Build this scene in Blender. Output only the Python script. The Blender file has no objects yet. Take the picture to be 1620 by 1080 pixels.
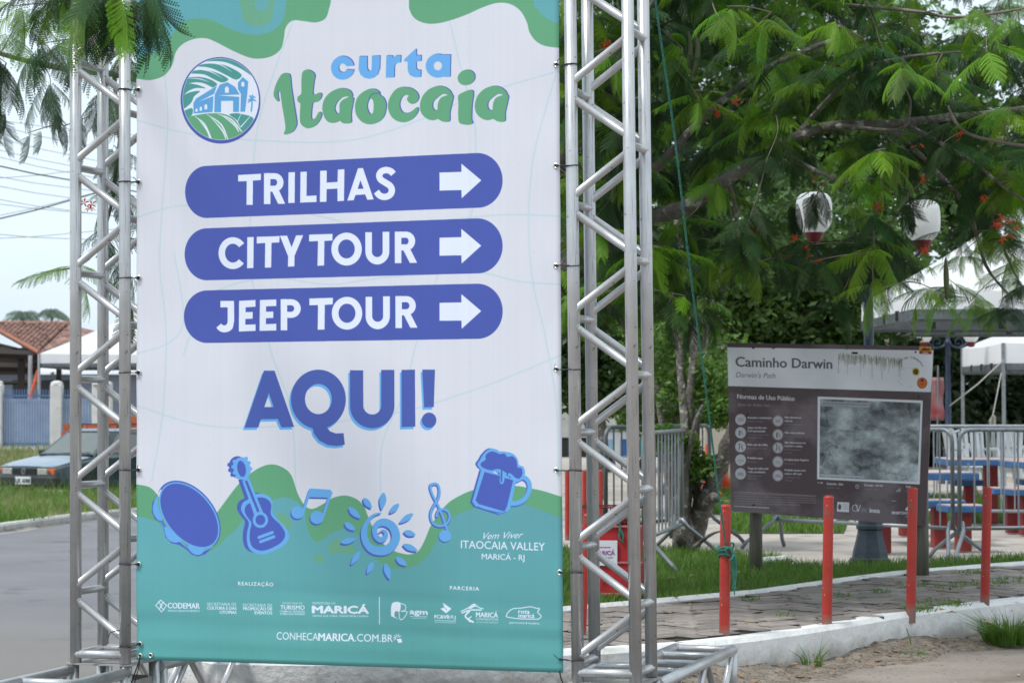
import bpy, bmesh, math, random
import numpy as np
from mathutils import Vector, Matrix, Euler

scene = bpy.context.scene
COL = scene.collection
random.seed(7)
rng = np.random.default_rng(11)
R = math.radians

# ------------------------------------------------------------------ camera
CAM_H = 1.39
F_PX = 3500.0                      # focal length in photograph pixels (1620 wide)
PITCH = math.atan((642 - 540) / F_PX)
ROLL = -0.0015
cam_d = bpy.data.cameras.new('camera')
cam_d.sensor_width = 36.0
cam_d.lens = F_PX / 1620 * 36.0
cam_d.clip_start = 0.1
cam_d.clip_end = 3000
cam_d.dof.use_dof = True
cam_d.dof.focus_distance = 9.3
cam_d.dof.aperture_fstop = 8.0
cam = bpy.data.objects.new('camera', cam_d)
COL.objects.link(cam)
cam_rot = Matrix.Rotation(math.pi / 2 + PITCH, 3, 'X') @ Matrix.Rotation(ROLL, 3, 'Z')
cam.matrix_world = Matrix.Translation((0, 0, CAM_H)) @ cam_rot.to_4x4()
scene.camera = cam

# ------------------------------------------------------------------ world and sun
SUN_EL, SUN_AZ = R(60), R(-58)      # azimuth measured from behind the camera, to its left
world = bpy.data.worlds.new('World')
scene.world = world
world.use_nodes = True
wn, wl = world.node_tree.nodes, world.node_tree.links
wn.clear()
w_out = wn.new('ShaderNodeOutputWorld')
w_bg = wn.new('ShaderNodeBackground')
w_sky = wn.new('ShaderNodeTexSky')
w_sky.sky_type = 'NISHITA'
w_sky.sun_disc = False
w_sky.sun_elevation = SUN_EL
w_sky.sun_rotation = R(180) + SUN_AZ
w_sky.air_density = 1.0
w_sky.dust_density = 3.0
w_sky.ozone_density = 1.5
w_hsv = wn.new('ShaderNodeHueSaturation')          # thin bright overcast washes the blue out
w_hsv.inputs['Saturation'].default_value = 0.45
w_hsv.inputs['Value'].default_value = 1.0
w_bg.inputs['Strength'].default_value = 0.15
w_tc = wn.new('ShaderNodeTexCoord')
w_mp = wn.new('ShaderNodeMapping'); w_mp.inputs['Scale'].default_value = (1, 1, 4)
w_nz = wn.new('ShaderNodeTexNoise'); w_nz.inputs['Scale'].default_value = 2.2; w_nz.inputs['Detail'].default_value = 6
w_rp = wn.new('ShaderNodeValToRGB')
w_rp.color_ramp.elements[0].position = 0.42; w_rp.color_ramp.elements[0].color = (0.80, 0.80, 0.80, 1)
w_rp.color_ramp.elements[1].position = 0.62; w_rp.color_ramp.elements[1].color = (0.98, 0.98, 0.98, 1)
w_mx = wn.new('ShaderNodeMixRGB'); w_mx.inputs['Color2'].default_value = (5.9, 6.9, 7.7, 1)   # cloud layer
wl.new(w_tc.outputs['Generated'], w_mp.inputs['Vector'])
wl.new(w_mp.outputs['Vector'], w_nz.inputs['Vector'])
wl.new(w_nz.outputs['Fac'], w_rp.inputs['Fac'])
wl.new(w_sky.outputs['Color'], w_hsv.inputs['Color'])
wl.new(w_rp.outputs['Color'], w_mx.inputs['Fac'])
wl.new(w_hsv.outputs['Color'], w_mx.inputs['Color1'])
wl.new(w_mx.outputs['Color'], w_bg.inputs['Color'])
wl.new(w_bg.outputs['Background'], w_out.inputs['Surface'])

sun_d = bpy.data.lights.new('sun', 'SUN')
sun_d.energy = 2.7
sun_d.angle = R(11)
sun_d.color = (1.0, 0.975, 0.95)
sun = bpy.data.objects.new('sun', sun_d)
COL.objects.link(sun)
# direction towards the sun
sdir = Vector((math.sin(SUN_AZ) * math.cos(SUN_EL), -math.cos(SUN_AZ) * math.cos(SUN_EL), math.sin(SUN_EL)))
sun.rotation_euler = sdir.to_track_quat('Z', 'Y').to_euler()
sun.location = sdir * 40

scene.view_settings.view_transform = 'Standard'
scene.view_settings.look = 'None'
scene.view_settings.gamma = 1.0
scene.view_settings.exposure = 0.05
scene.view_settings.use_curve_mapping = False
scene.render.engine = 'CYCLES'
scene.cycles.use_adaptive_sampling = True
scene.cycles.max_bounces = 6
scene.cycles.transparent_max_bounces = 8

# ------------------------------------------------------------------ survey helpers: where a sight line meets the place
CR = np.array(cam_rot)
C0 = np.array([0, 0, CAM_H])
def ray(px, py):
    d = CR @ np.array([(px - 810) / F_PX, (540 - py) / F_PX, -1.0])
    return d
def at(px, py, Y):
    d = ray(px, py); return Vector(C0 + d * (Y / d[1]))
def gnd(px, py, z=0.0):
    d = ray(px, py); return Vector(C0 + d * ((z - CAM_H) / d[2]))

# ------------------------------------------------------------------ scene helpers
def tag(o, label=None, cat=None, group=None, kind=None):
    if label: o['label'] = label
    if cat: o['category'] = cat
    if group: o['group'] = group
    if kind: o['kind'] = kind
    return o
def empty(name, loc, rz=0.0, label=None, cat=None, group=None):
    o = bpy.data.objects.new(name, None); COL.objects.link(o)
    o.location = loc; o.rotation_euler = (0, 0, rz); o.empty_display_size = 0.2
    return tag(o, label, cat, group)
def link(name, me, m=None, parent=None, smooth=False):
    if m is not None:
        me.materials.clear(); me.materials.append(m)
    if smooth:
        me.polygons.foreach_set('use_smooth', [True] * len(me.polygons))
    o = bpy.data.objects.new(name, me); COL.objects.link(o)
    if parent is not None: o.parent = parent
    return o
def meshdata(name, V, F):
    me = bpy.data.meshes.new(name); me.from_pydata([tuple(v) for v in V], [], F); me.update(); return me
class MB:
    """collects primitives into one mesh"""
    def __init__(s): s.V = []; s.F = []
    def add(s, V, F):
        n = len(s.V); s.V += [tuple(v) for v in V]; s.F += [tuple(i + n for i in f) for f in F]; return s
    def box(s, c, size, rz=0.0, M=None, bev=0.0):
        hx, hy, hz = [a / 2 for a in size]
        if bev > 0:
            b = bev
            V = []
            for z, k in ((-hz, 1), (-hz + b, 0), (hz - b, 0), (hz, 1)):
                e = b * k
                V += [(-hx + b, -hy + e, z), (hx - b, -hy + e, z), (hx - e, -hy + b, z), (hx - e, hy - b, z),
                      (hx - b, hy - e, z), (-hx + b, hy - e, z), (-hx + e, hy - b, z), (-hx + e, -hy + b, z)]
            F = [tuple(range(7, -1, -1)), tuple(range(24, 32))]
            for r in range(3):
                for i in range(8):
                    j = (i + 1) % 8
                    F.append((r * 8 + i, r * 8 + j, r * 8 + 8 + j, r * 8 + 8 + i))
        else:
            V = [(-hx, -hy, -hz), (hx, -hy, -hz), (hx, hy, -hz), (-hx, hy, -hz), (-hx, -hy, hz), (hx, -hy, hz), (hx, hy, hz), (-hx, hy, hz)]
            F = [(3, 2, 1, 0), (4, 5, 6, 7), (0, 1, 5, 4), (1, 2, 6, 5), (2, 3, 7, 6), (3, 0, 4, 7)]
        c = Vector(c)
        if M is None: M = Matrix.Rotation(rz, 3, 'Z')
        return s.add([c + M @ Vector(v) for v in V], F)
    def tube(s, pts, r, n=12, cap=True, closed=False):
        pts = [Vector(p) for p in pts]
        rs = r if isinstance(r, (list, tuple)) else [r] * len(pts)
        N = len(pts); V = []; F = []
        prev = None
        for i, p in enumerate(pts):
            if closed: t = pts[(i + 1) % N] - pts[i - 1]
            else: t = pts[min(i + 1, N - 1)] - pts[max(i - 1, 0)]
            if t.length < 1e-9: t = Vector((0, 0, 1))
            t.normalize()
            if prev is None:
                a = Vector((0, 0, 1)) if abs(t.z) < 0.9 else Vector((1, 0, 0))
                u = t.cross(a).normalized()
            else:
                u = (prev - t * prev.dot(t)).normalized()
            prev = u; w = t.cross(u)
            for k in range(n):
                a = 2 * math.pi * k / n
                V.append(p + (u * math.cos(a) + w * math.sin(a)) * rs[i])
        for i in range(N if closed else N - 1):
            for k in range(n):
                k2 = (k + 1) % n; i2 = (i + 1) % N
                F.append((i * n + k, i * n + k2, i2 * n + k2, i2 * n + k))
        if cap and not closed:
            F.append(tuple(range(n - 1, -1, -1))); F.append(tuple((N - 1) * n + k for k in range(n)))
        return s.add(V, F)
    def lathe(s, prof, c=(0, 0, 0), n=16):
        V = []; F = []; c = Vector(c)
        for (r, z) in prof:
            for k in range(n):
                a = 2 * math.pi * (k + 0.5) / n
                V.append(c + Vector((r * math.cos(a), r * math.sin(a), z)))
        for i in range(len(prof) - 1):
            for k in range(n):
                k2 = (k + 1) % n
                F.append((i * n + k, i * n + k2, (i + 1) * n + k2, (i + 1) * n + k))
        F.append(tuple(range(n - 1, -1, -1))); F.append(tuple((len(prof) - 1) * n + k for k in range(n)))
        return s.add(V, F)
    def mesh(s, name): return meshdata(name, s.V, s.F)
    def build(s, name, m, parent=None, smooth=False):
        return link(name, s.mesh(name), m, parent, smooth)
def auto_smooth(o, ang=35):
    me = o.data
    me.polygons.foreach_set('use_smooth', [True] * len(me.polygons))
    bm = bmesh.new(); bm.from_mesh(me)
    lim = R(ang)
    for e in bm.edges:
        if len(e.link_faces) == 2 and e.calc_face_angle(0) > lim: e.smooth = False
    bm.to_mesh(me); bm.free(); return o
def copy_tree(o, parent=None):
    c = o.copy(); COL.objects.link(c); c.parent = parent
    for ch in list(o.children): copy_tree(ch, c)
    return c
def catmull(pts, k=6, closed=True):
    P = np.array(pts, float); n = len(P); out = []
    rngi = range(n) if closed else range(n - 1)
    for i in rngi:
        if closed: p0, p1, p2, p3 = P[i - 1], P[i], P[(i + 1) % n], P[(i + 2) % n]
        else: p0, p1, p2, p3 = P[max(i - 1, 0)], P[i], P[i + 1], P[min(i + 2, n - 1)]
        for t in np.arange(k) / k:
            out.append(0.5 * ((2 * p1) + (-p0 + p2) * t + (2 * p0 - 5 * p1 + 4 * p2 - p3) * t * t + (-p0 + 3 * p1 - 3 * p2 + p3) * t ** 3))
    if not closed: out.append(P[-1])
    return np.array(out)

# ------------------------------------------------------------------ materials
def lin(c):
    c = np.array(c, float) / 255.0
    return tuple(np.where(c <= 0.04045, c / 12.92, ((c + 0.055) / 1.055) ** 2.4))
MATS = {}
def mat(name, col, rough=0.6, metal=0.0, var=0.12, scale=6.0, bump=0.0, bscale=60.0, col2=None, spec=0.5,
        trans=0.0, speck=None, stain=None, coords='Object', detail=6, stretch=None, coat=0.0, rvar=0.1):
    """principled material with noise-driven colour variation, roughness variation and fine relief"""
    m = bpy.data.materials.new(name); m.use_nodes = True
    nt = m.node_tree; N, L = nt.nodes, nt.links
    N.clear()
    out = N.new('ShaderNodeOutputMaterial'); b = N.new('ShaderNodeBsdfPrincipled')
    tc = N.new('ShaderNodeTexCoord')
    src = tc.outputs[coords]
    if stretch:
        mp = N.new('ShaderNodeMapping'); mp.inputs['Scale'].default_value = stretch
        L.new(src, mp.inputs['Vector']); src = mp.outputs['Vector']
    nz = N.new('ShaderNodeTexNoise'); nz.inputs['Scale'].default_value = scale; nz.inputs['Detail'].default_value = detail
    nz.inputs['Roughness'].default_value = 0.6
    L.new(src, nz.inputs['Vector'])
    rp = N.new('ShaderNodeValToRGB')
    c = np.array(col[:3]); c2 = np.array(col2[:3]) if col2 is not None else None
    if c2 is None: lo, hi = c * (1 - var), np.minimum(c * (1 + var), 1)
    else: lo, hi = c, c2
    rp.color_ramp.elements[0].position = 0.32; rp.color_ramp.elements[0].color = (*lo, 1)
    rp.color_ramp.elements[1].position = 0.68; rp.color_ramp.elements[1].color = (*hi, 1)
    L.new(nz.outputs['Fac'], rp.inputs['Fac'])
    cur = rp.outputs['Color']
    for sp in ([speck] if speck else []) + (stain if isinstance(stain, list) else [stain] if stain else []):
        scol, sscale, lo_, hi_ = sp
        n2 = N.new('ShaderNodeTexNoise'); n2.inputs['Scale'].default_value = sscale; n2.inputs['Detail'].default_value = 8
        L.new(src, n2.inputs['Vector'])
        r2 = N.new('ShaderNodeValToRGB'); r2.color_ramp.elements[0].position = lo_; r2.color_ramp.elements[1].position = hi_
        L.new(n2.outputs['Fac'], r2.inputs['Fac'])
        mx = N.new('ShaderNodeMixRGB'); mx.inputs['Color2'].default_value = (*scol, 1)
        L.new(r2.outputs['Color'], mx.inputs['Fac']); L.new(cur, mx.inputs['Color1']); cur = mx.outputs['Color']
    oi = N.new('ShaderNodeObjectInfo')
    L.new(cur, b.inputs['Base Color'])
    mr = N.new('ShaderNodeMapRange'); mr.inputs['To Min'].default_value = max(rough - rvar, 0.03); mr.inputs['To Max'].default_value = min(rough + rvar, 1)
    L.new(nz.outputs['Fac'], mr.inputs['Value']); L.new(mr.outputs['Result'], b.inputs['Roughness'])
    b.inputs['Metallic'].default_value = metal
    b.inputs['Specular IOR Level'].default_value = spec
    b.inputs['Coat Weight'].default_value = coat
    if bump > 0:
        n3 = N.new('ShaderNodeTexNoise'); n3.inputs['Scale'].default_value = bscale; n3.inputs['Detail'].default_value = 5
        L.new(src, n3.inputs['Vector'])
        bp = N.new('ShaderNodeBump'); bp.inputs['Strength'].default_value = bump; bp.inputs['Distance'].default_value = 0.02
        L.new(n3.outputs['Fac'], bp.inputs['Height']); L.new(bp.outputs['Normal'], b.inputs['Normal'])
    surf = b.outputs['BSDF']
    if trans > 0:
        t = N.new('ShaderNodeBsdfTranslucent'); L.new(cur, t.inputs['Color'])
        ms = N.new('ShaderNodeMixShader'); ms.inputs['Fac'].default_value = trans
        L.new(surf, ms.inputs[1]); L.new(t.outputs['BSDF'], ms.inputs[2]); surf = ms.outputs['Shader']
    L.new(surf, out.inputs['Surface'])
    MATS[name] = m
    return m
def vary_by_object(m, amount=0.25, hue=0.0):
    """small brightness shift from one object to the next"""
    N, L = m.node_tree.nodes, m.node_tree.links
    b = next(n for n in N if n.type == 'BSDF_PRINCIPLED')
    lk = b.inputs['Base Color'].links[0]; src = lk.from_socket
    dst = [l.to_socket for l in src.links]
    oi = N.new('ShaderNodeObjectInfo'); mr = N.new('ShaderNodeMapRange')
    mr.inputs['To Min'].default_value = 1 - amount; mr.inputs['To Max'].default_value = 1 + amount
    hs = N.new('ShaderNodeHueSaturation')
    L.new(oi.outputs['Random'], mr.inputs['Value']); L.new(mr.outputs['Result'], hs.inputs['Value'])
    if hue:
        m2 = N.new('ShaderNodeMapRange'); m2.inputs['To Min'].default_value = 0.5 - hue; m2.inputs['To Max'].default_value = 0.5 + hue
        wn_ = N.new('ShaderNodeTexWhiteNoise'); wn_.noise_dimensions = '1D'
        L.new(oi.outputs['Random'], wn_.inputs['W']); L.new(wn_.outputs['Value'], m2.inputs['Value']); L.new(m2.outputs['Result'], hs.inputs['Hue'])
    L.new(src, hs.inputs['Color'])
    for d in dst: L.new(hs.outputs['Color'], d)
    return m
# ================================================================== flat print: drawn here as polygons, strokes and lettering
class Canvas:
    """a small anti-aliased painter; x right, y down, units are texels"""
    def __init__(s, w, h, bg):
        s.w, s.h = int(w), int(h); s.A = np.empty((s.h, s.w, 3), np.float32); s.A[:] = bg
    def mask_polys(s, polys, SS=4):
        """non-zero winding fill of several closed loops -> coverage in a local box"""
        allp = np.vstack(polys)
        x0 = max(int(math.floor(allp[:, 0].min())) - 1, 0); x1 = min(int(math.ceil(allp[:, 0].max())) + 2, s.w)
        y0 = max(int(math.floor(allp[:, 1].min())) - 1, 0); y1 = min(int(math.ceil(allp[:, 1].max())) + 2, s.h)
        if x1 <= x0 or y1 <= y0: return None
        W, H = (x1 - x0) * SS, (y1 - y0) * SS
        acc = np.zeros((H, W + 1), np.int16)
        for P in polys:
            P = (np.asarray(P, float) - (x0, y0)) * SS
            Q = np.roll(P, -1, 0)
            for (ax, ay), (bx, by) in zip(P, Q):
                if ay == by: continue
                sg = 1 if by > ay else -1
                ya, yb = (ay, by) if by > ay else (by, ay)
                r0 = max(int(math.ceil(ya - 0.5)), 0); r1 = min(int(math.ceil(yb - 0.5)), H)
                if r1 <= r0: continue
                rows = np.arange(r0, r1)
                xs = ax + (rows + 0.5 - ay) * (bx - ax) / (by - ay)
                xi = np.clip(np.ceil(xs - 0.5).astype(int), 0, W)
                np.add.at(acc, (rows, xi), sg)
        m = (np.cumsum(acc[:, :W], 1) != 0).astype(np.float32)
        m = m.reshape(y1 - y0, SS, x1 - x0, SS).mean((1, 3))
        return m, (x0, y0, x1, y1)
    def blend(s, m, box, col, op=1.0):
        x0, y0, x1, y1 = box
        a = (m * op)[..., None]
        s.A[y0:y1, x0:x1] = s.A[y0:y1, x0:x1] * (1 - a) + np.array(col, np.float32) * a
    def poly(s, polys, col, op=1.0, SS=4):
        r = s.mask_polys(polys, SS)
        if r: s.blend(r[0], r[1], col, op)
    def stroke(s, pts, w, col, op=1.0, soft=0.5):
        """round polyline; w may be one width per point"""
        P = np.asarray(pts, float); Wd = np.full(len(P), w, float) if np.isscalar(w) else np.asarray(w, float)
        mx = Wd.max() / 2 + 2
        x0 = max(int(P[:, 0].min() - mx), 0); x1 = min(int(P[:, 0].max() + mx) + 1, s.w)
        y0 = max(int(P[:, 1].min() - mx), 0); y1 = min(int(P[:, 1].max() + mx) + 1, s.h)
        if x1 <= x0 or y1 <= y0: return
        D = np.full((y1 - y0, x1 - x0), 1e9, np.float32)
        for i in range(len(P) - 1):
            a, b = P[i], P[i + 1]; r = max(Wd[i], Wd[i + 1]) / 2 + 2
            bx0 = max(int(min(a[0], b[0]) - r), x0); bx1 = min(int(max(a[0], b[0]) + r) + 1, x1)
            by0 = max(int(min(a[1], b[1]) - r), y0); by1 = min(int(max(a[1], b[1]) + r) + 1, y1)
            if bx1 <= bx0 or by1 <= by0: continue
            Y, X = np.mgrid[by0:by1, bx0:bx1]; X = X + 0.5; Y = Y + 0.5
            d = b - a; L2 = max(d @ d, 1e-9)
            t = np.clip(((X - a[0]) * d[0] + (Y - a[1]) * d[1]) / L2, 0, 1)
            q = np.hypot(X - a[0] - t * d[0], Y - a[1] - t * d[1]) - (Wd[i] + (Wd[i + 1] - Wd[i]) * t) / 2
            sl = D[by0 - y0:by1 - y0, bx0 - x0:bx1 - x0]; np.minimum(sl, q, out=sl)
        s.blend(np.clip(0.5 - D, 0, 1), (x0, y0, x1, y1), col, op)
    def image(s, name):
        im = bpy.data.images.new(name, s.w, s.h, alpha=False, float_buffer=False)
        px = np.ones((s.h, s.w, 4), np.float32)
        px[..., :3] = s.A[::-1]
        im.colorspace_settings.name = 'sRGB'
        im.pixels.foreach_set(px.ravel()); im.update(); im.pack()
        return im

_tc = {}
def glyphs(text, bold=0.0, shear=0.0, spacing=1.0):
    """triangles of a line of lettering in Blender's own built-in face, baseline at 0, cap height 1"""
    key = (text, bold, shear, spacing)
    if key in _tc: return _tc[key]
    cu = bpy.data.curves.new('t', 'FONT'); cu.body = text; cu.size = 1; cu.offset = bold; cu.shear = shear
    cu.space_character = spacing; cu.resolution_u = 3
    o = bpy.data.objects.new('t', cu); COL.objects.link(o)
    dg = bpy.context.evaluated_depsgraph_get(); me = bpy.data.meshes.new_from_object(o.evaluated_get(dg))
    me.calc_loop_triangles()
    V = np.array([v.co[:2] for v in me.vertices]).reshape(-1, 2)
    T = [tuple(t.vertices) for t in me.loop_triangles]
    bpy.data.objects.remove(o); bpy.data.curves.remove(cu); bpy.data.meshes.remove(me)
    _tc[key] = (V, T); return V, T
CAP = 0.73
def lettering(cv, fn, text, x0, y0, x1, y1, h, col, bold=0.0, shear=0.0, spacing=1.0, op=1.0, SS=4):
    """fit a line between (x0,y0) and (x1,y1) (its baseline, in drawing units); h is the cap height; fn maps drawing units to texels"""
    V, T = glyphs(text, 0.0, shear, spacing)
    if not len(V): return
    mn, mxx = V[:, 0].min(), V[:, 0].max()
    t = (V[:, 0] - mn) / (mxx - mn)
    X = x0 + (x1 - x0) * t; Y = y0 + (y1 - y0) * t - V[:, 1] / CAP * h
    polys = []
    b_ = bold * h * 1.4
    for sx, sy in (((0, 0),) if b_ == 0 else ((-b_, 0), (b_, 0), (0, -b_ * .6), (0, b_ * .6), (0, 0))):
      Q = fn(np.stack([X + sx, Y + sy], 1))
      for a, b, c in T:
        tri = Q[[a, b, c]]
        ar = (tri[1, 0] - tri[0, 0]) * (tri[2, 1] - tri[0, 1]) - (tri[2, 0] - tri[0, 0]) * (tri[1, 1] - tri[0, 1])
        if ar < 0: tri = tri[::-1]
        polys.append(tri)
    cv.poly(polys, col, op, SS)
def S(*c): return np.array(c, np.float32) / 255.0
def ell(cx, cy, rx, ry, rot=0.0, n=48, a0=0, a1=360):
    a = np.radians(np.linspace(a0, a1, n, endpoint=(a1 - a0 < 360)))
    x, y = rx * np.cos(a), ry * np.sin(a); r = math.radians(rot)
    return np.stack([cx + x * math.cos(r) - y * math.sin(r), cy + x * math.sin(r) + y * math.cos(r)], 1)
def butt(pts, w):
    """open stroke with square ends as a polygon"""
    P = np.asarray(pts, float); t = np.gradient(P, axis=0); t /= np.linalg.norm(t, axis=1)[:, None]
    n = np.stack([-t[:, 1], t[:, 0]], 1) * w / 2
    return np.vstack([P + n, (P - n)[::-1]])

# ---- the banner: its plane, and where the survey says its print stands on it
TH = R(18.6)
BU = Vector((math.cos(TH), -math.sin(TH), 0))        # along the banner, to the right and nearer
BN = Vector((-math.sin(TH), -math.cos(TH), 0))       # its front
B0 = at(908, 643, 8.82)
def plane_hit(px, py, off=0.0):
    d = ray(px, py); n = np.array(BN); p0 = np.array(B0) + n * off
    return C0 + d * (((p0 - C0) @ n) / (d @ n))
def to_uv(P):
    out = np.empty((len(P), 2))
    for i, (x, y) in enumerate(np.asarray(P, float)):
        q = plane_hit(x, y) - np.array(B0); out[i] = (q @ np.array(BU), q[2] + B0.z)
    return out
_c = to_uv([(215.8, 1043), (891.8, 1063), (215.8, 140), (883.6, 0)])
U0, U1 = _c[0, 0], (_c[1, 0] + _c[3, 0]) / 2
ZB = (_c[0, 1] + _c[1, 1]) / 2; ZT = 3.36
TPM = 560.0                                          # texels per metre
TW, TH_ = int((U1 - U0) * TPM), int((ZT - ZB) * TPM)
def P(pts):
    q = to_uv(pts)
    return np.stack([(q[:, 0] - U0) * TPM, (ZT - q[:, 1]) * TPM], 1)
KPX = TPM / 354.0                                    # texels per drawing unit
def Z(sc, ox, oy):
    return lambda pts: np.asarray(pts, float) / sc + (ox, oy)

def draw_banner():
    WHT, BLU, LBL = S(222, 223, 232), S(76, 92, 176), S(108, 176, 236)
    GRN, TEA, PUR, INK = S(102, 168, 128), S(98, 172, 176), S(78, 92, 176), S(232, 238, 252)
    cv = Canvas(TW, TH_, WHT)
    def poly(polys, col, sm=0, holes=False, **k):
        if not isinstance(polys, list): polys = [polys]
        ps = [catmull(p, sm) if sm else np.asarray(p, float) for p in polys]
        if holes:
            sa = lambda q: np.sum(q[:, 0] * np.roll(q[:, 1], -1) - np.roll(q[:, 0], -1) * q[:, 1])
            ps = [q if (sa(q) > 0) == (i == 0) else q[::-1] for i, q in enumerate(ps)]
        cv.poly([P(p) for p in ps], col, **k)
    def stroke(p, w, col, sm=4, **k):
        q = np.asarray(p, float); W = np.asarray(w, float) if not np.isscalar(w) else None
        if sm:
            if W is not None:
                q3 = catmull(np.c_[q, W], sm, False); q, W = q3[:, :2], q3[:, 2]
            else: q = catmull(q, sm, False)
        cv.stroke(P(q), (W if W is not None else w) * KPX, col, **k)
    # faint contour lines
    FA = S(196, 216, 226)
    for ln in ([(261, 120), (265, 185), (262, 252), (256, 330), (252, 420), (262, 520), (258, 640), (240, 760)],
               [(466, 30), (441, 93), (411, 185), (402, 250), (396, 350), (400, 450), (430, 560), (460, 650), (468, 770)],
               [(215, 190), (300, 212), (400, 222), (540, 224), (640, 200), (760, 150), (886, 112)],
               [(712, 34), (730, 110), (752, 200), (750, 300), (744, 345), (700, 420), (660, 540), (640, 620), (605, 700), (602, 800)],
               [(878, 120), (855, 200), (842, 260), (836, 345), (842, 440), (864, 540), (880, 640), (884, 760)],
               [(213, 345), (290, 325), (420, 330), (520, 345), (600, 370), (700, 350), (800, 340), (888, 342)],
               [(213, 640), (300, 668), (380, 676), (520, 668), (640, 650), (740, 620), (820, 590), (890, 560)],
               [(290, 560), (330, 470), (420, 440), (520, 450), (600, 440), (745, 430), (820, 445), (888, 450)],
               [(213, 560), (270, 540), (290, 500), (275, 400)]):
        stroke(ln, 2.6, FA, 5, op=0.75)
    # hills at the foot
    wave = [(200, 764), (220, 766), (236, 770), (247, 780), (262, 802), (285, 822), (312, 832), (335, 820), (341, 812), (375, 767), (396, 748), (415, 737),
            (432, 734), (449, 740), (461, 752), (470, 778), (477, 792), (484, 801), (495, 804), (510, 797), (526, 787), (544, 783), (558, 786),
            (568, 792), (576, 802), (581, 815), (588, 831), (598, 848), (609, 862), (624, 871), (643, 876), (656, 874), (664, 868), (672, 853),
            (681, 832), (692, 815), (705, 799), (719, 788), (747, 775), (780, 769), (817, 768), (841, 772), (860, 776), (892, 786), (900, 788)]
    wc = catmull(wave, 6, False)
    cv.poly([P(np.vstack([wc, [(900, 1090), (200, 1090)]]))], GRN)
    teal = [(200, 817), (214, 816), (239, 821), (262, 835), (300, 872), (328, 872), (346, 861), (356, 851), (371, 838), (385, 820), (405, 800), (432, 790), (451, 786),
            (470, 793), (482, 810), (486, 835), (497, 855), (510, 853), (520, 845), (535, 838), (550, 836), (563, 842), (578, 860), (592, 880), (612, 895),
            (631, 899), (650, 896), (665, 889), (678, 876), (687, 861), (697, 845), (713, 821), (726, 812), (742, 806), (775, 798), (825, 797),
            (846, 803), (860, 808), (893, 820), (900, 824)]
    tc_ = catmull(teal, 6, False)
    r = cv.mask_polys([P(np.vstack([tc_, [(900, 1090), (200, 1090)]]))])
    m, (x0, y0, x1, y1) = r
    gy = np.linspace(0, 1, y1 - y0)[:, None, None]; gx = np.linspace(0, 1, x1 - x0)[None, :, None]
    # the print itself fades from a bluer to a greener teal
    g = (S(104, 174, 184) * (1 - gy) + S(96, 172, 170) * gy) * (1 - 0.05 * gx)
    a = m[..., None]; cv.A[y0:y1, x0:x1] = cv.A[y0:y1, x0:x1] * (1 - a) + g * a
    SPT = S(112, 172, 132)
    poly(np.array([(520, 862), (530, 853), (545, 853), (556, 860), (562, 872), (552, 876), (540, 872), (526, 876), (518, 870)]), SPT, 5, op=0.8)
    poly(ell(505, 882, 7.5, 7.5), SPT, op=0.8)
    poly(np.array([(440, 812), (448, 812), (458, 820), (460, 832), (450, 842), (442, 836)]), SPT, 5, op=0.8)
    # coast shapes at the head
    tl = [(205, 121), (215, 124), (237, 127), (259, 120), (272, 104), (278, 83), (289, 70), (307, 62), (326, 61), (344, 68), (367, 80), (393, 91), (411, 93),
          (430, 89), (444, 78), (449, 61), (452, 44), (463, 33), (481, 34), (500, 36), (515, 30), (521, 15), (524, 0), (524, -30), (530, -110)]
    cv.poly([P(np.vstack([catmull(tl, 6, False), [(205, -110)]]))], GRN)
    ti = [(205, 96), (225, 90), (245, 84), (262, 72), (272, 56), (283, 41), (300, 31), (322, 30), (341, 35), (363, 46), (389, 54), (411, 55), (433, 48), (447, 33), (453, 0), (456, -110)]
    cv.poly([P(np.vstack([catmull(ti, 6, False), [(205, -110)]]))], S(100, 172, 190), op=0.85)
    poly(np.array([(383, -20), (383, 26), (393, 38), (410, 42), (425, 37), (431, 25), (431, -20)]), SPT, 5, op=0.8)
    poly(np.array([(404, -20), (404, 10), (414, 18), (424, 10), (424, -20)]), S(100, 172, 190), 5, op=0.7)
    tr = [(646, -110), (648, 0), (649, 16), (657, 30), (673, 37.5), (692, 38), (716, 32), (740, 23), (764, 12), (787, 5), (807, 7), (823, 18), (833, 36),
          (837, 51), (847, 65), (862, 73), (884, 76), (900, 77)]
    cv.poly([P(np.vstack([catmull(tr, 6, False), [(900, -110)]]))], GRN)
    cv.poly([P(np.vstack([catmull([(838, -110), (843, 0), (850, 15), (862, 28), (884, 38), (900, 40)], 6, False), [(900, -110)]]))], S(100, 172, 190), op=0.8)
    # emblem
    z = Z(5.4, 270, 60)
    poly(ell(348.7, 159, 63.2, 68.4, -4), PUR)
    poly(ell(349, 157.2, 60.6, 64.8, -4), INK)
    inner = ell(349, 157.2, 60.0, 64.2, -4)
    saved = cv.A.copy()
    TG, BB, GG = S(80, 156, 150), S(100, 168, 222), S(102, 168, 128)
    for p in ([(300, 200), (450, 160), (570, 185), (680, 250), (740, 320), (770, 430), (715, 350), (640, 290), (560, 245), (470, 210), (390, 200)],
              [(280, 225), (400, 222), (500, 250), (605, 315), (560, 358), (480, 322), (380, 272), (300, 250), (230, 246)],
              [(180, 285), (300, 275), (420, 310), (492, 355), (440, 382), (360, 350), (280, 312), (150, 304)],
              [(130, 345), (250, 335), (350, 362), (402, 405), (370, 428), (290, 392), (220, 380), (120, 390)],
              [(100, 400), (210, 398), (300, 432), (210, 430), (130, 470), (90, 530)],
              [(90, 520), (150, 470), (250, 455), (200, 500), (170, 560), (80, 620)],
              [(90, 640), (180, 600), (180, 660), (110, 680)],
              [(500, 655), (560, 645), (600, 650), (700, 680), (690, 740), (620, 800), (590, 750), (560, 700)]):
        poly(z(p), TG, 4)
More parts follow.
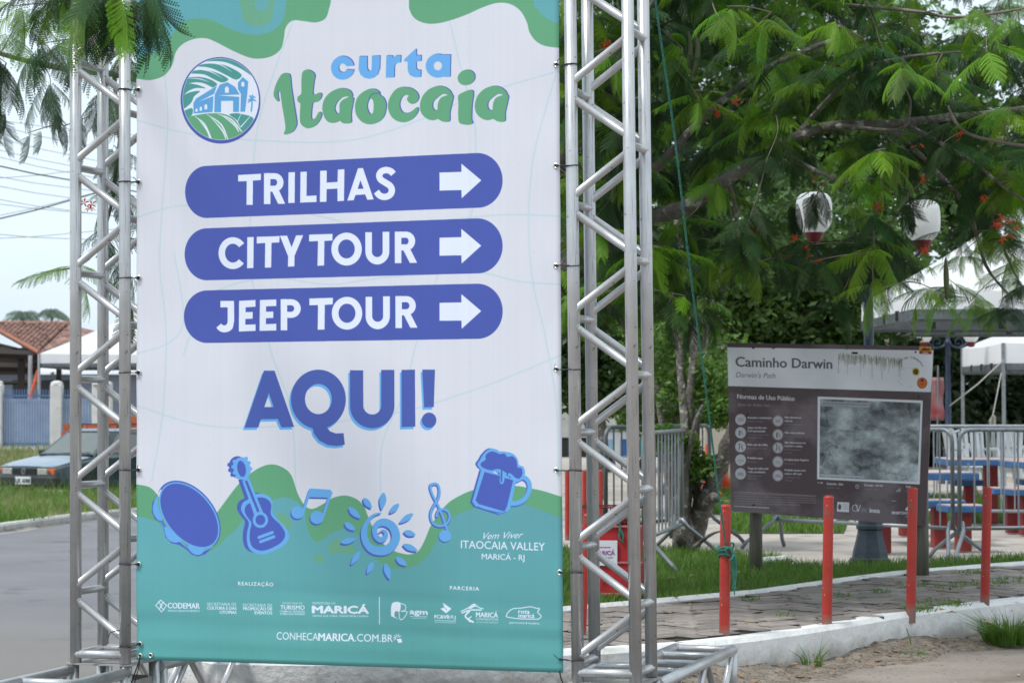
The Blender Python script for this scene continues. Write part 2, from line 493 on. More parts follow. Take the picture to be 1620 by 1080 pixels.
    for p, w in (([(300, 215), (420, 228), (520, 290)], 8), ([(210, 268), (330, 285), (440, 345)], 8), ([(150, 345), (250, 352), (330, 378)], 7),
                 ([(600, 650), (560, 740)], 8), ([(680, 670), (600, 760)], 10)):
        stroke(z(p), [w / 5.4 * .4, w / 5.4, w / 5.4 * .2] if len(p) == 3 else [w / 5.4 * .5, w / 5.4], INK, 3)
    poly(z([(120, 690), (220, 660), (340, 645), (450, 650), (540, 690), (590, 760), (640, 830), (560, 920), (300, 960), (120, 800)]), GG, 4)
    for p in ([(205, 670), (290, 740), (350, 870)], [(310, 655), (430, 740), (490, 870)], [(400, 650), (520, 700), (605, 800)], [(240, 700), (310, 790), (335, 860)], [(345, 680), (440, 790), (470, 860)], [(440, 665), (540, 740), (580, 800)]):
        stroke(z(p), [0.6, 2.4, 1.6], INK, 4)
    poly(z([(190, 560), (260, 500), (400, 400), (480, 378), (550, 410), (600, 480), (600, 636), (190, 648)]), INK)
    poly(z([(192, 560), (215, 520), (395, 410), (370, 480), (240, 545), (365, 498), (358, 634), (195, 648)]), BB)
    poly([z([(375, 510), (378, 480), (420, 400), (485, 380), (550, 420), (590, 485), (400, 492), (585, 505), (583, 634), (533, 634), (533, 538), (430, 540), (430, 636), (372, 636)])], BB)
    poly(z([(574, 385), (615, 335), (662, 375), (655, 470), (635, 632), (595, 632), (600, 480), (575, 440)]), BB)
    for p in ([(463, 470), (463, 430), (480, 413), (497, 430), (497, 470)], [(603, 415), (603, 385), (616, 372), (629, 385), (629, 418)],
              [(210, 632), (212, 610), (222, 602), (230, 612), (228, 632)], [(247, 624), (247, 595), (257, 585), (266, 595), (266, 622)], [(288, 612), (288, 575), (300, 566), (312, 575), (312, 610)]):
        poly(z(p), INK)
    stroke(z([(688, 625), (694, 570), (692, 530)]), 2.4, BB)
    for dx, dy in ((-34, 12), (-22, -22), (8, -30), (32, -14), (40, 18), (-34, 30)):
        stroke(z([(692, 530), (692 + dx * .6, 525 + dy * .9 - 8), (692 + dx, 528 + dy)]), [2.6, 2.2, 0.6], BB)
    r = cv.mask_polys([P(inner)])
    m, (x0, y0, x1, y1) = r
    full = np.zeros((cv.h, cv.w), np.float32); full[y0:y1, x0:x1] = m
    cv.A = cv.A * full[..., None] + saved * (1 - full[..., None])
    # curta
    z1, z2 = Z(7.2, 420, 70), Z(7.2, 610, 70)
    def curta(f, col):
        cc = np.vstack([ell(885, 272, 133, 135, 0, 40, 9, 350), ell(885, 272, 46, 50, 0, 30, 18, 340)[::-1]])
        poly(f(z1, cc), col)
        poly(f(z1, [(1075, 140), (1165, 140), (1165, 275), (1178, 303), (1195, 310), (1212, 296), (1218, 270), (1220, 138), (1315, 133), (1310, 280), (1285, 350), (1240, 385), (1190, 397), (1135, 385), (1090, 350), (1068, 290)]), col)
        poly(f(z2, [(20, 133), (90, 133), (92, 160), (130, 132), (185, 132), (182, 215), (145, 217), (116, 240), (110, 275), (108, 383), (12, 385)]), col)
        poly(f(z2, [(350, 58), (362, 65), (360, 130), (415, 130), (415, 200), (358, 200), (360, 280), (375, 296), (412, 298), (410, 380), (340, 380), (285, 355), (262, 300), (262, 203), (222, 200), (225, 175)]), col)
        ho = ell(605, 250, 46, 50)
        poly([f(z2, ell(605, 250, 138, 135)), f(z2, [(660, 122), (748, 122), (742, 378), (662, 375)])], col)
        poly(f(z2, ho), WHT)
    off = lambda dx, dy: (lambda zf, p: zf(p) + (dx, dy))
    curta(off(0.9, -0.5), PUR)
    # white hole of the shifted copy is covered by the face copy
    curta(off(-0.5, 0.3), LBL)
    # Itaocaia
    shapes = [
        (z1, [[(165, 372), (200, 335), (255, 335), (285, 360), (300, 500), (330, 700), (358, 880), (350, 940), (310, 1000), (240, 1028), (212, 1015), (230, 960), (218, 850), (192, 700), (165, 525), (143, 570), (155, 650), (130, 640), (97, 590), (100, 530), (125, 450)]]),
        (z1, [[(420, 335), (445, 300), (490, 292), (540, 315), (568, 360), (555, 440), (547, 572), (610, 555), (645, 570), (630, 625), (590, 658), (540, 680), (525, 835), (550, 855), (575, 835), (610, 775), (642, 788), (635, 840), (580, 920), (500, 958), (440, 940), (400, 890), (395, 780), (400, 680), (370, 650), (370, 600), (410, 560), (412, 440)]]),
        (z1, [[(820, 512), (900, 505), (970, 530), (1000, 585), (992, 608), (1012, 622), (1000, 690), (982, 800), (985, 885), (950, 905), (890, 900), (850, 875), (800, 895), (730, 890), (680, 840), (652, 740), (670, 640), (730, 560)],
              [(955, 600), (900, 602), (850, 630), (805, 690), (795, 745), (820, 790), (848, 775), (850, 690), (880, 640)][::-1]]),
        (z1, [[(1100, 560), (1180, 515), (1260, 515), (1310, 550), (1315, 580), (1360, 620), (1385, 700), (1360, 820), (1290, 890), (1190, 915), (1100, 880), (1040, 800), (1028, 700), (1050, 620)],
              [(1190, 630), (1165, 700), (1180, 770), (1210, 800), (1235, 770), (1240, 680), (1225, 630)][::-1]]),
        (z2, [[(200, 492), (290, 500), (360, 545), (388, 600), (370, 655), (320, 685), (270, 660), (255, 620), (275, 590), (230, 585), (190, 620), (170, 690), (185, 750), (220, 785), (280, 780), (330, 750), (360, 722), (385, 740), (370, 790), (320, 850), (240, 890), (150, 880), (80, 830), (40, 740), (45, 650), (90, 560), (140, 510)]]),
        (z2, [[(835, 590), (890, 550), (960, 525), (1000, 535), (1005, 580), (990, 700), (985, 850), (998, 900), (960, 920), (890, 915), (845, 890), (835, 800), (838, 680)]]),
        (z2, [ell(925, 382, 98, 86, -25, 16)])]
    a2 = [[(600, 480), (680, 490), (740, 530), (765, 575), (778, 600), (770, 650), (742, 780), (740, 870), (710, 890), (650, 880), (605, 855), (550, 870), (480, 850), (420, 790), (402, 700), (430, 600), (500, 520)],
          [(715, 582), (660, 572), (600, 610), (552, 660), (545, 720), (570, 755), (600, 745), (606, 680), (640, 612)][::-1]]
    shapes.append((z2, a2)); shapes.append((z2, [[(x * 1.01 + 616, y - 3) for x, y in l] for l in a2]))
    for zf, ls in shapes:
        poly([zf(l) + (1.1, -0.3) for l in ls], PUR, 5, holes=True)
    for zf, ls in shapes:
        poly([zf(l) + (-0.6, 0.2) for l in ls], GRN, 5, holes=True)
    stroke(z1([(1305, 562), (1240, 565), (1200, 590), (1180, 630)]), 1.2, PUR, 5)
    # the three bars
    bars = [((327, 262.4), (756, 242.4), (327, 344.8), (756, 328.9), 292.5, 795.2),
            ((327, 361.0), (756, 345.6), (327, 443.2), (756, 432.5), 291.6, 795.4),
            ((327.5, 459.1), (756, 448.7), (327.5, 542.2), (756, 535.8), 290.3, 795.6)]
    for tl_, tr_, bl_, br_, xl, xr in bars:
        L = ell(tl_[0], (tl_[1] + bl_[1]) / 2, tl_[0] - xl, (bl_[1] - tl_[1]) / 2, 0, 30, 90, 270)
        Rr = ell(tr_[0], (tr_[1] + br_[1]) / 2, xr - tr_[0], (br_[1] - tr_[1]) / 2, 0, 30, -90, 90)
        poly(np.vstack([L, Rr]), BLU)
    z3, z4, z5 = Z(5.685, 330, 240), Z(5.685, 480, 240), Z(4.63, 330, 460)
    F = [(z3, [(265, 210), (470, 198), (470, 255), (398, 260), (396, 478), (340, 478), (342, 265), (265, 268)]),
         (z3, [(717, 186), (775, 183), (773, 460), (715, 462)]), (z3, [(825, 182), (882, 179), (880, 398), (970, 393), (970, 452), (822, 458)]),
         (z4, [(150, 172), (210, 170), (209, 278), (307, 272), (310, 162), (370, 158), (365, 442), (307, 445), (306, 332), (209, 337), (206, 450), (147, 452)]),
         (z3, [(347, 768), (405, 766), (402, 1045), (345, 1047)]), (z3, [(432, 765), (638, 758), (635, 815), (565, 818), (562, 1040), (505, 1042), (508, 820), (432, 825)]),
         (z3, [(640, 756), (705, 754), (745, 858), (785, 752), (850, 750), (772, 935), (770, 1030), (712, 1033), (714, 940)]),
         (z4, [(50, 745), (262, 738), (260, 798), (188, 802), (185, 1022), (125, 1025), (130, 803), (50, 806)]),
         (z5, [(222, 72), (343, 66), (343, 115), (270, 120), (270, 155), (322, 153), (322, 202), (268, 205), (268, 247), (343, 244), (343, 292), (220, 297)]),
         (z5, [(375, 66), (495, 62), (495, 110), (420, 113), (420, 152), (473, 150), (473, 197), (420, 200), (418, 243), (495, 240), (495, 289), (372, 292)]),
         (z5, [(737, 55), (910, 50), (908, 98), (850, 102), (848, 282), (798, 284), (800, 103), (737, 104)])]
    for zf, p in F: poly(zf(p), INK)
    def rnd(zf, col, body, bowl_out, bowl_in=None):   # letters with a bowl
        ps = [zf(body)]
        poly(ps, col)
    def Rl(zf, x0, x1, yt, yb, w, bowlr, tipx, slope):
        """R: stem, bowl and leg"""
        ym = yt + (yb - yt) * 0.60
        poly(zf([(x0, yt), (x0 + w, yt), (x0 + w, yb), (x0, yb)]), INK)
        cx = x1 - bowlr
        out = np.vstack([[(x0 + w * .5, yt)], ell(cx, (yt + ym) / 2, bowlr, (ym - yt) / 2, 0, 20, -90, 90), [(x0 + w * .5, ym)]])
        poly(zf(out), INK)
        inn = np.vstack([[(x0 + w, yt + w * .93)], ell(cx, (yt + ym) / 2, bowlr - w, (ym - yt) / 2 - w * .93, 0, 16, -90, 90), [(x0 + w, ym - w * .93)]])
        poly(zf(inn), BLU)
        if tipx: poly(zf([(x0 + w * 1.05, ym - w * .5), (x0 + w * 2.2, ym - w * .5), (tipx, yb - 3), (tipx - w * 1.1, yb - 2)]), INK)
    Rl(z3, 497, 673, 193, 471, 58, 80, 688, 0)
    Rl(z4, 825, 1010, 719, 1002, 60, 82, 1027, 0)
    Rl(z5, 1370, 1521, 38, 272, 48, 70, 1533, 0)
    Rl(z5, 527, 674, 60, 288, 48, 70, None, 0)
    poly(z4([(493, 150), (538, 148), (635, 430), (577, 433), (557, 385), (470, 390), (453, 437), (395, 440)]), INK)
    poly(z4([(515, 258), (490, 335), (543, 333)]), BLU)
    poly(z4(butt(catmull([(814, 202), (790, 178), (748, 167), (706, 180), (686, 215), (700, 252), (742, 280), (785, 310), (800, 350), (782, 390), (738, 408), (692, 396), (660, 360)], 6, False), 58)), INK)
    poly(z3(butt(ell(217, 911, 100, 114, 0, 40, 40, 322), 59)), INK)
    poly(z4(ell(388, 875, 138, 148)), INK); poly(z4(ell(387, 874, 75, 85)), BLU)
    poly(z5(ell(1013, 163, 112, 120)), INK); poly(z5(ell(1013, 163, 62, 70)), BLU)
    for zf, a, b, yt, yb, w in ((z4, 558, 777, 724, 1014, 60), (z5, 1150, 1330, 43, 280, 49)):
        cx = (a + b) / 2; rx = (b - a) / 2; cyy = yb - rx * 1.06
        poly(zf(np.vstack([[(b, yt - 4)], ell(cx, cyy, rx, rx * 1.06, 0, 26, 0, 180), [(a, yt), (a + w, yt)], ell(cx, cyy, rx - w, rx * 1.0 - w, 0, 20, 0, 180)[::-1], [(b - w, yt - 3)]])), INK)
    poly(z5([(85, 73), (185, 72), (186, 220), (178, 262), (173, 276), (155, 292), (136, 300), (115, 303), (95, 301), (78, 293), (64, 281), (55, 267), (90, 238), (97, 246), (106, 251), (115, 252), (124, 249), (131, 243), (136, 232), (138, 215), (138, 120), (85, 120)]), INK)
    arr1 = Z(9, 680, 230)([(145, 390), (455, 380), (455, 262), (737, 500), (460, 755), (455, 638), (147, 648)])
    arr3 = Z(9, 680, 440)([(145, 350), (455, 343), (455, 225), (737, 467), (460, 720), (457, 603), (145, 605)])
    for a_ in (arr1, (arr1 + arr3) / 2, arr3): poly(a_, INK)
    # AQUI!
    z6 = Z(4.909, 370, 570)
    def aqui(dx, dy, col, holes):
        o = lambda p: z6(p) + (dx, dy)
        poly(o([(232, 78), (315, 78), (467, 515), (368, 517), (340, 452), (208, 455), (188, 518), (80, 520)]), col)
        qo = [o(ell(655, 300, 213, 230)), o(catmull([(595, 480), (720, 505), (745, 545), (790, 565), (850, 562), (860, 652), (800, 662), (730, 655), (655, 618), (612, 550)], 4))]
        # the ring of the Q leaves its counter open
        ring = np.vstack([ell(655, 300, 213, 230, 0, 60, 0, 359.9), ell(655, 298, 104, 117, 0, 60, 0, 359.9)[::-1]])
        poly(o(ring), col)
        poly(o([(606, 505), (640, 500), (700, 500), (722, 520), (745, 548), (790, 565), (850, 562), (860, 652), (800, 662), (730, 655), (662, 620), (620, 565)]), col)
        poly(o(np.vstack([[(1247, 72)], ell(1074, 350, 173, 174, 0, 30, 0, 180), [(900, 75), (1003, 75)], ell(1074, 348, 70, 70, 0, 20, 0, 180)[::-1], [(1145, 72)]])), col)
        poly(o([(1303, 72), (1408, 70), (1410, 512), (1303, 515)]), col)
        poly(o([(1465, 70), (1565, 70), (1555, 360), (1480, 363)]), col)
        poly(o(ell(1518, 462, 57, 59)), col)
    aqui(-2.7, 3.9, LBL, 1)
    # opening of the A in both layers
    aqui(0, 0, S(76, 96, 176), 1)
    poly(z6([(270, 250), (235, 360), (308, 360)]), LBL); poly(z6([(266, 280), (235, 360), (292, 360)]), WHT)
    # instruments
    DB = S(78, 98, 188)
    zi = Z(4.765, 220, 700)
    poly([zi(ell(372, 545, 298, 192, 51)), zi([(160, 350), (98, 450), (92, 520), (118, 575), (150, 592), (182, 650), (196, 712), (240, 755), (300, 768), (355, 805), (395, 842), (440, 855), (495, 838), (545, 790), (580, 740), (300, 400)])], DB)
    for p in ([(138, 395), (112, 440), (100, 510), (123, 562), (150, 585), (175, 575), (150, 510), (140, 450)], [(200, 625), (190, 670), (213, 725), (260, 750), (298, 745), (318, 725), (265, 690)],
              [(365, 770), (372, 805), (415, 840), (462, 838), (490, 800), (430, 790)]): poly(zi(p), LBL, 3)
    stroke(zi([(300, 740), (360, 790)]), 1.6, LBL); stroke(zi([(160, 595), (190, 650)]), 1.6, LBL); stroke(zi([(490, 810), (540, 785)]), 1.8, LBL)
    poly(zi(ell(375, 545, 287, 180, 51)), LBL); poly(zi(ell(375, 545, 276, 168, 51)), DB)
    body = [(880, 385), (940, 385), (985, 410), (1005, 450), (1000, 520), (1030, 565), (1090, 620), (1130, 690), (1110, 750), (1050, 795), (950, 835), (880, 832), (830, 800), (810, 740), (812, 670), (825, 600), (790, 550), (765, 500), (780, 450), (820, 425)]
    head = [(722, 130), (760, 108), (800, 115), (830, 160), (840, 210), (820, 260), (790, 278), (745, 265), (715, 220), (707, 170)]
    sh = (-6.5, -1.5)
    poly(zi(body) + sh, DB, 4); poly(zi(head) + sh, DB, 4); poly(zi([(775, 285), (825, 265), (930, 525), (870, 545)]) + sh, DB)
    for x, y in ((700, 165), (706, 205), (722, 240)): poly(zi(ell(x - 22, y, 16, 16)), DB)
    poly(zi(body), LBL, 4)
    bc = np.array(body, float); cc_ = np.array([940, 620.0])
    poly(zi(cc_ + (bc - cc_) * (0.84, 0.88)), DB, 4)
    poly(zi([(775, 285), (825, 265), (935, 530), (868, 550)]), LBL); poly(zi([(794, 288), (812, 281), (906, 516), (888, 523)]), DB)
    for x, y in ((805, 118), (826, 150), (838, 195), (715, 140), (706, 180), (716, 225), (735, 255)): poly(zi(ell(x, y, 14, 14)), LBL)
    poly(zi(head), LBL, 4); poly(zi(ell(770, 195, 32, 62, -10)), DB)
    poly(zi(ell(912, 580, 58, 60)), LBL); poly(zi(ell(912, 580, 37, 39)), DB)
    stroke(zi([(900, 712), (1003, 674)]), 4.4, LBL); stroke(zi([(912, 744), (1014, 706)]), 4.4, LBL)
    for dx, dy, c_ in ((-1.6, 2.6, DB), (0, 0, LBL)):
        o = lambda p: zi(p) + (dx, dy)
        poly(o(ell(1195, 523, 50, 47)), c_); poly(o(ell(1340, 561, 52, 49)), c_)
        stroke(o([(1238, 510), (1290, 355)]), 4.6, c_); stroke(o([(1382, 560), (1445, 375)]), 4.6, c_)
        poly(o([(1280, 350), (1300, 343), (1440, 352), (1457, 375), (1440, 412), (1275, 408)]), c_)
    zs = Z(6.355, 530, 760)
    spi = [(455, 325, 12), (380, 350, 26), (315, 420, 42), (285, 520, 62), (305, 620, 68), (365, 685, 76), (440, 705, 80), (520, 692, 84), (585, 635, 84), (608, 555, 84), (580, 470, 80), (520, 425, 74),
           (460, 420, 66), (410, 450, 56), (392, 505, 52), (412, 565, 50), (455, 595, 50), (500, 570, 46), (505, 525, 38), (475, 500, 22), (440, 520, 10)]
    pet = [((485, 118), (465, 292), 72), ((278, 175), (362, 278), 62), ((640, 232), (545, 328), 60), ((132, 268), (250, 378), 66), ((783, 330), (645, 425), 60), ((92, 422), (198, 498), 62),
           ((687, 512), (808, 545), 62), ((55, 622), (205, 585), 60), ((678, 640), (828, 705), 62), ((245, 710), (155, 845), 56), ((380, 815), (315, 935), 56), ((500, 828), (545, 990), 66), ((610, 770), (718, 852), 66)]
    for dx, dy, c_ in ((-1.5, 2.4, DB), (0.4, -0.4, LBL)):
        S3 = np.array(spi, float); q = zs(S3[:, :2]) + (dx, dy); stroke(q, S3[:, 2] / 6.355, c_, 5)
        for a_, b_, w_ in pet:
            a_, b_ = np.array(a_, float), np.array(b_, float); d = b_ - a_; n = np.array([-d[1], d[0]]) / np.hypot(*d) * w_ * .52
            poly(zs(catmull([a_, a_ + d * .3 + n * .85, a_ + d * .65 + n * .8, b_, a_ + d * .65 - n * .8, a_ + d * .3 - n * .85], 4)) + (dx, dy), c_)
    clef = [(1140, 520), (1098, 400), (1050, 270), (985, 145), (960, 60), (990, 30), (1035, 38), (1052, 100), (1035, 180), (978, 280), (962, 350), (985, 420), (1050, 452), (1120, 432), (1155, 370), (1140, 310), (1090, 283), (1040, 302), (1022, 355)]
    for dx, dy, w_, c_ in ((-0.8, 1.2, 5.2, DB), (0, 0, 3.2, LBL)):
        stroke(zs(clef) + (dx, dy), w_, c_, 4); poly(zs(ell(1108, 552, 62, 58)) + (dx * 1.5, dy * 1.5), c_)
    zm = Z(6.355, 660, 700)
    mug = [(650, 262), (970, 360), (998, 380), (940, 650), (900, 702), (840, 715), (590, 635), (556, 590)]
    foam = [(640, 262), (608, 215), (632, 175), (672, 110), (735, 58), (800, 65), (840, 88), (900, 90), (965, 108), (1012, 160), (1025, 218), (1070, 240), (1088, 300), (1062, 360), (1010, 388), (960, 368), (930, 330), (905, 358), (884, 352), (872, 400), (848, 412), (832, 385), (836, 312), (790, 288), (740, 302), (690, 282)]
    poly(zm(mug) + (-3.4, 1.2), DB); poly(zm(foam) + (-3.2, -0.4), DB, 4)
    hd = zm([(1000, 372), (1060, 345), (1105, 365), (1132, 420), (1125, 490), (1080, 565), (1010, 602), (945, 606)])
    stroke(hd + (-1.4, 2), 7, DB, 5); stroke(hd, 6.6, LBL, 5)
    poly(zm(mug), LBL)
    poly(zm([(680, 290), (830, 330), (968, 375), (905, 640), (880, 688), (620, 612), (590, 575)]), DB)
    stroke(zm([(610, 640), (700, 672), (850, 702), (900, 690)]), 1.0, DB)
    poly(zm(foam), LBL, 4)
    poly(zm([(655, 242), (645, 200), (690, 170), (692, 122), (740, 88), (790, 92), (830, 112), (880, 106), (910, 140), (960, 132), (1000, 175), (1012, 245), (1050, 252), (1060, 310), (1030, 358), (985, 345), (945, 308), (895, 300), (850, 268), (800, 262), (740, 275)]), DB, 4)
    stroke(zm([(852, 270), (850, 385)]), 2.4, DB); stroke(zm([(912, 300), (908, 325)]), 2.2, DB)
    # lettering at the foot
    def T(t, x0, y0, x1, y1, h, bold=0.0, **k): lettering(cv, P, t, x0, y0, x1, y1, h, INK, bold, **k)
    T('Vem Viver', 765, 852, 828, 850, 11, 0.0, shear=0.5)
    T('ITAOCAIA VALLEY', 729.5, 866, 862, 870, 13, 0.006)
    for xs in ((733, 866), (733, 854.5), (858, 869), ): pass
    T('MARICÁ - RJ', 762.5, 883.5, 830, 885.5, 9.5, 0.008)
    T('REALIZAÇÃO', 376, 925, 431.5, 926.5, 6.0, 0.03, spacing=1.25)
    T('PARCERIA', 712, 931.5, 758, 933, 6.0, 0.03, spacing=1.3)
    T('CODEMAR', 265, 961.2, 315, 962, 9.2, 0.025)
    T('MARICÁ DESENVOLVIMENTO', 265.5, 966.5, 315, 967, 2.9, 0.02)
    for q in ([(246, 957), (254, 948), (258, 953), (263, 956), (259, 963), (255, 967), (251, 962), (246, 957)], [(250, 951), (256, 957), (251, 963)], [(259, 951), (253, 958), (258, 963)]):
        stroke(q, 1.3, INK, 0)
    for (a, b, rows) in ((326.8, 373, ((957, 'SECRETARIA DE', 0.0, 0), (963.2, 'CULTURA E DAS', 0.03, 0), (969.8, 'UTOPIAS', 0.03, 20))),
                         (383, 430, ((958.5, 'SECRETARIA DE', 0.0, 0), (964.2, 'PROMOÇÃO DE', 0.03, 1), (970.6, 'EVENTOS', 0.03, 19)))):
        for y, t, bo, ind in rows: T(t, a + ind, y, b, y + 0.4, 5.0, bo)
    T('SECRETARIA DE', 446, 954.4, 478, 954.8, 3.0, 0.0); T('TURISMO', 443, 963, 481.5, 963.4, 7.0, 0.02)
    T('COMÉRCIO, INDÚSTRIA', 442, 967.6, 482, 967.9, 3.0, 0.02); T('E MERCADO INTERNO', 443, 971.6, 482, 971.9, 3.0, 0.02)
    T('PREFEITURA DE', 494, 955, 530, 955.2, 3.8, 0.0); T('MARICÁ', 494, 968.6, 582.5, 969.4, 12.0, 0.07)
    T('CIDADE QUE CUIDA, TRANSFORMA E INSPIRA', 494, 974.4, 582.5, 975.2, 3.0, 0.01)
    stroke([(599.5, 944), (600, 986)], 1.2, INK, 0)
    T('CONHECA', 437, 1010.5, 503, 1012.2, 12.5, 0.0); T('MARICA', 503.5, 1012.2, 560, 1013.4, 12.5, 0.025); T('.COM.BR', 561, 1013.4, 621, 1014.6, 12.5, 0.005)
    poly(np.array([(627, 1010), (634, 1009), (636, 1015), (630, 1016)]), INK)
    for a_ in range(6):
        an = math.radians(150 + a_ * 36); stroke([(628 + 2.5 * math.cos(an), 1008 + 2.5 * math.sin(an)), (628 + 6 * math.cos(an), 1008 + 6 * math.sin(an))], 1.1, INK, 0)
    za = Z(4.765, 560, 840)
    poly(za([(285, 540), (345, 535), (345, 600), (310, 600), (305, 640), (345, 662), (285, 640), (277, 620)]), INK, 3)
    stroke(za([(345, 540), (385, 555), (385, 590), (355, 600), (400, 605), (370, 655), (345, 658), (335, 590)]), 1.2, INK, 3)
    T('agm', 648, 970, 676, 971.4, 8.6, 0.05); stroke([(648.5, 974), (676, 974.6)], .9, INK, 0, op=.8); stroke([(652, 976.8), (674, 977.1)], .8, INK, 0, op=.7)
    poly(za([(668, 535), (735, 580), (695, 615), (650, 580), (680, 570)]), INK); stroke(za([(665, 560), (700, 590)]), .8, TEA, 0)
    T('FC&VB', 687.3, 977, 711, 977.6, 6.0, 0.04); T('RJ', 713, 977.6, 721, 978, 6.0, 0.0)
    stroke([(687.5, 980.4), (721, 981.2)], .8, INK, 0); stroke([(687.5, 983.2), (721, 984)], .8, INK, 0, op=.7)
    for q, w_ in (([(808, 600), (860, 575), (905, 545), (940, 570), (975, 580)], 1.4), ([(815, 612), (880, 590), (960, 590)], 1.8), ([(870, 600), (840, 640), (900, 680)], 2.4), ([(885, 640), (860, 660), (880, 680)], 1.6)):
        stroke(za(q), w_, INK, 4)
    poly(za([(860, 580), (905, 548), (925, 565), (905, 565), (885, 580)]), INK)
    T('MARICÁ', 753.5, 974.8, 788, 975.6, 8.0, 0.03); T('CONVENTION', 753.5, 979.8, 788, 980.4, 3.8, 0.01, spacing=1.15); T('& VISITORS BUREAU', 754, 984.2, 788.5, 984.7, 2.4, 0.0)
    stroke(za([(1150, 630), (1165, 605), (1200, 580), (1260, 575), (1330, 565), (1370, 575), (1400, 580), (1385, 605), (1412, 635), (1395, 655), (1370, 658), (1250, 655), (1190, 648), (1152, 640), (1150, 630)]), 1.3, INK, 4)
    T('rota', 820.5, 969, 838, 969.4, 7, 0.03); T('maricá', 820.5, 975.4, 845.5, 976, 7, 0.03); T('gastronomia & hotelaria', 806, 984.6, 853.5, 986.4, 3.4, 0.01)
    # faint vertical press lines and specks in the print
    st = rng.normal(0, 1, TW); st = np.convolve(st, np.ones(5) / 5, 'same')
    cv.A *= (1 + 0.006 * st)[None, :, None]
    for _ in range(46):
        x, y = rng.uniform(216, 888), rng.uniform(30, 760)
        cv.stroke(P([(x, y), (x + .5, y + .3)]), rng.uniform(1, 2.6), S(150, 140, 140), op=rng.uniform(.08, .3))
    cv.A = np.clip(cv.A, 0, 1)
    return cv

# ---- the trail information panel
SGN = [(1150.5, 542), (1476.5, 547.7), (1464.8, 831.5), (1156.5, 808.0)]      # corners TL, TR, BR, BL as surveyed
def homography(src, dst):
    A = []; b = []
    for (x, y), (u, v) in zip(src, dst):
        A.append([x, y, 1, 0, 0, 0, -u * x, -u * y]); b.append(u)
        A.append([0, 0, 0, x, y, 1, -v * x, -v * y]); b.append(v)
    h = np.linalg.solve(np.array(A, float), np.array(b, float)); return np.append(h, 1).reshape(3, 3)
def fractal(h, w, oct_=5, seed=1, n0=4):
    r = np.random.default_rng(seed); out = np.zeros((h, w)); amp = 1.0; n = n0
    for _ in range(oct_):
        g = r.random((n + 2, n + 2)); ys = np.linspace(0, n, h); xs = np.linspace(0, n, w)
        yi = ys.astype(int); xi = xs.astype(int); fy = (ys - yi)[:, None]; fx = (xs - xi)[None]
        fy = fy * fy * (3 - 2 * fy); fx = fx * fx * (3 - 2 * fx)
        v = (g[yi][:, xi] * (1 - fy) * (1 - fx) + g[yi + 1][:, xi] * fy * (1 - fx) + g[yi][:, xi + 1] * (1 - fy) * fx + g[yi + 1][:, xi + 1] * fy * fx)
        out += amp * v; amp *= .55; n *= 2
    return (out - out.min()) / (out.max() - out.min())
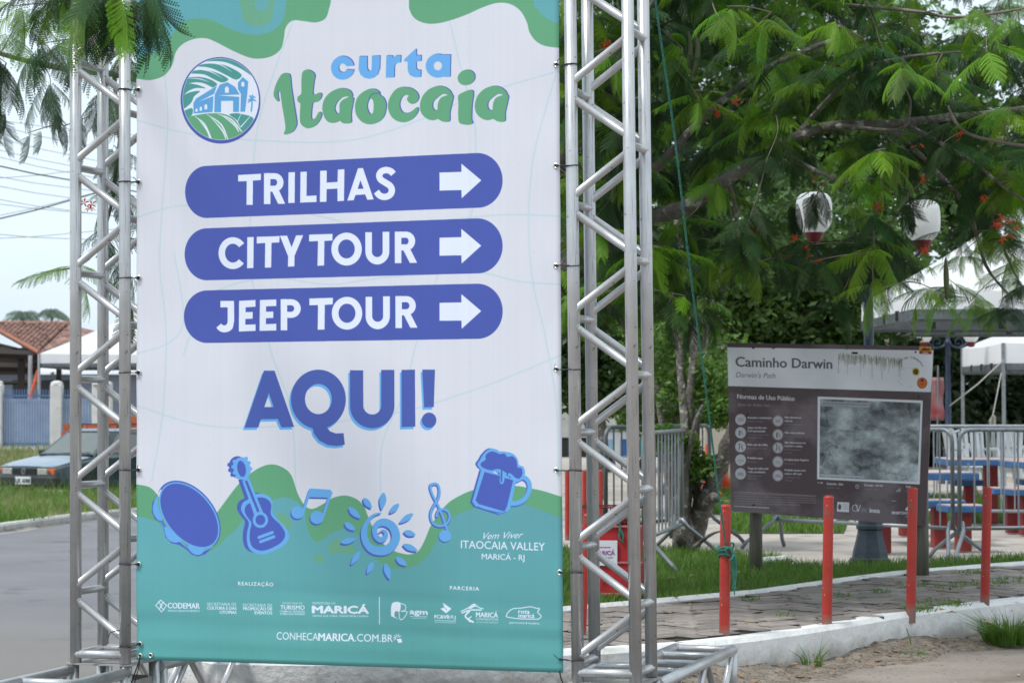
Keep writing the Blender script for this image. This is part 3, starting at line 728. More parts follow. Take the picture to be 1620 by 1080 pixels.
def draw_sign():
    W, H = 1000, 860
    Hm = homography(SGN, [(0, 0), (W, 0), (W, H), (0, H)])
    def PS(p):
        p = np.asarray(p, float); q = np.c_[p, np.ones(len(p))] @ Hm.T; return q[:, :2] / q[:, 2:3]
    zz = Z(3.176, 1120, 520)
    MAR, GRY, TXT, LT = S(94, 81, 85), S(236, 239, 246), S(100, 102, 110), S(232, 230, 238)
    cv = Canvas(W, H, MAR)
    n = fractal(H, W, 6, 3)[..., None]
    k = np.clip((n - .45) * 2.2, 0, 1)
    yy = np.linspace(0, 1, H)[:, None, None]
    fade = np.clip(k * (0.55 + .5 * (yy > .3)), 0, .6)
    cv.A = cv.A * (1 - fade) + S(148, 138, 144) * fade       # the print has bleached in patches
    poly = lambda p, c, **kw: cv.poly([PS(zz(p))], c, **kw)
    st = lambda p, w, c, **kw: cv.stroke(PS(zz(p)), w, c, **kw)
    T = lambda t, x0, y0, x1, y1, h, c, b=0.0, **kw: lettering(cv, lambda q: PS(zz(q)), t, x0, y0, x1, y1, h, c, b, **kw)
    poly([(95, 94), (1135, 110), (1120, 328), (98, 296)], GRY)
    T('Caminho Darwin', 138, 194, 612, 206, 53, TXT, 0.022)
    T("Darwin's Path", 138, 250, 332, 256, 28, S(120, 122, 128), 0.0, shear=0.25)
    # mould streaks running down from the head of the panel
    for _ in range(230):
        x = 640 + 330 * rng.beta(1.2, 1.1); y = 122 + (x - 640) * .1 + rng.uniform(-6, 14); L = rng.uniform(8, 52) * (1 if rng.random() < .85 else 2.2)
        st([(x, y), (x + rng.uniform(-2, 2), y + L)], rng.uniform(1, 5), S(120, 122, 104), op=rng.uniform(.12, .42))
    poly([(712, 118), (742, 119), (742, 129), (712, 128)], S(20, 20, 24))
    word = 'TIRIRICA'
    for i, ch in enumerate('TREM DA TIRIRICA'):
        if ch == ' ': continue
        a = math.radians(205 + i * 8.6); cx, cy = 1012 + 70 * math.cos(a), 215 + 66 * math.sin(a)
        hw = 1.4 if ch == 'I' else 5
        T(ch, cx - hw, cy + 4, cx + hw, cy + 4 + (i - 8) * .9, 12, S(130, 110, 116), 0.02)
    for a in range(0, 360, 24):
        a = math.radians(a)
        if rng.random() < .6: st([(1000 + 55 * math.cos(a), 250 + 50 * math.sin(a)), (1000 + 55 * math.cos(a + .25), 250 + 50 * math.sin(a + .25))], 2.5, S(160, 165, 175), op=.5)
    poly(ell(1041, 222, 19, 21), S(205, 185, 60)); st(ell(1041, 222, 9, 9, 0, 20, 30, 330), 8, S(60, 50, 30)); poly(ell(1043, 222, 4, 4), S(60, 50, 30))
    poly(ell(1074, 281, 27, 29), S(214, 116, 62)); st(ell(1074, 281, 23, 25), 1.5, S(150, 70, 40)); poly([(1067, 260), (1081, 260), (1081, 274), (1067, 274)], S(90, 50, 40)); st([(1062, 288), (1068, 284), (1072, 289), (1078, 284), (1086, 288)], 2.2, S(120, 60, 40))
    poly([(1058, 88), (1122, 90), (1121, 130), (1058, 127)], S(200, 160, 70)); poly([(1062, 112), (1124, 116), (1122, 130), (1060, 127)], S(170, 45, 50))
    poly([(1070, 104), (1085, 94), (1100, 100), (1112, 98), (1116, 110), (1068, 110)], S(120, 40, 40)); st([(1078, 121), (1104, 123)], 4, S(230, 220, 220))
    T('Normas de Uso Público', 146, 360, 425, 372, 24, LT, 0.02)
    T('Rules for Public Use', 150, 398, 300, 402, 15, S(170, 165, 174), 0.0, shear=.2)
    left = [(467, ['Respeite a sinalização', 'Respect the signs']), (533, ['Jogue seu lixo em', 'local apropriado', 'Throw your trash in the', 'appropriate bins']), (602, ['Não saia da trilha', "Don't leave the trail"]),
            (668, ['Proibido caçar', 'No hunting']), (735, ['Traga de volta todo', 'o lixo produzido', 'Take all of your', 'trash back'])]
    rgt = [(474, ['Não alimente os', 'animais', "Don't feed the animals"]), (543, ['Não retire plantas', "Don't remove plants"]), (608, ['Não deixe marcas em', 'árvores e rochas', "Don't damage trees", 'or rocks']),
           (677, ['Proibido fazer fogueira', 'No campfires']), (744, ['Proibido acesso com', 'moto e off road', 'Unauthorized motor', 'off road'])]
    ic = 0
    for cx, tx, rows in ((162, 196, left), (344, 378, rgt)):
        for cy, tl in rows:
            poly(ell(cx, cy, 26, 28), S(196, 196, 204)); g = S(116, 108, 118)
            if cx > 300: st(ell(cx, cy, 23, 25), 2.5, S(150, 110, 120))
            k = ic % 5; ic += 1
            if k == 0: [st([(cx - 12, cy + d), (cx + 12, cy + d)], 2, g) for d in (-6, 0, 6)]
            elif k == 1: poly([(cx - 8, cy - 12), (cx - 1, cy - 12), (cx - 1, cy + 14), (cx - 9, cy + 14)], g); st([(cx + 4, cy - 8), (cx + 10, cy + 10)], 3, g)
            elif k == 2: st([(cx - 6, cy - 10), (cx - 4, cy + 2), (cx - 10, cy + 14)], 5, g); st([(cx + 7, cy - 8), (cx + 6, cy + 3), (cx + 10, cy + 14)], 5, g); poly(ell(cx - 6, cy - 14, 4, 4), g)
            elif k == 3: st([(cx - 14, cy + 4), (cx, cy - 2), (cx + 14, cy + 6)], 3, g, op=.7); st([(cx - 6, cy + 10), (cx + 8, cy + 9)], 2, g, op=.7)
            else: st(ell(cx - 8, cy + 4, 6, 6), 2, g); st(ell(cx + 9, cy + 4, 6, 6), 2, g); st([(cx - 8, cy + 4), (cx, cy - 6), (cx + 9, cy + 4)], 2, g)
            n_ = len(tl); y = cy - (n_ - 1) * 8 + 2
            for j, t in enumerate(tl):
                ptb = (j == 0 or (n_ > 2 and j == 1))
                T(t, tx, y, tx + min(len(t) * (5.4 if ptb else 4.4), 118), y + 2, 10 if ptb else 7, LT if ptb else S(165, 158, 168), .03 if ptb else 0); y += 17 if ptb else 14
    def fine(x0, y0, x1, y1, h, c, op=.8, PP=st):           # print too small to read: words as short dashes
        x = x0
        while x < x1:
            w = rng.uniform(8, 30); e = min(x + w, x1); PP([(x, y0 + (y1 - y0) * (x - x0) / (x1 - x0)), (e, y0 + (y1 - y0) * (e - x0) / (x1 - x0))], h, c, op=op); x = e + 5
    for j in range(5): fine(132, 830 + j * 12, 532 - (80 if j == 4 else 0), 846 + j * 10, 4.2, S(166, 158, 168), .6)
    fine(132, 891, 300, 900, 4, LT)
    st([(130, 822), (532, 842)], 1.5, LT, op=.7)
    # aerial picture
    poly([(541, 350), (1077, 371), (1062, 790), (538, 762)], S(235, 238, 244))
    q = PS(zz([(553, 362), (1066, 384), (1050, 778), (550, 752)]))
    x0, x1 = int(q[:, 0].min()), int(q[:, 0].max()); y0, y1 = int(q[:, 1].min()), int(q[:, 1].max())
    h_, w_ = y1 - y0, x1 - x0
    f1, f2, f3 = fractal(h_, w_, 6, 5), fractal(h_, w_, 7, 8), fractal(h_, w_, 3, 9)
    xx = np.linspace(0, 1, w_)[None]; yv = np.linspace(0, 1, h_)[:, None]
    sm = np.clip((xx + .25 * (f3 - .5) - .5) * 4, 0, 1) * np.clip((yv + .3 * f3 - .3) * 4, 0, 1)
    hi = np.clip(f3 * .9 - .25 + .5 * sm * f2, 0, 1)
    g = .60 + .16 * (f3 - .5) + .10 * sm + .62 * (fractal(h_, w_, 6, 31, 7) - .5) + .18 * (rng.random((h_, w_)) - .5) - .10 * (np.abs(fractal(h_, w_, 4, 35, 4) - .5) < .05)
    ridge = np.abs(f1 - .5) < .006
    g = np.where(ridge, g + .18, g)
    g += (.26 * (rng.random((h_, w_)) - .45)) * sm
    img = np.clip(g, .25, .95)[..., None] * np.array([.93, .98, 1.0])
    m = cv.mask_polys([q]); mm, (bx0, by0, bx1, by1) = m
    sub = np.zeros((by1 - by0, bx1 - bx0, 3)); hh, ww = min(h_, by1 - by0), min(w_, bx1 - bx0); sub[:hh, :ww] = img[:hh, :ww]; sub[hh:] = .4; sub[:, ww:] = .4
    cv.A[by0:by1, bx0:bx1] = cv.A[by0:by1, bx0:bx1] * (1 - mm[..., None]) + sub * mm[..., None]
    poly([(560, 374), (804, 383), (803, 408), (560, 400)], S(176, 180, 188)); fine(566, 384, 796, 394, 5, S(120, 122, 130), .7); fine(566, 394, 700, 400, 3, S(120, 122, 130), .5)
    poly([(552, 738), (775, 748), (774, 758), (552, 747)], S(196, 200, 206))
    for p in ([(700, 500), (720, 560), (700, 600), (715, 680)], [(600, 720), (660, 660), (700, 620), (760, 610)], [(740, 510), (860, 515)], [(640, 578), (700, 582)], [(900, 590), (1010, 585)], [(900, 620), (960, 700)]):
        st(p, 2, S(180, 184, 190), op=.8)
    for x, t1, t2 in ((588, 'Extensão - 2km', 'Distance - 2km'), (778, 'Duração - 60 min', 'Duration - 60min'), (992, 'Difi', 'Level')):
        T(t1, x, 789 + (x - 588) * .04, x + len(t1) * 5.8, 792 + (x - 588) * .04, 11, LT, .03); T(t2, x, 806 + (x - 588) * .04, x + len(t2) * 4.6, 808 + (x - 588) * .04, 8, S(165, 158, 168))
    st([(540, 779), (566, 780)], 2, LT); st([(560, 776), (566, 780), (560, 784)], 2, LT); st(ell(740, 799, 8, 9), 1.8, LT); st([(740, 794), (740, 799), (744, 801)], 1.5, LT)
    for i in range(4): st([(942 + i * 6, 824), (942 + i * 6, 820 - i * 4)], 2.4, LT)
    poly([(640, 872), (700, 875), (699, 922), (638, 918)], LT); poly(ell(652, 896, 8, 14), S(110, 95, 105)); [st([(668, 884 + d), (694, 886 + d)], 1.6, S(110, 95, 105)) for d in (0, 10, 20)]
    st(ell(731, 902, 15, 15, 0, 20, 40, 320), 3, LT); st([(735, 886), (745, 918), (757, 888)], 4, LT); [st([(760, 906 + d), (788, 908 + d)], 1.5, LT, op=.7) for d in (0, 6, 12)]
    T('inea', 804, 923, 856, 926, 24, LT, .04)
    T('eco', 918, 931, 952, 933, 19, LT, .04); T('PONTES', 954, 933, 1020, 936, 15, LT, .02)
    poly([(985, 912), (1002, 892), (1012, 888), (1016, 918)], LT); st([(918, 868), (940, 870)], 2, LT); st([(988, 944), (1016, 946)], 2, LT)
    for x, y in ((226, 97), (326, 97), (1042, 117), (196, 439), (228, 885), (1056, 350), (178, 313), (1080, 968)): poly(ell(x, y, 3.5, 4), S(30, 26, 30))
    n2 = fractal(H, W, 7, 21)[..., None]
    cv.A = np.clip(cv.A * (0.94 + .1 * n2), 0, 1)
    return cv
# ================================================================== setting
def smooth(a, b, t):
    t = min(max((t - a) / (b - a), 0), 1); return a, t * t * (3 - 2 * t)
def lerp_tab(tab, x):
    if x <= tab[0][0]: return tab[0][1]
    for (a, u), (b, v) in zip(tab, tab[1:]):
        if x <= b:
            t = (x - a) / (b - a); t = t * t * (3 - 2 * t); return u + (v - u) * t
    return tab[-1][1]
ZG = [(-20, 0), (10, 0), (27, -.12), (36, -.26), (44, -.30), (50, 0.0), (58, .25), (90, .3), (3000, .3)]
def zg(x, y): return lerp_tab(ZG, y)

M_dirt = mat('dirt', (0.235, 0.20, 0.172), rough=.95, scale=1.6, col2=(0.33, 0.285, 0.248), bump=.5, bscale=45, spec=.2,
             speck=((0.09, 0.075, 0.055), 38, .60, .72), stain=[((0.13, 0.11, 0.08), 1.1, .52, .72), ((0.5, 0.47, 0.42), 90, .68, .74)], detail=9)
M_asph = mat('asphalt', (0.155, 0.155, 0.17), rough=.82, scale=.8, col2=(0.205, 0.203, 0.215), bump=.35, bscale=140, spec=.35, speck=((0.26, 0.25, 0.24), 120, .58, .72),
             stain=[((0.115, 0.115, 0.12), 1.7, .60, .72)])
M_white = mat('limewashed_kerb', (0.70, 0.695, 0.68), rough=.8, scale=5, col2=(0.82, 0.815, 0.80), bump=.5, bscale=26, spec=.3,
              stain=[((0.20, 0.18, 0.15), 13, .68, .74), ((0.42, 0.40, 0.36), 3.1, .58, .8)])
M_conc = mat('plaza_concrete', (0.34, 0.305, 0.27), rough=.9, scale=1.2, col2=(0.46, 0.415, 0.37), bump=.3, bscale=40, spec=.25, stain=[((0.2, 0.18, 0.15), 2.5, .55, .75)])
M_kgrey = mat('old_kerb', (0.40, 0.39, 0.37), rough=.85, scale=3, col2=(0.56, 0.55, 0.52), bump=.5, bscale=30, stain=[((0.2, 0.18, 0.15), 4, .55, .72)])
M_pav = mat('paver', (0.225, 0.195, 0.175), rough=.9, scale=9, col2=(0.33, 0.295, 0.27), bump=.5, bscale=120, spec=.25, stain=[((0.24, 0.21, 0.18), 3.5, .5, .75)], coords='Object')
vary_by_object(M_pav, .22)
M_pavj = mat('paver_joint', (0.045, 0.04, 0.032), rough=1, scale=30, bump=.4, bscale=200)
M_grass = mat('grass_blades', (0.085, 0.175, 0.024), rough=.55, scale=2.2, col2=(0.15, 0.27, 0.045), trans=.3, spec=.35)
M_grassd = mat('dry_grass_blades', (0.13, 0.21, 0.04), rough=.6, scale=1.3, col2=(0.34, 0.34, 0.16), trans=.3, spec=.35)
M_turf = mat('turf', (0.05, 0.085, 0.02), rough=.95, scale=6, col2=(0.10, 0.12, 0.045), bump=.4, bscale=60)

def base_dirt(m, z0, z1, col, amt=.8, nscale=9.0):
    """splashed earth clinging to the lowest part of a thing"""
    N, L = m.node_tree.nodes, m.node_tree.links; b = next(n for n in N if n.type == 'BSDF_PRINCIPLED'); s = b.inputs['Base Color'].links[0].from_socket
    tc = N.new('ShaderNodeTexCoord'); sx = N.new('ShaderNodeSeparateXYZ'); L.new(tc.outputs['Object'], sx.inputs[0])
    nz = N.new('ShaderNodeTexNoise'); nz.inputs['Scale'].default_value = nscale; nz.inputs['Detail'].default_value = 8; L.new(tc.outputs['Object'], nz.inputs['Vector'])
    ad = N.new('ShaderNodeMath'); ad.operation = 'MULTIPLY_ADD'; ad.inputs[1].default_value = -(z1 - z0) * 1.6; L.new(nz.outputs['Fac'], ad.inputs[0]); L.new(sx.outputs['Z'], ad.inputs[2])
    mr = N.new('ShaderNodeMapRange'); mr.inputs['From Min'].default_value = z0 - (z1 - z0) * .8; mr.inputs['From Max'].default_value = z1 - (z1 - z0) * .8; mr.inputs['To Min'].default_value = amt; mr.inputs['To Max'].default_value = 0
    L.new(ad.outputs[0], mr.inputs['Value']); mx = N.new('ShaderNodeMixRGB'); mx.inputs['Color2'].default_value = (*col, 1)
    L.new(mr.outputs['Result'], mx.inputs['Fac']); L.new(s, mx.inputs['Color1']); L.new(mx.outputs['Color'], b.inputs['Base Color'])
base_dirt(M_white, .02, .13, (0.27, 0.235, 0.195), .75)

# ground: one sheet out to the horizon, following the fall of the street
xs = [-1500, -400, -120, -60, -30, -20, -14, -10, -7, -5, -3, -1, 1, 3, 5, 8, 12, 20, 40, 100, 400, 1500]
ys = [-200, -60, -20, 0, 4, 7, 9, 10, 11, 12, 13, 14, 16, 18, 20, 22, 24, 26, 28, 30, 32, 34, 36, 38, 40, 42, 44, 46, 48, 50, 52, 54, 56, 58, 62, 70, 90, 140, 300, 800, 2500]
V = [(x, y, zg(x, y) + (0.008 * math.sin(x * 2.1 + y * 1.3) if abs(x) < 12 and y < 14 else 0)) for y in ys for x in xs]
nx = len(xs)
F = [(j * nx + i, j * nx + i + 1, (j + 1) * nx + i + 1, (j + 1) * nx + i) for j in range(len(ys) - 1) for i in range(nx - 1)]
tag(link('ground', meshdata('ground', V, F), M_dirt, smooth=True), kind='structure')

# far kerb line of the street (foot of the kerb, on the street side)
FK = []
for px, py in ((-260, 890), (-60, 853), (0, 845), (50, 838), (105, 828), (160, 818), (212, 808), (300, 795), (420, 780), (560, 768)):
    p = gnd(px, py, -.12)
    p.z = zg(p.x, p.y); FK.append(p)
FK = [Vector((FK[0].x - 14, FK[0].y - 7.5, -.02))] + FK + [Vector((FK[-1].x + 8, FK[-1].y + 12, -.25))]
def resample(pts, step, jit=0.0):
    out = [pts[0].copy()]; acc = 0.0; last = pts[0].copy()
    for a, b in zip(pts, pts[1:]):
        d = (b - a).length; pos = 0.0
        while pos + (step - acc) <= d:
            pos += step - acc; acc = 0.0; out.append(a.lerp(b, pos / d))
        acc += d - pos
    return out
# the near, white kerb: its upper front edge, surveyed along the picture
HK = 0.20
KT = [gnd(px, py, HK) for px, py in ((455, 1046), (600, 1041), (750, 1035), (893, 1028), (1000, 1024), (1150, 1012), (1230, 1001), (1310, 990), (1440, 968), (1560, 953), (1640, 944), (1760, 930), (1950, 911), (2300, 885), (2800, 858))]
KT = [Vector(p) for p in catmull([tuple(p) for p in KT], 5, False)]
corner = [Vector((KT[0].x - .78 - .02 * k, KT[0].y + 1.0 + 2.2 * k, HK)) for k in range(14, 0, -1)] + [Vector((KT[0].x - .77, KT[0].y + .95, HK)), Vector((KT[0].x - .68, KT[0].y + .5, HK)), Vector((KT[0].x - .42, KT[0].y + .12, HK))]
KL = corner + KT
# street surface between the kerbs
rv = []
for p in KL[:17]: rv.append((p.x - .02, p.y))
left_near = [(-.98, 11.0), (-1.5, 9.6), (-2.6, 8.2), (-5, 7.0), (-14, 5.0), (-40, 2.0)]
P_far = [(p.x, p.y) for p in FK]
road_poly = [(KL[0].x, KL[0].y + 8)] + [(p.x, p.y) for p in KL[:17]] + left_near + [(-44, 6)] + P_far
bm = bmesh.new()
ny = 46
# strips across the street, each row from the far kerb to the plaza kerb
def x_far(y):
    pts = sorted([(p.y, p.x) for p in FK]); return np.interp(y, [a for a, b in pts], [b for a, b in pts])
def x_near(y):
    pts = sorted([(p.y, p.x) for p in KL[:17]] + [(b, a) for a, b in left_near if b < 11]); return np.interp(y, [a for a, b in pts], [b for a, b in pts])
rows = []
for y in list(np.linspace(3, 12, 16)) + list(np.linspace(12.5, 44, 40)):
    xa, xb = (x_far(y) if y > FK[0].y else -40), x_near(y)
    if xa > xb - .3: continue
    rows.append([bm.verts.new((xa + (xb - xa) * t, y, zg(0, y) + .012)) for t in np.linspace(0, 1, 14)])
for a, b in zip(rows, rows[1:]):
    for i in range(13): bm.faces.new((a[i], a[i + 1], b[i + 1], b[i]))
me = bpy.data.meshes.new('road'); bm.to_mesh(me); bm.free()
# sand creeps over the near end of the asphalt
nt = M_asph.node_tree; N, L = nt.nodes, nt.links
b_ = next(n for n in N if n.type == 'BSDF_PRINCIPLED'); srcc = b_.inputs['Base Color'].links[0].from_socket
tc = N.new('ShaderNodeTexCoord'); sx = N.new('ShaderNodeSeparateXYZ'); L.new(tc.outputs['Object'], sx.inputs[0])
nz = N.new('ShaderNodeTexNoise'); nz.inputs['Scale'].default_value = 1.4; nz.inputs['Detail'].default_value = 9; L.new(tc.outputs['Object'], nz.inputs['Vector'])
ad = N.new('ShaderNodeMath'); ad.operation = 'MULTIPLY_ADD'; ad.inputs[1].default_value = 5.0; L.new(nz.outputs['Fac'], ad.inputs[0]); L.new(sx.outputs['Y'], ad.inputs[2])
mr = N.new('ShaderNodeMapRange'); mr.inputs['From Min'].default_value = 14.6; mr.inputs['From Max'].default_value = 19.0; mr.inputs['To Min'].default_value = .7; mr.inputs['To Max'].default_value = 0
L.new(ad.outputs[0], mr.inputs['Value'])
mx = N.new('ShaderNodeMixRGB'); mx.inputs['Color2'].default_value = (0.22, 0.20, 0.18, 1); L.new(mr.outputs['Result'], mx.inputs['Fac']); L.new(srcc, mx.inputs['Color1']); L.new(mx.outputs['Color'], b_.inputs['Base Color'])
tag(link('road', me, M_asph, smooth=True), kind='structure')

def kerb_run(parent, line, w, h, zf, m, step, back, name='kerb_stone', jit=.004):
    """stones laid end to end along a line given by its upper front edge"""
    pts = resample(line, step)
    for a, b in zip(pts, pts[1:]):
        d = (b - a); d.z = 0; d.normalize(); n = Vector((-d.y, d.x, 0)) * back
        a2 = a + d * .0004 + n * random.uniform(-jit, jit); b2 = b - d * .0004 + n * random.uniform(-jit, jit)
        za, zb = zf(a), zf(b); j = random.uniform(-jit, jit) * .4
        prof = [(0.012, -.30), (0.0, h - .025 + j), (.02, h + j), (w - .02, h + j), (w, h - .02 + j), (w, -.30)]
        V = [a2 + n * o + Vector((0, 0, za + z - a2.z)) for o, z in prof] + [b2 + n * o + Vector((0, 0, zb + z - b2.z)) for o, z in prof]
        F = [(i, i + 1, i + 7, i + 6) if back < 0 else (i + 6, i + 7, i + 1, i) for i in range(5)] + [tuple(range(6)), tuple(range(11, 5, -1))]
        link(name, meshdata(name, V, F), m, parent)
kf = empty('kerb', (0, 0, 0)); tag(kf, 'low pale concrete kerb along the far side of the street below the grass verge', kind='structure')
kerb_run(kf, FK, .16, .12, lambda p: zg(p.x, p.y), M_kgrey, 1.1, 1)
kn = empty('kerb', (0, 0, 0)); tag(kn, 'whitewashed kerb in front of the red posts', kind='structure')
kerb_run(kn, [Vector((p.x, p.y, 0)) for p in KL], .13, HK, lambda p: 0.0, M_white, .49, 1, 'kerb_stone', 0.0)

# raised plaza behind the kerb
IN = [gnd(px, py, HK) for px, py in ((600, 990), (750, 978), (890, 966), (1040, 953), (1170, 942), (1330, 920), (1450, 905), (1620, 893), (1800, 880), (2300, 850), (2900, 825))]
pl = [(p.x, p.y + .13) for p in KL[17:]]
plz = [(KL[0].x + .13, 200)] + [(p.x + .13, p.y) for p in KL[:14]] + [(p.x + .05, p.y + .12) for p in KL[14:17]] + pl + [(60, 40), (60, 200)]
bm = bmesh.new(); vs = [bm.verts.new((x, y, HK - .012)) for x, y in plz]; f = bm.faces.new(vs)
if f.normal.z < 0: f.normal_flip()
bmesh.ops.triangulate(bm, faces=[f]); me = bpy.data.meshes.new('plaza'); bm.to_mesh(me); bm.free()
tag(link('plaza', me, M_conc), kind='structure')

# paved footway: pavers in herringbone
fw = empty('footway', (0, 0, 0)); tag(fw, 'footway of brown herringbone pavers between white kerb and grass', kind='structure')
kx = [p.x for p in KT]; ky = [p.y + .14 for p in KT]
ix = [p.x for p in IN]; iy = [p.y for p in IN]
joint = MB(); cols = np.linspace(-1.35, 9.5, 60)
Vj = []; Fj = []
for i, x in enumerate(cols):
    y0_, y1_ = np.interp(x, kx, ky) - .02, np.interp(x, ix, iy) + .03
    for t in np.linspace(0, 1, 6): Vj.append((x, y0_ + (y1_ - y0_) * t, HK - .008))
for i in range(len(cols) - 1):
    for k in range(5): Fj.append((i * 6 + k, (i + 1) * 6 + k, (i + 1) * 6 + k + 1, i * 6 + k + 1))
link('joint_sand', meshdata('joint_sand', Vj, Fj), M_pavj, fw)
ang = math.atan2(KT[-30].y - KT[10].y, KT[-30].x - KT[10].x) * 1.0
ca, sa_ = math.cos(ang), math.sin(ang); UNIT = .12
M_pavs = mat('paver_flank', (0.045, 0.038, 0.03), rough=1, scale=20)  # joint dirt and the shade between bricks put into the flank colour
def paver_mesh(i):
    g = .0085; L_, W_, H_ = UNIT * 2 - g * 2, UNIT - g * 2, .055
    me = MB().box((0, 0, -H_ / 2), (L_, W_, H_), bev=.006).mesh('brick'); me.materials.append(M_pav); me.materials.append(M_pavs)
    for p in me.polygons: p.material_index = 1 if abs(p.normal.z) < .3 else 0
    return me
pm = [paver_mesh(i) for i in range(1)]
brk = []
for i in range(-140, 140):
    for j in range(-140, 140):
        k = (i - j) % 4
        if k == 0: c = ((i + 1) * UNIT, (j + .5) * UNIT); r_ = 0
        elif k == 3: c = ((i + .5) * UNIT, (j + 1) * UNIT); r_ = math.pi / 2
        else: continue
        x = 3.2 + c[0] * ca - c[1] * sa_; y = 13.5 + c[0] * sa_ + c[1] * ca
        if x < -1.2 or x > 8.8: continue
        if np.interp(x, kx, ky) + .05 < y < np.interp(x, ix, iy) - .06:
            pxx = 810 + F_PX * x / y
            brk.append((x, y, r_ + ang, 880 < pxx < 1660))
brk.sort(key=lambda b: (not b[3], b[1]))
jn = []
M_pav2 = M_pav
for n_, (x, y, r_, vis) in enumerate(brk):
    z = HK + .005 + random.uniform(-.0045, .0055) + .003 * math.sin(x * 3 + y * 2)
    rx, ry = random.gauss(0, .009), random.gauss(0, .009)
    if n_ < 300:
        o = bpy.data.objects.new('brick', pm[0])
        COL.objects.link(o); o.parent = fw; o.location = (x, y, z); o.rotation_euler = (rx, ry, r_)
    else: jn.append((x, y, z, rx, ry, r_))
src = np.array([v.co[:] for v in pm[0].vertices]); sf = [tuple(p.vertices) for p in pm[0].polygons]
V = []; F = []
for x, y, z, rx, ry, r_ in jn:
    m3 = np.array(Euler((rx, ry, r_)).to_matrix()); n0 = len(V)
    V += (src @ m3.T + (x, y, z)).tolist(); F += [tuple(i + n0 for i in f) for f in sf]
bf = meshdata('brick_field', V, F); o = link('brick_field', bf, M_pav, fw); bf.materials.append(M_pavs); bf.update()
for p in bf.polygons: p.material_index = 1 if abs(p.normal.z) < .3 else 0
tag(o, kind='stuff')
# thin white edging between pavers and lawn
eg = empty('edging', (0, 0, 0)); tag(eg, 'thin whitewashed edging between pavers and lawn', kind='structure')
kerb_run(eg, [Vector((p.x, p.y, 0)) for p in IN], .045, .025, lambda p: HK, M_white, 1.0, 1, 'edging_stone', .003)
# short piece of white edging lying in the grass beside the panel's post
a, b = gnd(1207, 893, HK), gnd(1252, 888, HK)
kerb_run(eg, [a, a.lerp(b, .5), b], .07, .05, lambda p: HK, M_white, .2, 1, 'edging_stone', .01)

def blades(name, pts, h, w, m, hv=.45, lean=.5, parent=None, seed=3):
    """many grass blades, each a bent tapering strip"""
    r = np.random.default_rng(seed); n = len(pts); P_ = np.asarray(pts, float)
    a = r.uniform(0, 2 * np.pi, n); hh = h * np.clip(r.normal(1, hv, n), .3, 2.2); ww = w * r.uniform(.6, 1.3, n)
    l1 = lean * hh * r.uniform(.0, 1, n)
    fx, fy = np.cos(a), np.sin(a); b2 = r.uniform(0, 2 * np.pi, n); sx_, sy_ = np.cos(b2) * ww / 2, np.sin(b2) * ww / 2
    def pt(f, k): return np.stack([P_[:, 0] + fx * l1 * k * k + sx_ * f, P_[:, 1] + fy * l1 * k * k + sy_ * f, P_[:, 2] + hh * k * (1 - .18 * k * lean)], 1)
    V = np.stack([pt(-1, 0), pt(1, 0), pt(-.8, .5), pt(.8, .5), pt(0, 1)], 1).reshape(-1, 3)
    base = (np.arange(n) * 5)[:, None]
    q = base + np.array([[0, 1, 3, 2]]); t = base + np.array([[2, 3, 4]])
    me = bpy.data.meshes.new(name)
    me.vertices.add(len(V)); me.vertices.foreach_set('co', V.ravel())
    lp = np.concatenate([q.ravel(), t.ravel()]); me.loops.add(len(lp)); me.loops.foreach_set('vertex_index', lp)
    me.polygons.add(2 * n); me.polygons.foreach_set('loop_start', np.concatenate([np.arange(n) * 4, 4 * n + np.arange(n) * 3]))
    me.polygons.foreach_set('loop_total', np.concatenate([np.full(n, 4), np.full(n, 3)]))
    me.update(calc_edges=True); me.validate()
    return link(name, me, m, parent)
def sheet(name, poly, z, m, kind='structure', label=None, dz=0.0):
    bm = bmesh.new(); vs = [bm.verts.new((x, y, z)) for x, y in poly]; f = bm.faces.new(vs)
    if f.normal.z < 0: f.normal_flip()
    bmesh.ops.triangulate(bm, faces=[f]); me = bpy.data.meshes.new(name); bm.to_mesh(me); bm.free()
    return tag(link(name, me, m), label, kind=kind)
def inpoly(x, y, poly):
    c = np.zeros(len(x), bool); n = len(poly)
    for i in range(n):
        x1, y1 = poly[i]; x2, y2 = poly[(i + 1) % n]
        if y1 == y2: continue
        c ^= ((y1 > y) != (y2 > y)) & (x < (x2 - x1) * (y - y1) / (y2 - y1) + x1)
    return c
def scatter(poly, n, seed):
    r = np.random.default_rng(seed); P_ = np.array(poly); lo, hi = P_.min(0), P_.max(0)
    x = r.uniform(lo[0], hi[0], n * 3); y = r.uniform(lo[1], hi[1], n * 3); k = inpoly(x, y, poly)
    return x[k][:n], y[k][:n]
# lawn strip behind the edging
LB = [gnd(px, py, HK) for px, py in ((830, 868), (1040, 868), (1100, 872), (1228, 880), (1252, 892), (1330, 893), (1450, 889), (1620, 880), (1800, 868), (2300, 846))]
lawn = [(p.x, p.y + .05) for p in IN[1:-1]] + [(p.x, p.y) for p in reversed(LB)]
sheet('lawn', lawn, HK - .006, M_turf)
vis_lawn = [(x, y) for x, y in lawn]
x, y = scatter(vis_lawn, 60000, 5)
k = (np.abs(810 + F_PX * x / y - 1270) < 470)
x, y = x[k], y[k]
cl = np.sin(x * 3.1 + 1.3 * np.sin(y * 2.2)) * .5 + np.sin(y * 5.3 + x) * .3
tag(blades('lawn_grass', np.c_[x, y, np.full(len(x), HK - .01)], .062, .006, M_grass, .4, .9, seed=4), 'short green grass of the lawn strip behind the footway', kind='stuff')
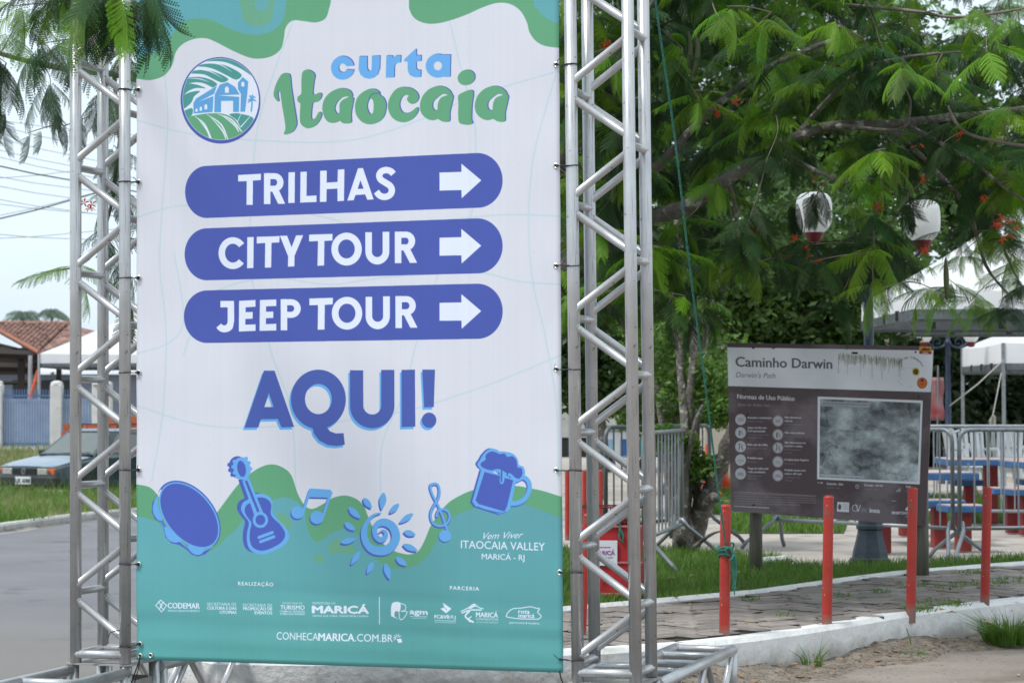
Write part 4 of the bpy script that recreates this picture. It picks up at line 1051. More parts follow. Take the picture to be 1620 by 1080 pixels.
# farther lawns inside the plaza
far_l = [[(gnd(a_, b_, HK).x, gnd(a_, b_, HK).y) for a_, b_ in pp] for pp in (
    [(1150, 842), (1335, 842), (1345, 815), (1160, 812)], [(1440, 826), (1900, 826), (1880, 788), (1440, 785)], [(1085, 786), (1180, 790), (1240, 735), (1085, 732)], [(1100, 812), (1155, 812), (1155, 798), (1105, 797)])]
tb = []
for i, pp in enumerate(far_l):
    sheet('lawn', pp, HK - .005, M_turf)
    x, y = scatter(pp, (5000, 9000, 7000, 900)[i], 20 + i); tb.append(np.c_[x, y, np.full(len(x), HK - .01)])
tag(blades('lawn_grass', np.vstack(tb), .09, .012, M_grass, .4, .9, seed=9), 'green grass of the lawns farther back in the square', kind='stuff')
# weeds in the joints of the pavers
wp = []
for px, py, r_, n in ((1470, 955, .16, 160), (1455, 965, .10, 110), (1530, 908, .12, 90), (1560, 925, .2, 130), (1600, 920, .2, 150), (1500, 930, .1, 60), (1330, 945, .08, 40), (1190, 950, .07, 40), (1240, 975, .06, 30), (1515, 957, .08, 50), (1445, 925, .12, 60), (1395, 938, .07, 40)):
    c = gnd(px, py, HK); a = rng.uniform(0, 6.28, n); rr = r_ * np.sqrt(rng.random(n)); wp.append(np.c_[c.x + rr * np.cos(a), c.y + rr * np.sin(a) * 1.3, np.full(n, HK)])
tag(blades('weeds', np.vstack(wp), .035, .006, M_grass, .5, 1.4, seed=8), 'small weeds sprouting between the pavers', kind='stuff')
def tuft(px, py, n, h, rad, lab, seed, m=M_grass, z=0.0, w=.008):
    c = gnd(px, py, z); r = np.random.default_rng(seed); a = r.uniform(0, 6.28, n); rr = rad * np.sqrt(r.random(n))
    o = blades('grass_tuft', np.c_[c.x + rr * np.cos(a), c.y + rr * np.sin(a), np.full(n, z)], h, w, m, .35, 1.2, seed=seed)
    return tag(o, lab, 'grass tuft', kind='thing')
tuft(1600, 1018, 640, .155, .15, 'big grass tuft growing at the foot of the white kerb at the right edge', 31)
tuft(1283, 1058, 34, .13, .05, 'thin grass sprig at the kerb foot below the second red post', 32)
tuft(1437, 1037, 150, .035, .09, 'low weed patch at the kerb foot below the third red post', 33)
c = gnd(1443, 1030, 0); st_ = MB(); st_.tube([c, c + Vector((-.01, .0, .06)), c + Vector((-.03, 0, .13))], .003, 6); 
st_.build('weed_stem', M_grass); tag(bpy.data.objects['weed_stem'], 'thin weed stem against the white kerb below the third red post', 'weed')

# loose earth heaped along the foot of the kerb, leaves and stones in it
V = []; F = []; nseg = 150
ln = resample([Vector((p.x, p.y, 0)) for p in KT], .06)[:nseg]
for i, p in enumerate(ln):
    d = (ln[min(i + 1, len(ln) - 1)] - ln[max(i - 1, 0)]).normalized(); n = Vector((d.y, -d.x, 0))
    hh = .045 + .03 * math.sin(i * .21) + random.uniform(-.012, .012)
    for k, (o, z) in enumerate(((-.02, hh), (.05, hh * .8), (.13, hh * .45), (.24, hh * .15), (.36, -.02))):
        q = p + n * o * (1 + .25 * math.sin(i * .37 + k)); V.append((q.x, q.y, max(z, -.02) + (random.uniform(-.006, .006) if 0 < k < 4 else 0)))
for i in range(len(ln) - 1):
    for k in range(4): F.append((i * 5 + k, i * 5 + k + 1, (i + 1) * 5 + k + 1, (i + 1) * 5 + k))
M_earth = mat('loose_earth', (0.14, 0.115, 0.088), rough=1, scale=18, col2=(0.33, 0.275, 0.22), bump=.8, bscale=90, speck=((0.05, 0.045, 0.03), 60, .55, .65))
tag(link('loose_earth', meshdata('loose_earth', V, F), M_earth, smooth=True), kind='structure')
M_litter = mat('dry_leaf', (0.16, 0.09, 0.045), rough=.8, scale=20, col2=(0.34, 0.22, 0.12))
M_stone = mat('pebble', (0.25, 0.22, 0.19), rough=.9, scale=20, col2=(0.45, 0.42, 0.38))
V = []; F = []
for i in range(420):
    t = random.random(); p = ln[int(t * (len(ln) - 1))]; q = Vector((p.x + random.uniform(-.1, .1), p.y - abs(random.gauss(.12, .35)) - .03, .0))
    s_ = random.uniform(.006, .022); a = random.uniform(0, 6.28); n0 = len(V)
    zc = .012 + max(0, .05 - (p.y - q.y) * .2)
    for k in range(4):
        V.append((q.x + s_ * math.cos(a + k * 1.57) * (1.5 if k % 2 else .7), q.y + s_ * math.sin(a + k * 1.57), zc + random.uniform(0, .012)))
    F.append((n0, n0 + 1, n0 + 2, n0 + 3))
tag(link('leaf_litter', meshdata('leaf_litter', V, F), M_litter), 'small dry leaves and crumbs on the bare earth by the kerb', kind='stuff')
sb = MB()
for i in range(160):
    q = Vector((random.uniform(-3.6, 4.4), random.uniform(8.8, 11.6), 0)); r_ = random.uniform(.003, .012)
    sb.lathe([(r_ * .7, -r_ * .3), (r_, .2 * r_), (r_ * .5, r_ * .7)], (q.x, q.y, .006), 5)
tag(sb.build('pebbles', M_stone), 'small pebbles scattered on the dirt', kind='stuff')

# leaves fallen on the pavers
V = []; F = []
for px, py in [(rng.uniform(1045, 1615), rng.uniform(900, 990)) for _ in range(60)] + [(1252, 948), (1365, 914), (1410, 918), (1600, 884), (1582, 886)]:
    q = gnd(px, py, HK + .012); s_ = rng.uniform(.008, .03); a = rng.uniform(0, 6.28); n0 = len(V)
    for k in range(4): V.append((q.x + s_ * math.cos(a + k * 1.57) * (1.6 if k % 2 else .7), q.y + s_ * math.sin(a + k * 1.57) * (1.6 if k % 2 else .7), q.z + rng.uniform(0, .02)))
    F.append((n0, n0 + 1, n0 + 2, n0 + 3))
tag(link('fallen_leaves', meshdata('fallen_leaves', V, F), M_litter), 'dry leaves fallen on the pavers and lawn edge', kind='stuff')
# sand washed along the far gutter
M_sand = mat('gutter_sand', (0.26, 0.235, 0.20), rough=1, scale=6, col2=(0.36, 0.33, 0.29), bump=.3, bscale=60, stain=[((0.15, 0.145, 0.14), 5, .5, .7)])
V = []; F = []; gl_ = resample(FK[1:-1], .25)
for i, p in enumerate(gl_):
    w_ = .28 + .12 * math.sin(i * .37) + .08 * math.sin(i * 1.1) + random.uniform(-.04, .04)
    V += [(p.x, p.y + .01, zg(p.x, p.y) + .045), (p.x + .01, p.y - .1, zg(p.x, p.y) + .022), (p.x + .02, p.y - w_ - .12, zg(p.x, p.y) + .012)]
for i in range(len(gl_) - 1):
    for k in range(2): F.append((i * 3 + k + 1, (i + 1) * 3 + k + 1, (i + 1) * 3 + k, i * 3 + k))
tag(link('gutter_sand', meshdata('gutter_sand', V, F), M_sand), kind='structure')

# verge beyond the street
vg = [(p.x, p.y + .17) for p in FK[1:]] + [(0.5, 47), (-24, 47), (-24, 20)]
x, y = scatter([(-9.5, 24), (1.5, 34), (2.5, 41), (-10, 41)], 44000, 41)
ok = np.array([yy > np.interp(xx, [p.x for p in FK], [p.y for p in FK]) + .18 for xx, yy in zip(x, y)])
pxx = 810 + F_PX * x / y; ok &= (pxx > -60) & (pxx < 260); x, y = x[ok], y[ok]
z = np.array([zg(a, b) for a, b in zip(x, y)]) + .04
M_verge = mat('verge_soil', (0.16, 0.17, 0.08), rough=1, scale=3, col2=(0.3, 0.29, 0.2), bump=.4, bscale=20)
V = []; F = []; fk = resample(FK[1:-1], .8)
for i, p in enumerate(fk):
    for k, o in enumerate((.17, 2, 5, 8, 12)):
        q = Vector((p.x - o * .25, p.y + o, 0)); V.append((q.x, q.y, zg(q.x, q.y) + (.1 if k == 0 else .04)))
for i in range(len(fk) - 1):
    for k in range(4): F.append((i * 5 + k, (i + 1) * 5 + k, (i + 1) * 5 + k + 1, i * 5 + k + 1))
tag(link('verge', meshdata('verge', V, F), M_verge, smooth=True), kind='structure')
n = len(x)
pat = np.sin(x * 1.7 + 2 * np.sin(y * .9)) + np.sin(y * 1.3 + x * .6 + 1) + rng.normal(0, .5, n)
G1, G2, G3 = pat < -.4, (pat >= -.4) & (pat < .9), pat >= .9
thin = rng.random(n) < .6
M_grassy = mat('straw_grass', (0.24, 0.22, 0.10), rough=.7, scale=2, col2=(0.42, 0.38, 0.24), trans=.2)
tag(blades('verge_grass', np.c_[x, y, z][G1 & thin], .11, .012, M_grassy, .5, 1.2, seed=42), 'short straw coloured grass on the verge', kind='stuff')
tag(blades('verge_grass', np.c_[x, y, z][G2], .17, .012, M_grassd, .5, .9, seed=46), 'rough green grass on the verge in front of the dark car', kind='stuff')
tag(blades('tall_verge_grass', np.c_[x, y, z][G3], .27, .014, M_grass, .4, .8, seed=43), 'taller green grass clumps standing in the verge', kind='stuff')
x2, y2 = scatter([(-16, 46), (-8, 46), (-8, 57), (-18, 57)], 9000, 44)
tag(blades('verge_grass', np.c_[x2, y2, [zg(a, b) for a, b in zip(x2, y2)]], .25, .02, M_grassd, .4, .8, seed=45), 'grass growing in front of the blue fence', kind='stuff')
# ================================================================== aluminium gate towers
M_alu = mat('aluminium_tube', (0.47, 0.47, 0.475), rough=.34, metal=.66, scale=5, col2=(0.60, 0.60, 0.605), bump=.05, bscale=160, spec=.5,
            stain=[((0.2, 0.2, 0.2), 34, .66, .74), ((0.42, 0.42, 0.42), 7, .58, .75)], rvar=.12)
M_alud = mat('cast_aluminium', (0.36, 0.36, 0.365), rough=.5, metal=.7, scale=9, col2=(0.52, 0.52, 0.52), bump=.15, bscale=60, stain=[((0.16, 0.15, 0.14), 8, .6, .75)])
M_alup = mat('dusty_plate', (0.28, 0.27, 0.26), rough=.7, metal=.4, scale=6, col2=(0.42, 0.41, 0.39), bump=.1, bscale=60, stain=[((0.12, 0.11, 0.1), 12, .6, .7)])
# drawn tube carries faint lengthwise scratches
def scratch(m):
    N, L = m.node_tree.nodes, m.node_tree.links; b = next(n for n in N if n.type == 'BSDF_PRINCIPLED'); s = b.inputs['Base Color'].links[0].from_socket
    tc = N.new('ShaderNodeTexCoord'); mp = N.new('ShaderNodeMapping'); mp.inputs['Scale'].default_value = (90, 90, 2.6); L.new(tc.outputs['Object'], mp.inputs['Vector'])
    nz = N.new('ShaderNodeTexNoise'); nz.inputs['Scale'].default_value = 2.0; nz.inputs['Detail'].default_value = 4; L.new(mp.outputs['Vector'], nz.inputs['Vector'])
    rp = N.new('ShaderNodeValToRGB'); rp.color_ramp.elements[0].position = .60; rp.color_ramp.elements[1].position = .72; rp.color_ramp.elements[1].color = (.7, .7, .7, 1); L.new(nz.outputs['Fac'], rp.inputs['Fac'])
    mx = N.new('ShaderNodeMixRGB'); mx.inputs['Color2'].default_value = (.17, .165, .16, 1); L.new(rp.outputs['Color'], mx.inputs['Fac']); L.new(s, mx.inputs['Color1']); L.new(mx.outputs['Color'], b.inputs['Base Color'])
    for t in [l for l in L if l.from_socket == s and l.to_node.type == 'MIX_RGB' and l.to_node != mx]: pass
scratch(M_alu)
SP, RC, RB, PER = .238, .0248, .0158, .457

def zaxis_matrix(o, z, x):
    z = z.normalized(); y = z.cross(x).normalized(); x = y.cross(z)
    return Matrix(((x.x, y.x, z.x, o.x), (x.y, y.y, z.y, o.y), (x.z, y.z, z.z, o.z), (0, 0, 0, 1)))
_mesh = {}
def tubemesh(key, a, b, r, n=16, weld=True):
    """one tube with a slight weld bead at each end"""
    if key in _mesh: return _mesh[key]
    a, b = Vector(a), Vector(b); d = (b - a).normalized(); L_ = (b - a).length
    mb = MB()
    if weld:
        pts = [a, a + d * .006, a + d * .016, a + d * .020, b - d * .020, b - d * .016, b - d * .006, b]
        mb.tube(pts, [r * 1.08, r * 1.32, r * 1.28, r, r, r * 1.28, r * 1.32, r * 1.08], n)
    else: mb.tube([a, b], r, n)
    me = mb.mesh('tube'); me.polygons.foreach_set('use_smooth', [len(p.vertices) == 4 for p in me.polygons]); me.materials.append(M_alu); _mesh[key] = me; return me
def put(name, me, parent, loc=(0, 0, 0), rot=(0, 0, 0)):
    o = bpy.data.objects.new(name, me); COL.objects.link(o); o.parent = parent; o.location = loc; o.rotation_euler = rot; return o
def tower(mw, length, nodes_left, label):
    t = empty('truss_tower', (0, 0, 0), 0, label, 'truss tower', 'aluminium truss towers holding the banner'); t.matrix_world = mw
    cm = tubemesh(('chord', length), (0, 0, 0), (0, 0, length), RC, 24, False)
    for x in (0, SP):
        for y in (0, SP): put('chord', cm, t, (x, y, 0))
    hk = PER / 2; g = .030
    up = tubemesh('dup', (0, 0, 0), (SP, 0, hk - g * 2), RB)
    dn = tubemesh('ddn', (0, 0, hk - g * 2), (SP, 0, 0), RB)
    rg = tubemesh('rung_y', (0, 0, 0), (0, SP, 0), RB)
    rx_ = tubemesh('rung_x', (0, 0, 0), (SP, 0, 0), RB * 1.15)
    zs = [(.30 + PER * k, nodes_left) for k in range(-1, 9)] + [(.30 - hk + PER * k, not nodes_left) for k in range(0, 9)]
    for z, onleft in zs:
        if z < .05 or z > length - .05: continue
        put('rung', rg, t, (0 if onleft else SP, 0, z))
        for y in (0, SP):
            # going up from this node to the other side
            if z + hk < length - .05: put('brace', up if onleft else dn, t, (0, y, z + g))
    # lowest brace comes down to the bottom frame
    for y in (0, SP):
        put('rung', rx_, t, (0, y, .036)); 
    put('rung', rg, t, (0, 0, .036)); put('rung', rg, t, (SP, 0, .036))
    return t
def tower_matrix(bot, top, zlen):
    a = Vector(plane_hit(*bot)); b = Vector(plane_hit(*top))
    return zaxis_matrix(a, b - a, BU), a
mL, aL = tower_matrix((119.9, 1046.7), (119.6, 65), 0)
mR, aR = tower_matrix((914.2, 1077.5), (902.8, 65), 0)
towL = tower(mL, 3.35, True, 'left aluminium truss tower, beside the banner edge with TRILHAS at its left')
towL['label'] = 'aluminium truss tower at the left of the banner, street and dark car behind it'
towR = tower(mR, 3.35, False, 'x')
towR['label'] = 'aluminium truss tower at the right of the banner, red box and barriers behind it'

# ---- base frames: a boxed sleeve under each tower with ladder legs running back and forward
def leg_frame(parent, x0, w, ya, yb, zt, zb):
    """box ladder lying on the ground from ya to yb"""
    L_ = abs(yb - ya); s = 1 if yb > ya else -1; r = .024
    ch = tubemesh(('lc', round(L_, 3)), (0, 0, 0), (0, L_, 0), r, 18, False)
    for x in (x0, x0 + w):
        for z in (zt, zb):
            put('leg_tube', ch, parent, (x, min(ya, yb), z))
        for y in (ya + s * .03, yb - s * .0):
            put('leg_post', tubemesh(('lv', round(zt - zb, 3)), (0, 0, 0), (0, 0, zt - zb), .022, 16, False), parent, (x, y, zb))
        # end post rounded cap sits on the tube corner
        m_ = 5; st = L_ / m_
        for k in range(m_):
            up_ = k % 2 == 0
            a = Vector((0, 0, 0 if up_ else zt - zb)); b = Vector((0, (st - .02) * s, zt - zb if up_ else 0))
            put('leg_brace', tubemesh(('lb', up_, s, round(st, 3), round(zt - zb, 3)), a, b, .0155), parent, (x, ya + s * (k * st + .02), zb))
    for k, y in enumerate((yb, yb - s * .28, yb - s * .60, yb - s * .93)):
        put('leg_rung', tubemesh(('lr', round(w, 3)), (0, 0, 0), (w, 0, 0), .0185), parent, (x0, y, zt))
        if k in (0, 2): put('leg_rung', tubemesh(('lr', round(w, 3)), (0, 0, 0), (w, 0, 0), .0185), parent, (x0, y, zb))
def base(mw, a, label):
    m2 = Matrix.Translation(a) @ Matrix.Rotation(-TH, 4, 'Z'); h = a.z
    t = empty('outrigger_frame', (0, 0, 0), 0, label, 'tower base', 'ladder-legged bases under the truss towers'); t.matrix_world = m2
    zt, zb = -.034, -h + .026
    c = SP / 2
    # sleeve box: corner posts, top ring and pressed side plates
    for x in (-.008, SP + .008):
        for y in (-.008, SP + .008):
            put('sleeve_post', tubemesh(('sp', round(h, 3)), (0, 0, 0), (0, 0, h - .006), .0255, 18, False), t, (x, y, -h))
    for y in (-.012, SP + .012):
        b = MB().box((c, y, -h / 2 - .03), (SP - .045, .006, h - .09)); b.build('side_plate', M_alup, t)
    for x in (-.012, SP + .012):
        b = MB().box((x, c, -h / 2 - .03), (.006, SP - .045, h - .09)); b.build('side_plate', M_alup, t)
    # slots pressed through the front plate
    sb_ = MB()
    for k in range(5): sb_.box((.05 + k * .034, -.0165, -.13), (.011, .004, .085 + (k % 2) * .02), M=Matrix.Rotation(.12 * (-1) ** k, 3, 'Y'))
    sb_.build('slots', M_blackp, t)
    b = MB().box((c, c, -.004), (SP + .07, SP + .07, .006)); b.build('top_plate', M_alup, t)
    leg_frame(t, -.012, SP + .034, SP + .03, SP + 1.36, zt, zb)
    leg_frame(t, -.012, SP + .034, -.03, -1.36, zt, zb)
    return t
M_blackp = mat('black_rubber', (0.018, 0.018, 0.02), rough=.6, scale=20, var=.3)
baseL = base(mL, aL, 'ladder-legged aluminium base on the ground under the tower left of the banner')
baseR = base(mR, aR, 'ladder-legged aluminium base under the tower right of the banner, one leg reaching the white kerb')
print('bottom heights', aL.z, aR.z)

# ================================================================== the banner
banner_cv = draw_banner()
img = banner_cv.image('banner_print')
def print_mat(name, img, k=.80, rough=.5, weave=True, bump=.06, fade=None):
    m = bpy.data.materials.new(name); m.use_nodes = True; N, L = m.node_tree.nodes, m.node_tree.links; N.clear()
    out = N.new('ShaderNodeOutputMaterial'); b = N.new('ShaderNodeBsdfPrincipled'); uv = N.new('ShaderNodeUVMap')
    im = N.new('ShaderNodeTexImage'); im.image = img; im.extension = 'EXTEND'; L.new(uv.outputs['UV'], im.inputs['Vector'])
    mul = N.new('ShaderNodeMixRGB'); mul.blend_type = 'MULTIPLY'; mul.inputs['Fac'].default_value = 1; mul.inputs['Color2'].default_value = (k, k, k, 1); L.new(im.outputs['Color'], mul.inputs['Color1'])
    tc = N.new('ShaderNodeTexCoord'); nz = N.new('ShaderNodeTexNoise'); nz.inputs['Scale'].default_value = 1.6; nz.inputs['Detail'].default_value = 7; L.new(tc.outputs['Object'], nz.inputs['Vector'])
    mr = N.new('ShaderNodeMapRange'); mr.inputs['From Min'].default_value = .3; mr.inputs['From Max'].default_value = .7; mr.inputs['To Min'].default_value = .96; mr.inputs['To Max'].default_value = 1.03; L.new(nz.outputs['Fac'], mr.inputs['Value'])
    m2 = N.new('ShaderNodeMixRGB'); m2.blend_type = 'MULTIPLY'; m2.inputs['Fac'].default_value = 1; L.new(mul.outputs['Color'], m2.inputs['Color1']); L.new(mr.outputs['Result'], m2.inputs['Color2'])
    L.new(m2.outputs['Color'], b.inputs['Base Color']); b.inputs['Roughness'].default_value = rough; b.inputs['Specular IOR Level'].default_value = .35
    n3 = N.new('ShaderNodeTexNoise'); n3.inputs['Scale'].default_value = 3.2; n3.inputs['Detail'].default_value = 3; mp = N.new('ShaderNodeMapping'); mp.inputs['Scale'].default_value = (1.6, 1.6, .45) if weave else (1, 1, 1)
    L.new(tc.outputs['Object'], mp.inputs['Vector']); L.new(mp.outputs['Vector'], n3.inputs['Vector'])
    bp = N.new('ShaderNodeBump'); bp.inputs['Strength'].default_value = bump; bp.inputs['Distance'].default_value = .1; L.new(n3.outputs['Fac'], bp.inputs['Height']); L.new(bp.outputs['Normal'], b.inputs['Normal'])
    L.new(b.outputs['BSDF'], out.inputs['Surface']); return m
M_banner = print_mat('banner_print', img, k=.95)
NU, NV = 90, 150
V = []; UV = []
for j in range(NV + 1):
    v = j / NV; z = ZB + (ZT - ZB) * v
    pxb = _c[0, 0]; ul = _c[0, 0] + (_c[2, 0] - _c[0, 0]) * (z - _c[0, 1]) / (_c[2, 1] - _c[0, 1])
    ur = _c[1, 0] + (_c[3, 0] - _c[1, 0]) * (z - _c[1, 1]) / (_c[3, 1] - _c[1, 1])
    for i in range(NU + 1):
        s_ = i / NU
        u = ul + (ur - ul) * s_; zz_ = z
        if j == 0: zz_ = _c[0, 1] + (_c[1, 1] - _c[0, 1]) * s_
        elif v < .2: zz_ = z + (_c[0, 1] + (_c[1, 1] - _c[0, 1]) * s_ - ZB) * (1 - v / .2)
        # slack vinyl: broad waves, creases that run across near the foot, puckers between the ties
        w_ = .007 * math.sin(s_ * 5.1 + v * 2.0) + .0035 * math.sin(s_ * 11 + v * 4)
        w_ += .0035 * math.exp(-((v - .052 + .010 * s_) / .005) ** 2) * (.4 + s_) - .003 * math.exp(-((v - .030 + .012 * s_) / .006) ** 2)
        w_ += .0026 * math.exp(-((v - .105 + .02 * s_) / .006) ** 2) * min(1, s_ * 2) + .0035 * math.exp(-((v - .16 + .16 * s_) / .008) ** 2) * max(0, s_ - .45) + .003 * math.exp(-((s_ - .5 - .1 * math.sin(v * 3)) / .02) ** 2) * math.sin(v * 9)
        e = min(s_, 1 - s_); w_ += .006 * math.exp(-e / .05) * math.sin(v * 2 * math.pi * 7.0)
        edge = math.sin(math.pi * s_); w_ *= .35 + .65 * edge if v > .06 else .8
        p = Vector(B0) + BU * u - BN * w_; V.append((p.x, p.y, zz_)); UV.append(((u - U0) / (U1 - U0), (zz_ - ZB) / (ZT - ZB)))
F = [(j * (NU + 1) + i, j * (NU + 1) + i + 1, (j + 1) * (NU + 1) + i + 1, (j + 1) * (NU + 1) + i) for j in range(NV) for i in range(NU)]
me = meshdata('banner', V, F); uvl = me.uv_layers.new(name='UVMap')
for lp in me.loops: uvl.data[lp.index].uv = UV[lp.vertex_index]
me.materials.append(M_banner)
me.polygons.foreach_set('use_smooth', [True] * len(me.polygons))
bn = bpy.data.objects.new('banner', me); COL.objects.link(bn)
sm = bn.modifiers.new('thickness', 'SOLIDIFY'); sm.thickness = .0012; sm.offset = 0
tag(bn, 'tall printed banner with TRILHAS, CITY TOUR, JEEP TOUR, AQUI! stretched between the two towers', 'banner')
M_groM = mat('grommet_metal', (0.62, 0.6, 0.56), rough=.3, metal=.9, scale=30)
ring = MB(); ring.tube([(.0085 * math.cos(a), 0, .0085 * math.sin(a)) for a in np.linspace(0, 2 * math.pi, 14)[:-1]], .0034, 6, closed=True)
gm = ring.mesh('grommet'); gm.materials.append(M_groM)
hole = MB(); hole.tube([(0, -.001, 0), (0, .004, 0)], .0062, 10); hm = hole.mesh('grommet_hole'); hm.materials.append(M_blackp)
TIES = [(142, 'l'), (288, 'l'), (439.5, 'l'), (589, 'l'), (743, 'l'), (892, 'l'), (1018, 'l'), (102.5, 'r'), (262.5, 'r'), (420.5, 'r'), (584, 'r'), (743.5, 'r'), (905, 'r'), (1042, 'r')]
GX = {'l': 219.5, 'r': 879.5}
def grommet(px, py):
    p = Vector(plane_hit(px, py, .003)); o = put('grommet', gm, bn, p, (0, 0, -TH)); h = put('grommet_hole', hm, o, (0, 0.001, 0)); return p
places = {142: 'just below the green shape at banner\'s upper left', 288: 'beside the left end of the TRILHAS bar', 439.5: 'left of the gap between CITY TOUR and JEEP TOUR bars',
          589: 'at the banner\'s left edge level with the top of AQUI!', 743: 'at the banner\'s left edge just above the tambourine', 892: 'at the banner\'s left edge below the tambourine', 1018: 'lowest on the banner\'s left edge',
          102.5: 'just below the green shape at banner\'s upper right', 262.5: 'right of the TRILHAS bar, on the right tower', 420.5: 'on the right tower level with the CITY TOUR bar\'s foot', 584: 'on the right tower level with the top of AQUI!',
          743.5: 'on the right tower beside the beer mug print', 905: 'on the right tower a little below ITAOCAIA VALLEY', 1042: 'lowest on the banner\'s right edge'}
for i, (py, sd) in enumerate(TIES):
    g = grommet(GX[sd] + (2 if py > 1000 and sd == 'l' else 6 if py > 880 and sd == 'r' else 0), py)
    if sd == 'l':
        t = max(0, (1046.7 - py) / (1046.7 - 65)); c = Vector(mL @ Vector((SP, 0, 0))); zz_ = Vector(plane_hit(198, py + (5 if py > 1000 else 0))).z
        ax = (mL.to_3x3() @ Vector((0, 0, 1))); c = c + ax * ((zz_ - c.z) / ax.z)
    else:
        c = Vector(mR @ Vector((0, 0, 0))); zz_ = Vector(plane_hit(908, py + (2 if py > 1000 else 0))).z; ax = (mR.to_3x3() @ Vector((0, 0, 1))); c = c + ax * ((zz_ - c.z) / ax.z)
    tie = MB()
    r0 = RC + .002
    tie.tube([c + (BU * math.cos(a) + BN * math.sin(a)) * r0 + Vector((0, 0, .002 * math.sin(a + i))) for a in np.linspace(0, 2 * math.pi, 20)[:-1]], .0023, 6, closed=True)
    s_ = 1 if sd == 'l' else -1
    a_ = c + BU * s_ * r0 * .3 + BN * r0
    mid = c.lerp(g, .55) + BN * .012 + Vector((0, 0, random.uniform(-.004, .004)))
    tie.tube([a_, mid, g + BN * .004, g + BN * .001 + BU * s_ * .003], .0023, 6)
    tie.tube([c.lerp(g, .55) + BN * -.006, g - BN * .006], .002, 6)
    tie.box(g + BN * .006 - BU * s_ * .006, (.011, .008, .008), rz=-TH)
    if i % 3 == 1: tie.tube([g + BN * .008, g + BN * .02 + BU * s_ * random.uniform(-.02, .03) + Vector((0, 0, .02))], .0014, 5)
    tag(tie.build('cable_tie', M_blackp), 'black cable tie ' + places[py], 'cable tie', 'black cable ties fastening the banner')
ty = MB(); c = mL @ Vector((SP * .80, -.002, .12)); c = Vector(plane_hit(182, 1001, .018))
ty.tube([c + Vector((-.03, 0, -.02)), c + Vector((-.02, -.004, .003)), c + Vector((0, -.006, .010)), c + Vector((.02, -.004, .012)), c + Vector((.042, 0, .022))], .0022, 6)
tag(ty.build('cable_tie', M_blackp), 'loose black cable tie wrapped round the lowest slanting brace of the left tower', 'cable tie', 'black cable ties fastening the banner')
for px, py in ((221.7, 1036.7), (238.3, 1036.0), (885.5, 1060), (868.5, 1059.5)): grommet(px, py)
def cable(name, pts, r, m, lab, cat, parent=None, n=8, sub=6):
    q = [Vector(p) for p in catmull([tuple(p) for p in pts], sub, False)]
    mb = MB(); mb.tube(q, r, n); return tag(mb.build(name, m, parent, True), lab, cat)
p = lambda x, y, o=.006: Vector(plane_hit(x, y, o))
cable('black_cable', [p(221.5, 1037), p(219, 1048), p(214, 1062), p(207, 1082), p(200, 1100)], .0028, M_blackp, 'black cord hanging from the banner\'s lower left corner grommet', 'cord')
cable('black_cable', [p(221.5, 1038), p(220, 1052), p(216, 1068), p(212, 1085), p(212, 1100)], .0022, M_blackp, 'second thinner black cord from the banner\'s lower left corner, just right of the other', 'cord')
cable('black_cable', [p(885.5, 1060), p(887, 1070), p(892, 1084), p(898, 1096)], .0028, M_blackp, 'black cord hanging from the banner\'s lower right corner grommet', 'cord')

# ================================================================== red posts
M_red = mat('red_paint', (0.36, 0.022, 0.014), rough=.5, scale=5, col2=(0.44, 0.036, 0.022), bump=.1, bscale=50, stain=[((0.36, 0.03, 0.02), 4, .5, .75), ((0.20, 0.08, 0.06), 26, .60, .66), ((0.5, 0.42, 0.38), 60, .70, .73)])
base_dirt(M_red, 0.0, .07, (0.20, 0.15, 0.12), .8, 22.0)
def post(px_b, py_b, px_t, py_t, lab, r=.028, z0=HK, base_hidden=False, grp='red painted posts along the kerb'):
    a = gnd(px_b, py_b, z0); b = at(px_t, py_t + 4, a.y + .002)
    d = (b - a); L_ = d.length
    t = empty('bollard', a, 0, lab, 'bollard', grp)
    q = Vector((0, 0, 1)).rotation_difference(d.normalized()); t.rotation_euler = q.to_euler()
    mb = MB(); mb.lathe([(r * 1.0, -.06), (r, 0.0), (r * .99, L_ * .5), (r, L_ - .012), (r * .97, L_ - .004)], (0, 0, 0), 20); o = mb.build('tube', M_red, t); auto_smooth(o)
    mb = MB(); mb.lathe([(r * .99, L_ - .006), (r * 1.03, L_ - .002), (r * .9, L_ + .008), (r * .45, L_ + .013)], (0, 0, 0), 20); o = mb.build('cap', M_red, t); auto_smooth(o, 50)
    return t
post(1146, 1004, 1148, 797, 'red post at the kerb with green rope knotted round its middle')
post(1308, 986, 1311, 783, 'red post standing in front of the middle of the trail panel')
post(1441, 968, 1444, 770, 'red post overlapping the right edge of the trail panel')
post(1558, 952, 1562, 769, 'rightmost red post by the kerb, blue tables behind it')
post(921, 1006, 929, 812, 'leaning red post seen between the tubes of the right tower', r=.020)
for px_, lab in ((897.5, 'thin red post beside the banner\'s right edge, farther back'), (924.5, 'middle one of three distant red posts seen through the right tower'), (950, 'distant red post just left of the grey barriers')):
    post(px_, 852, px_, 741, lab, r=.022, z0=HK, grp='red posts at the far side of the square')

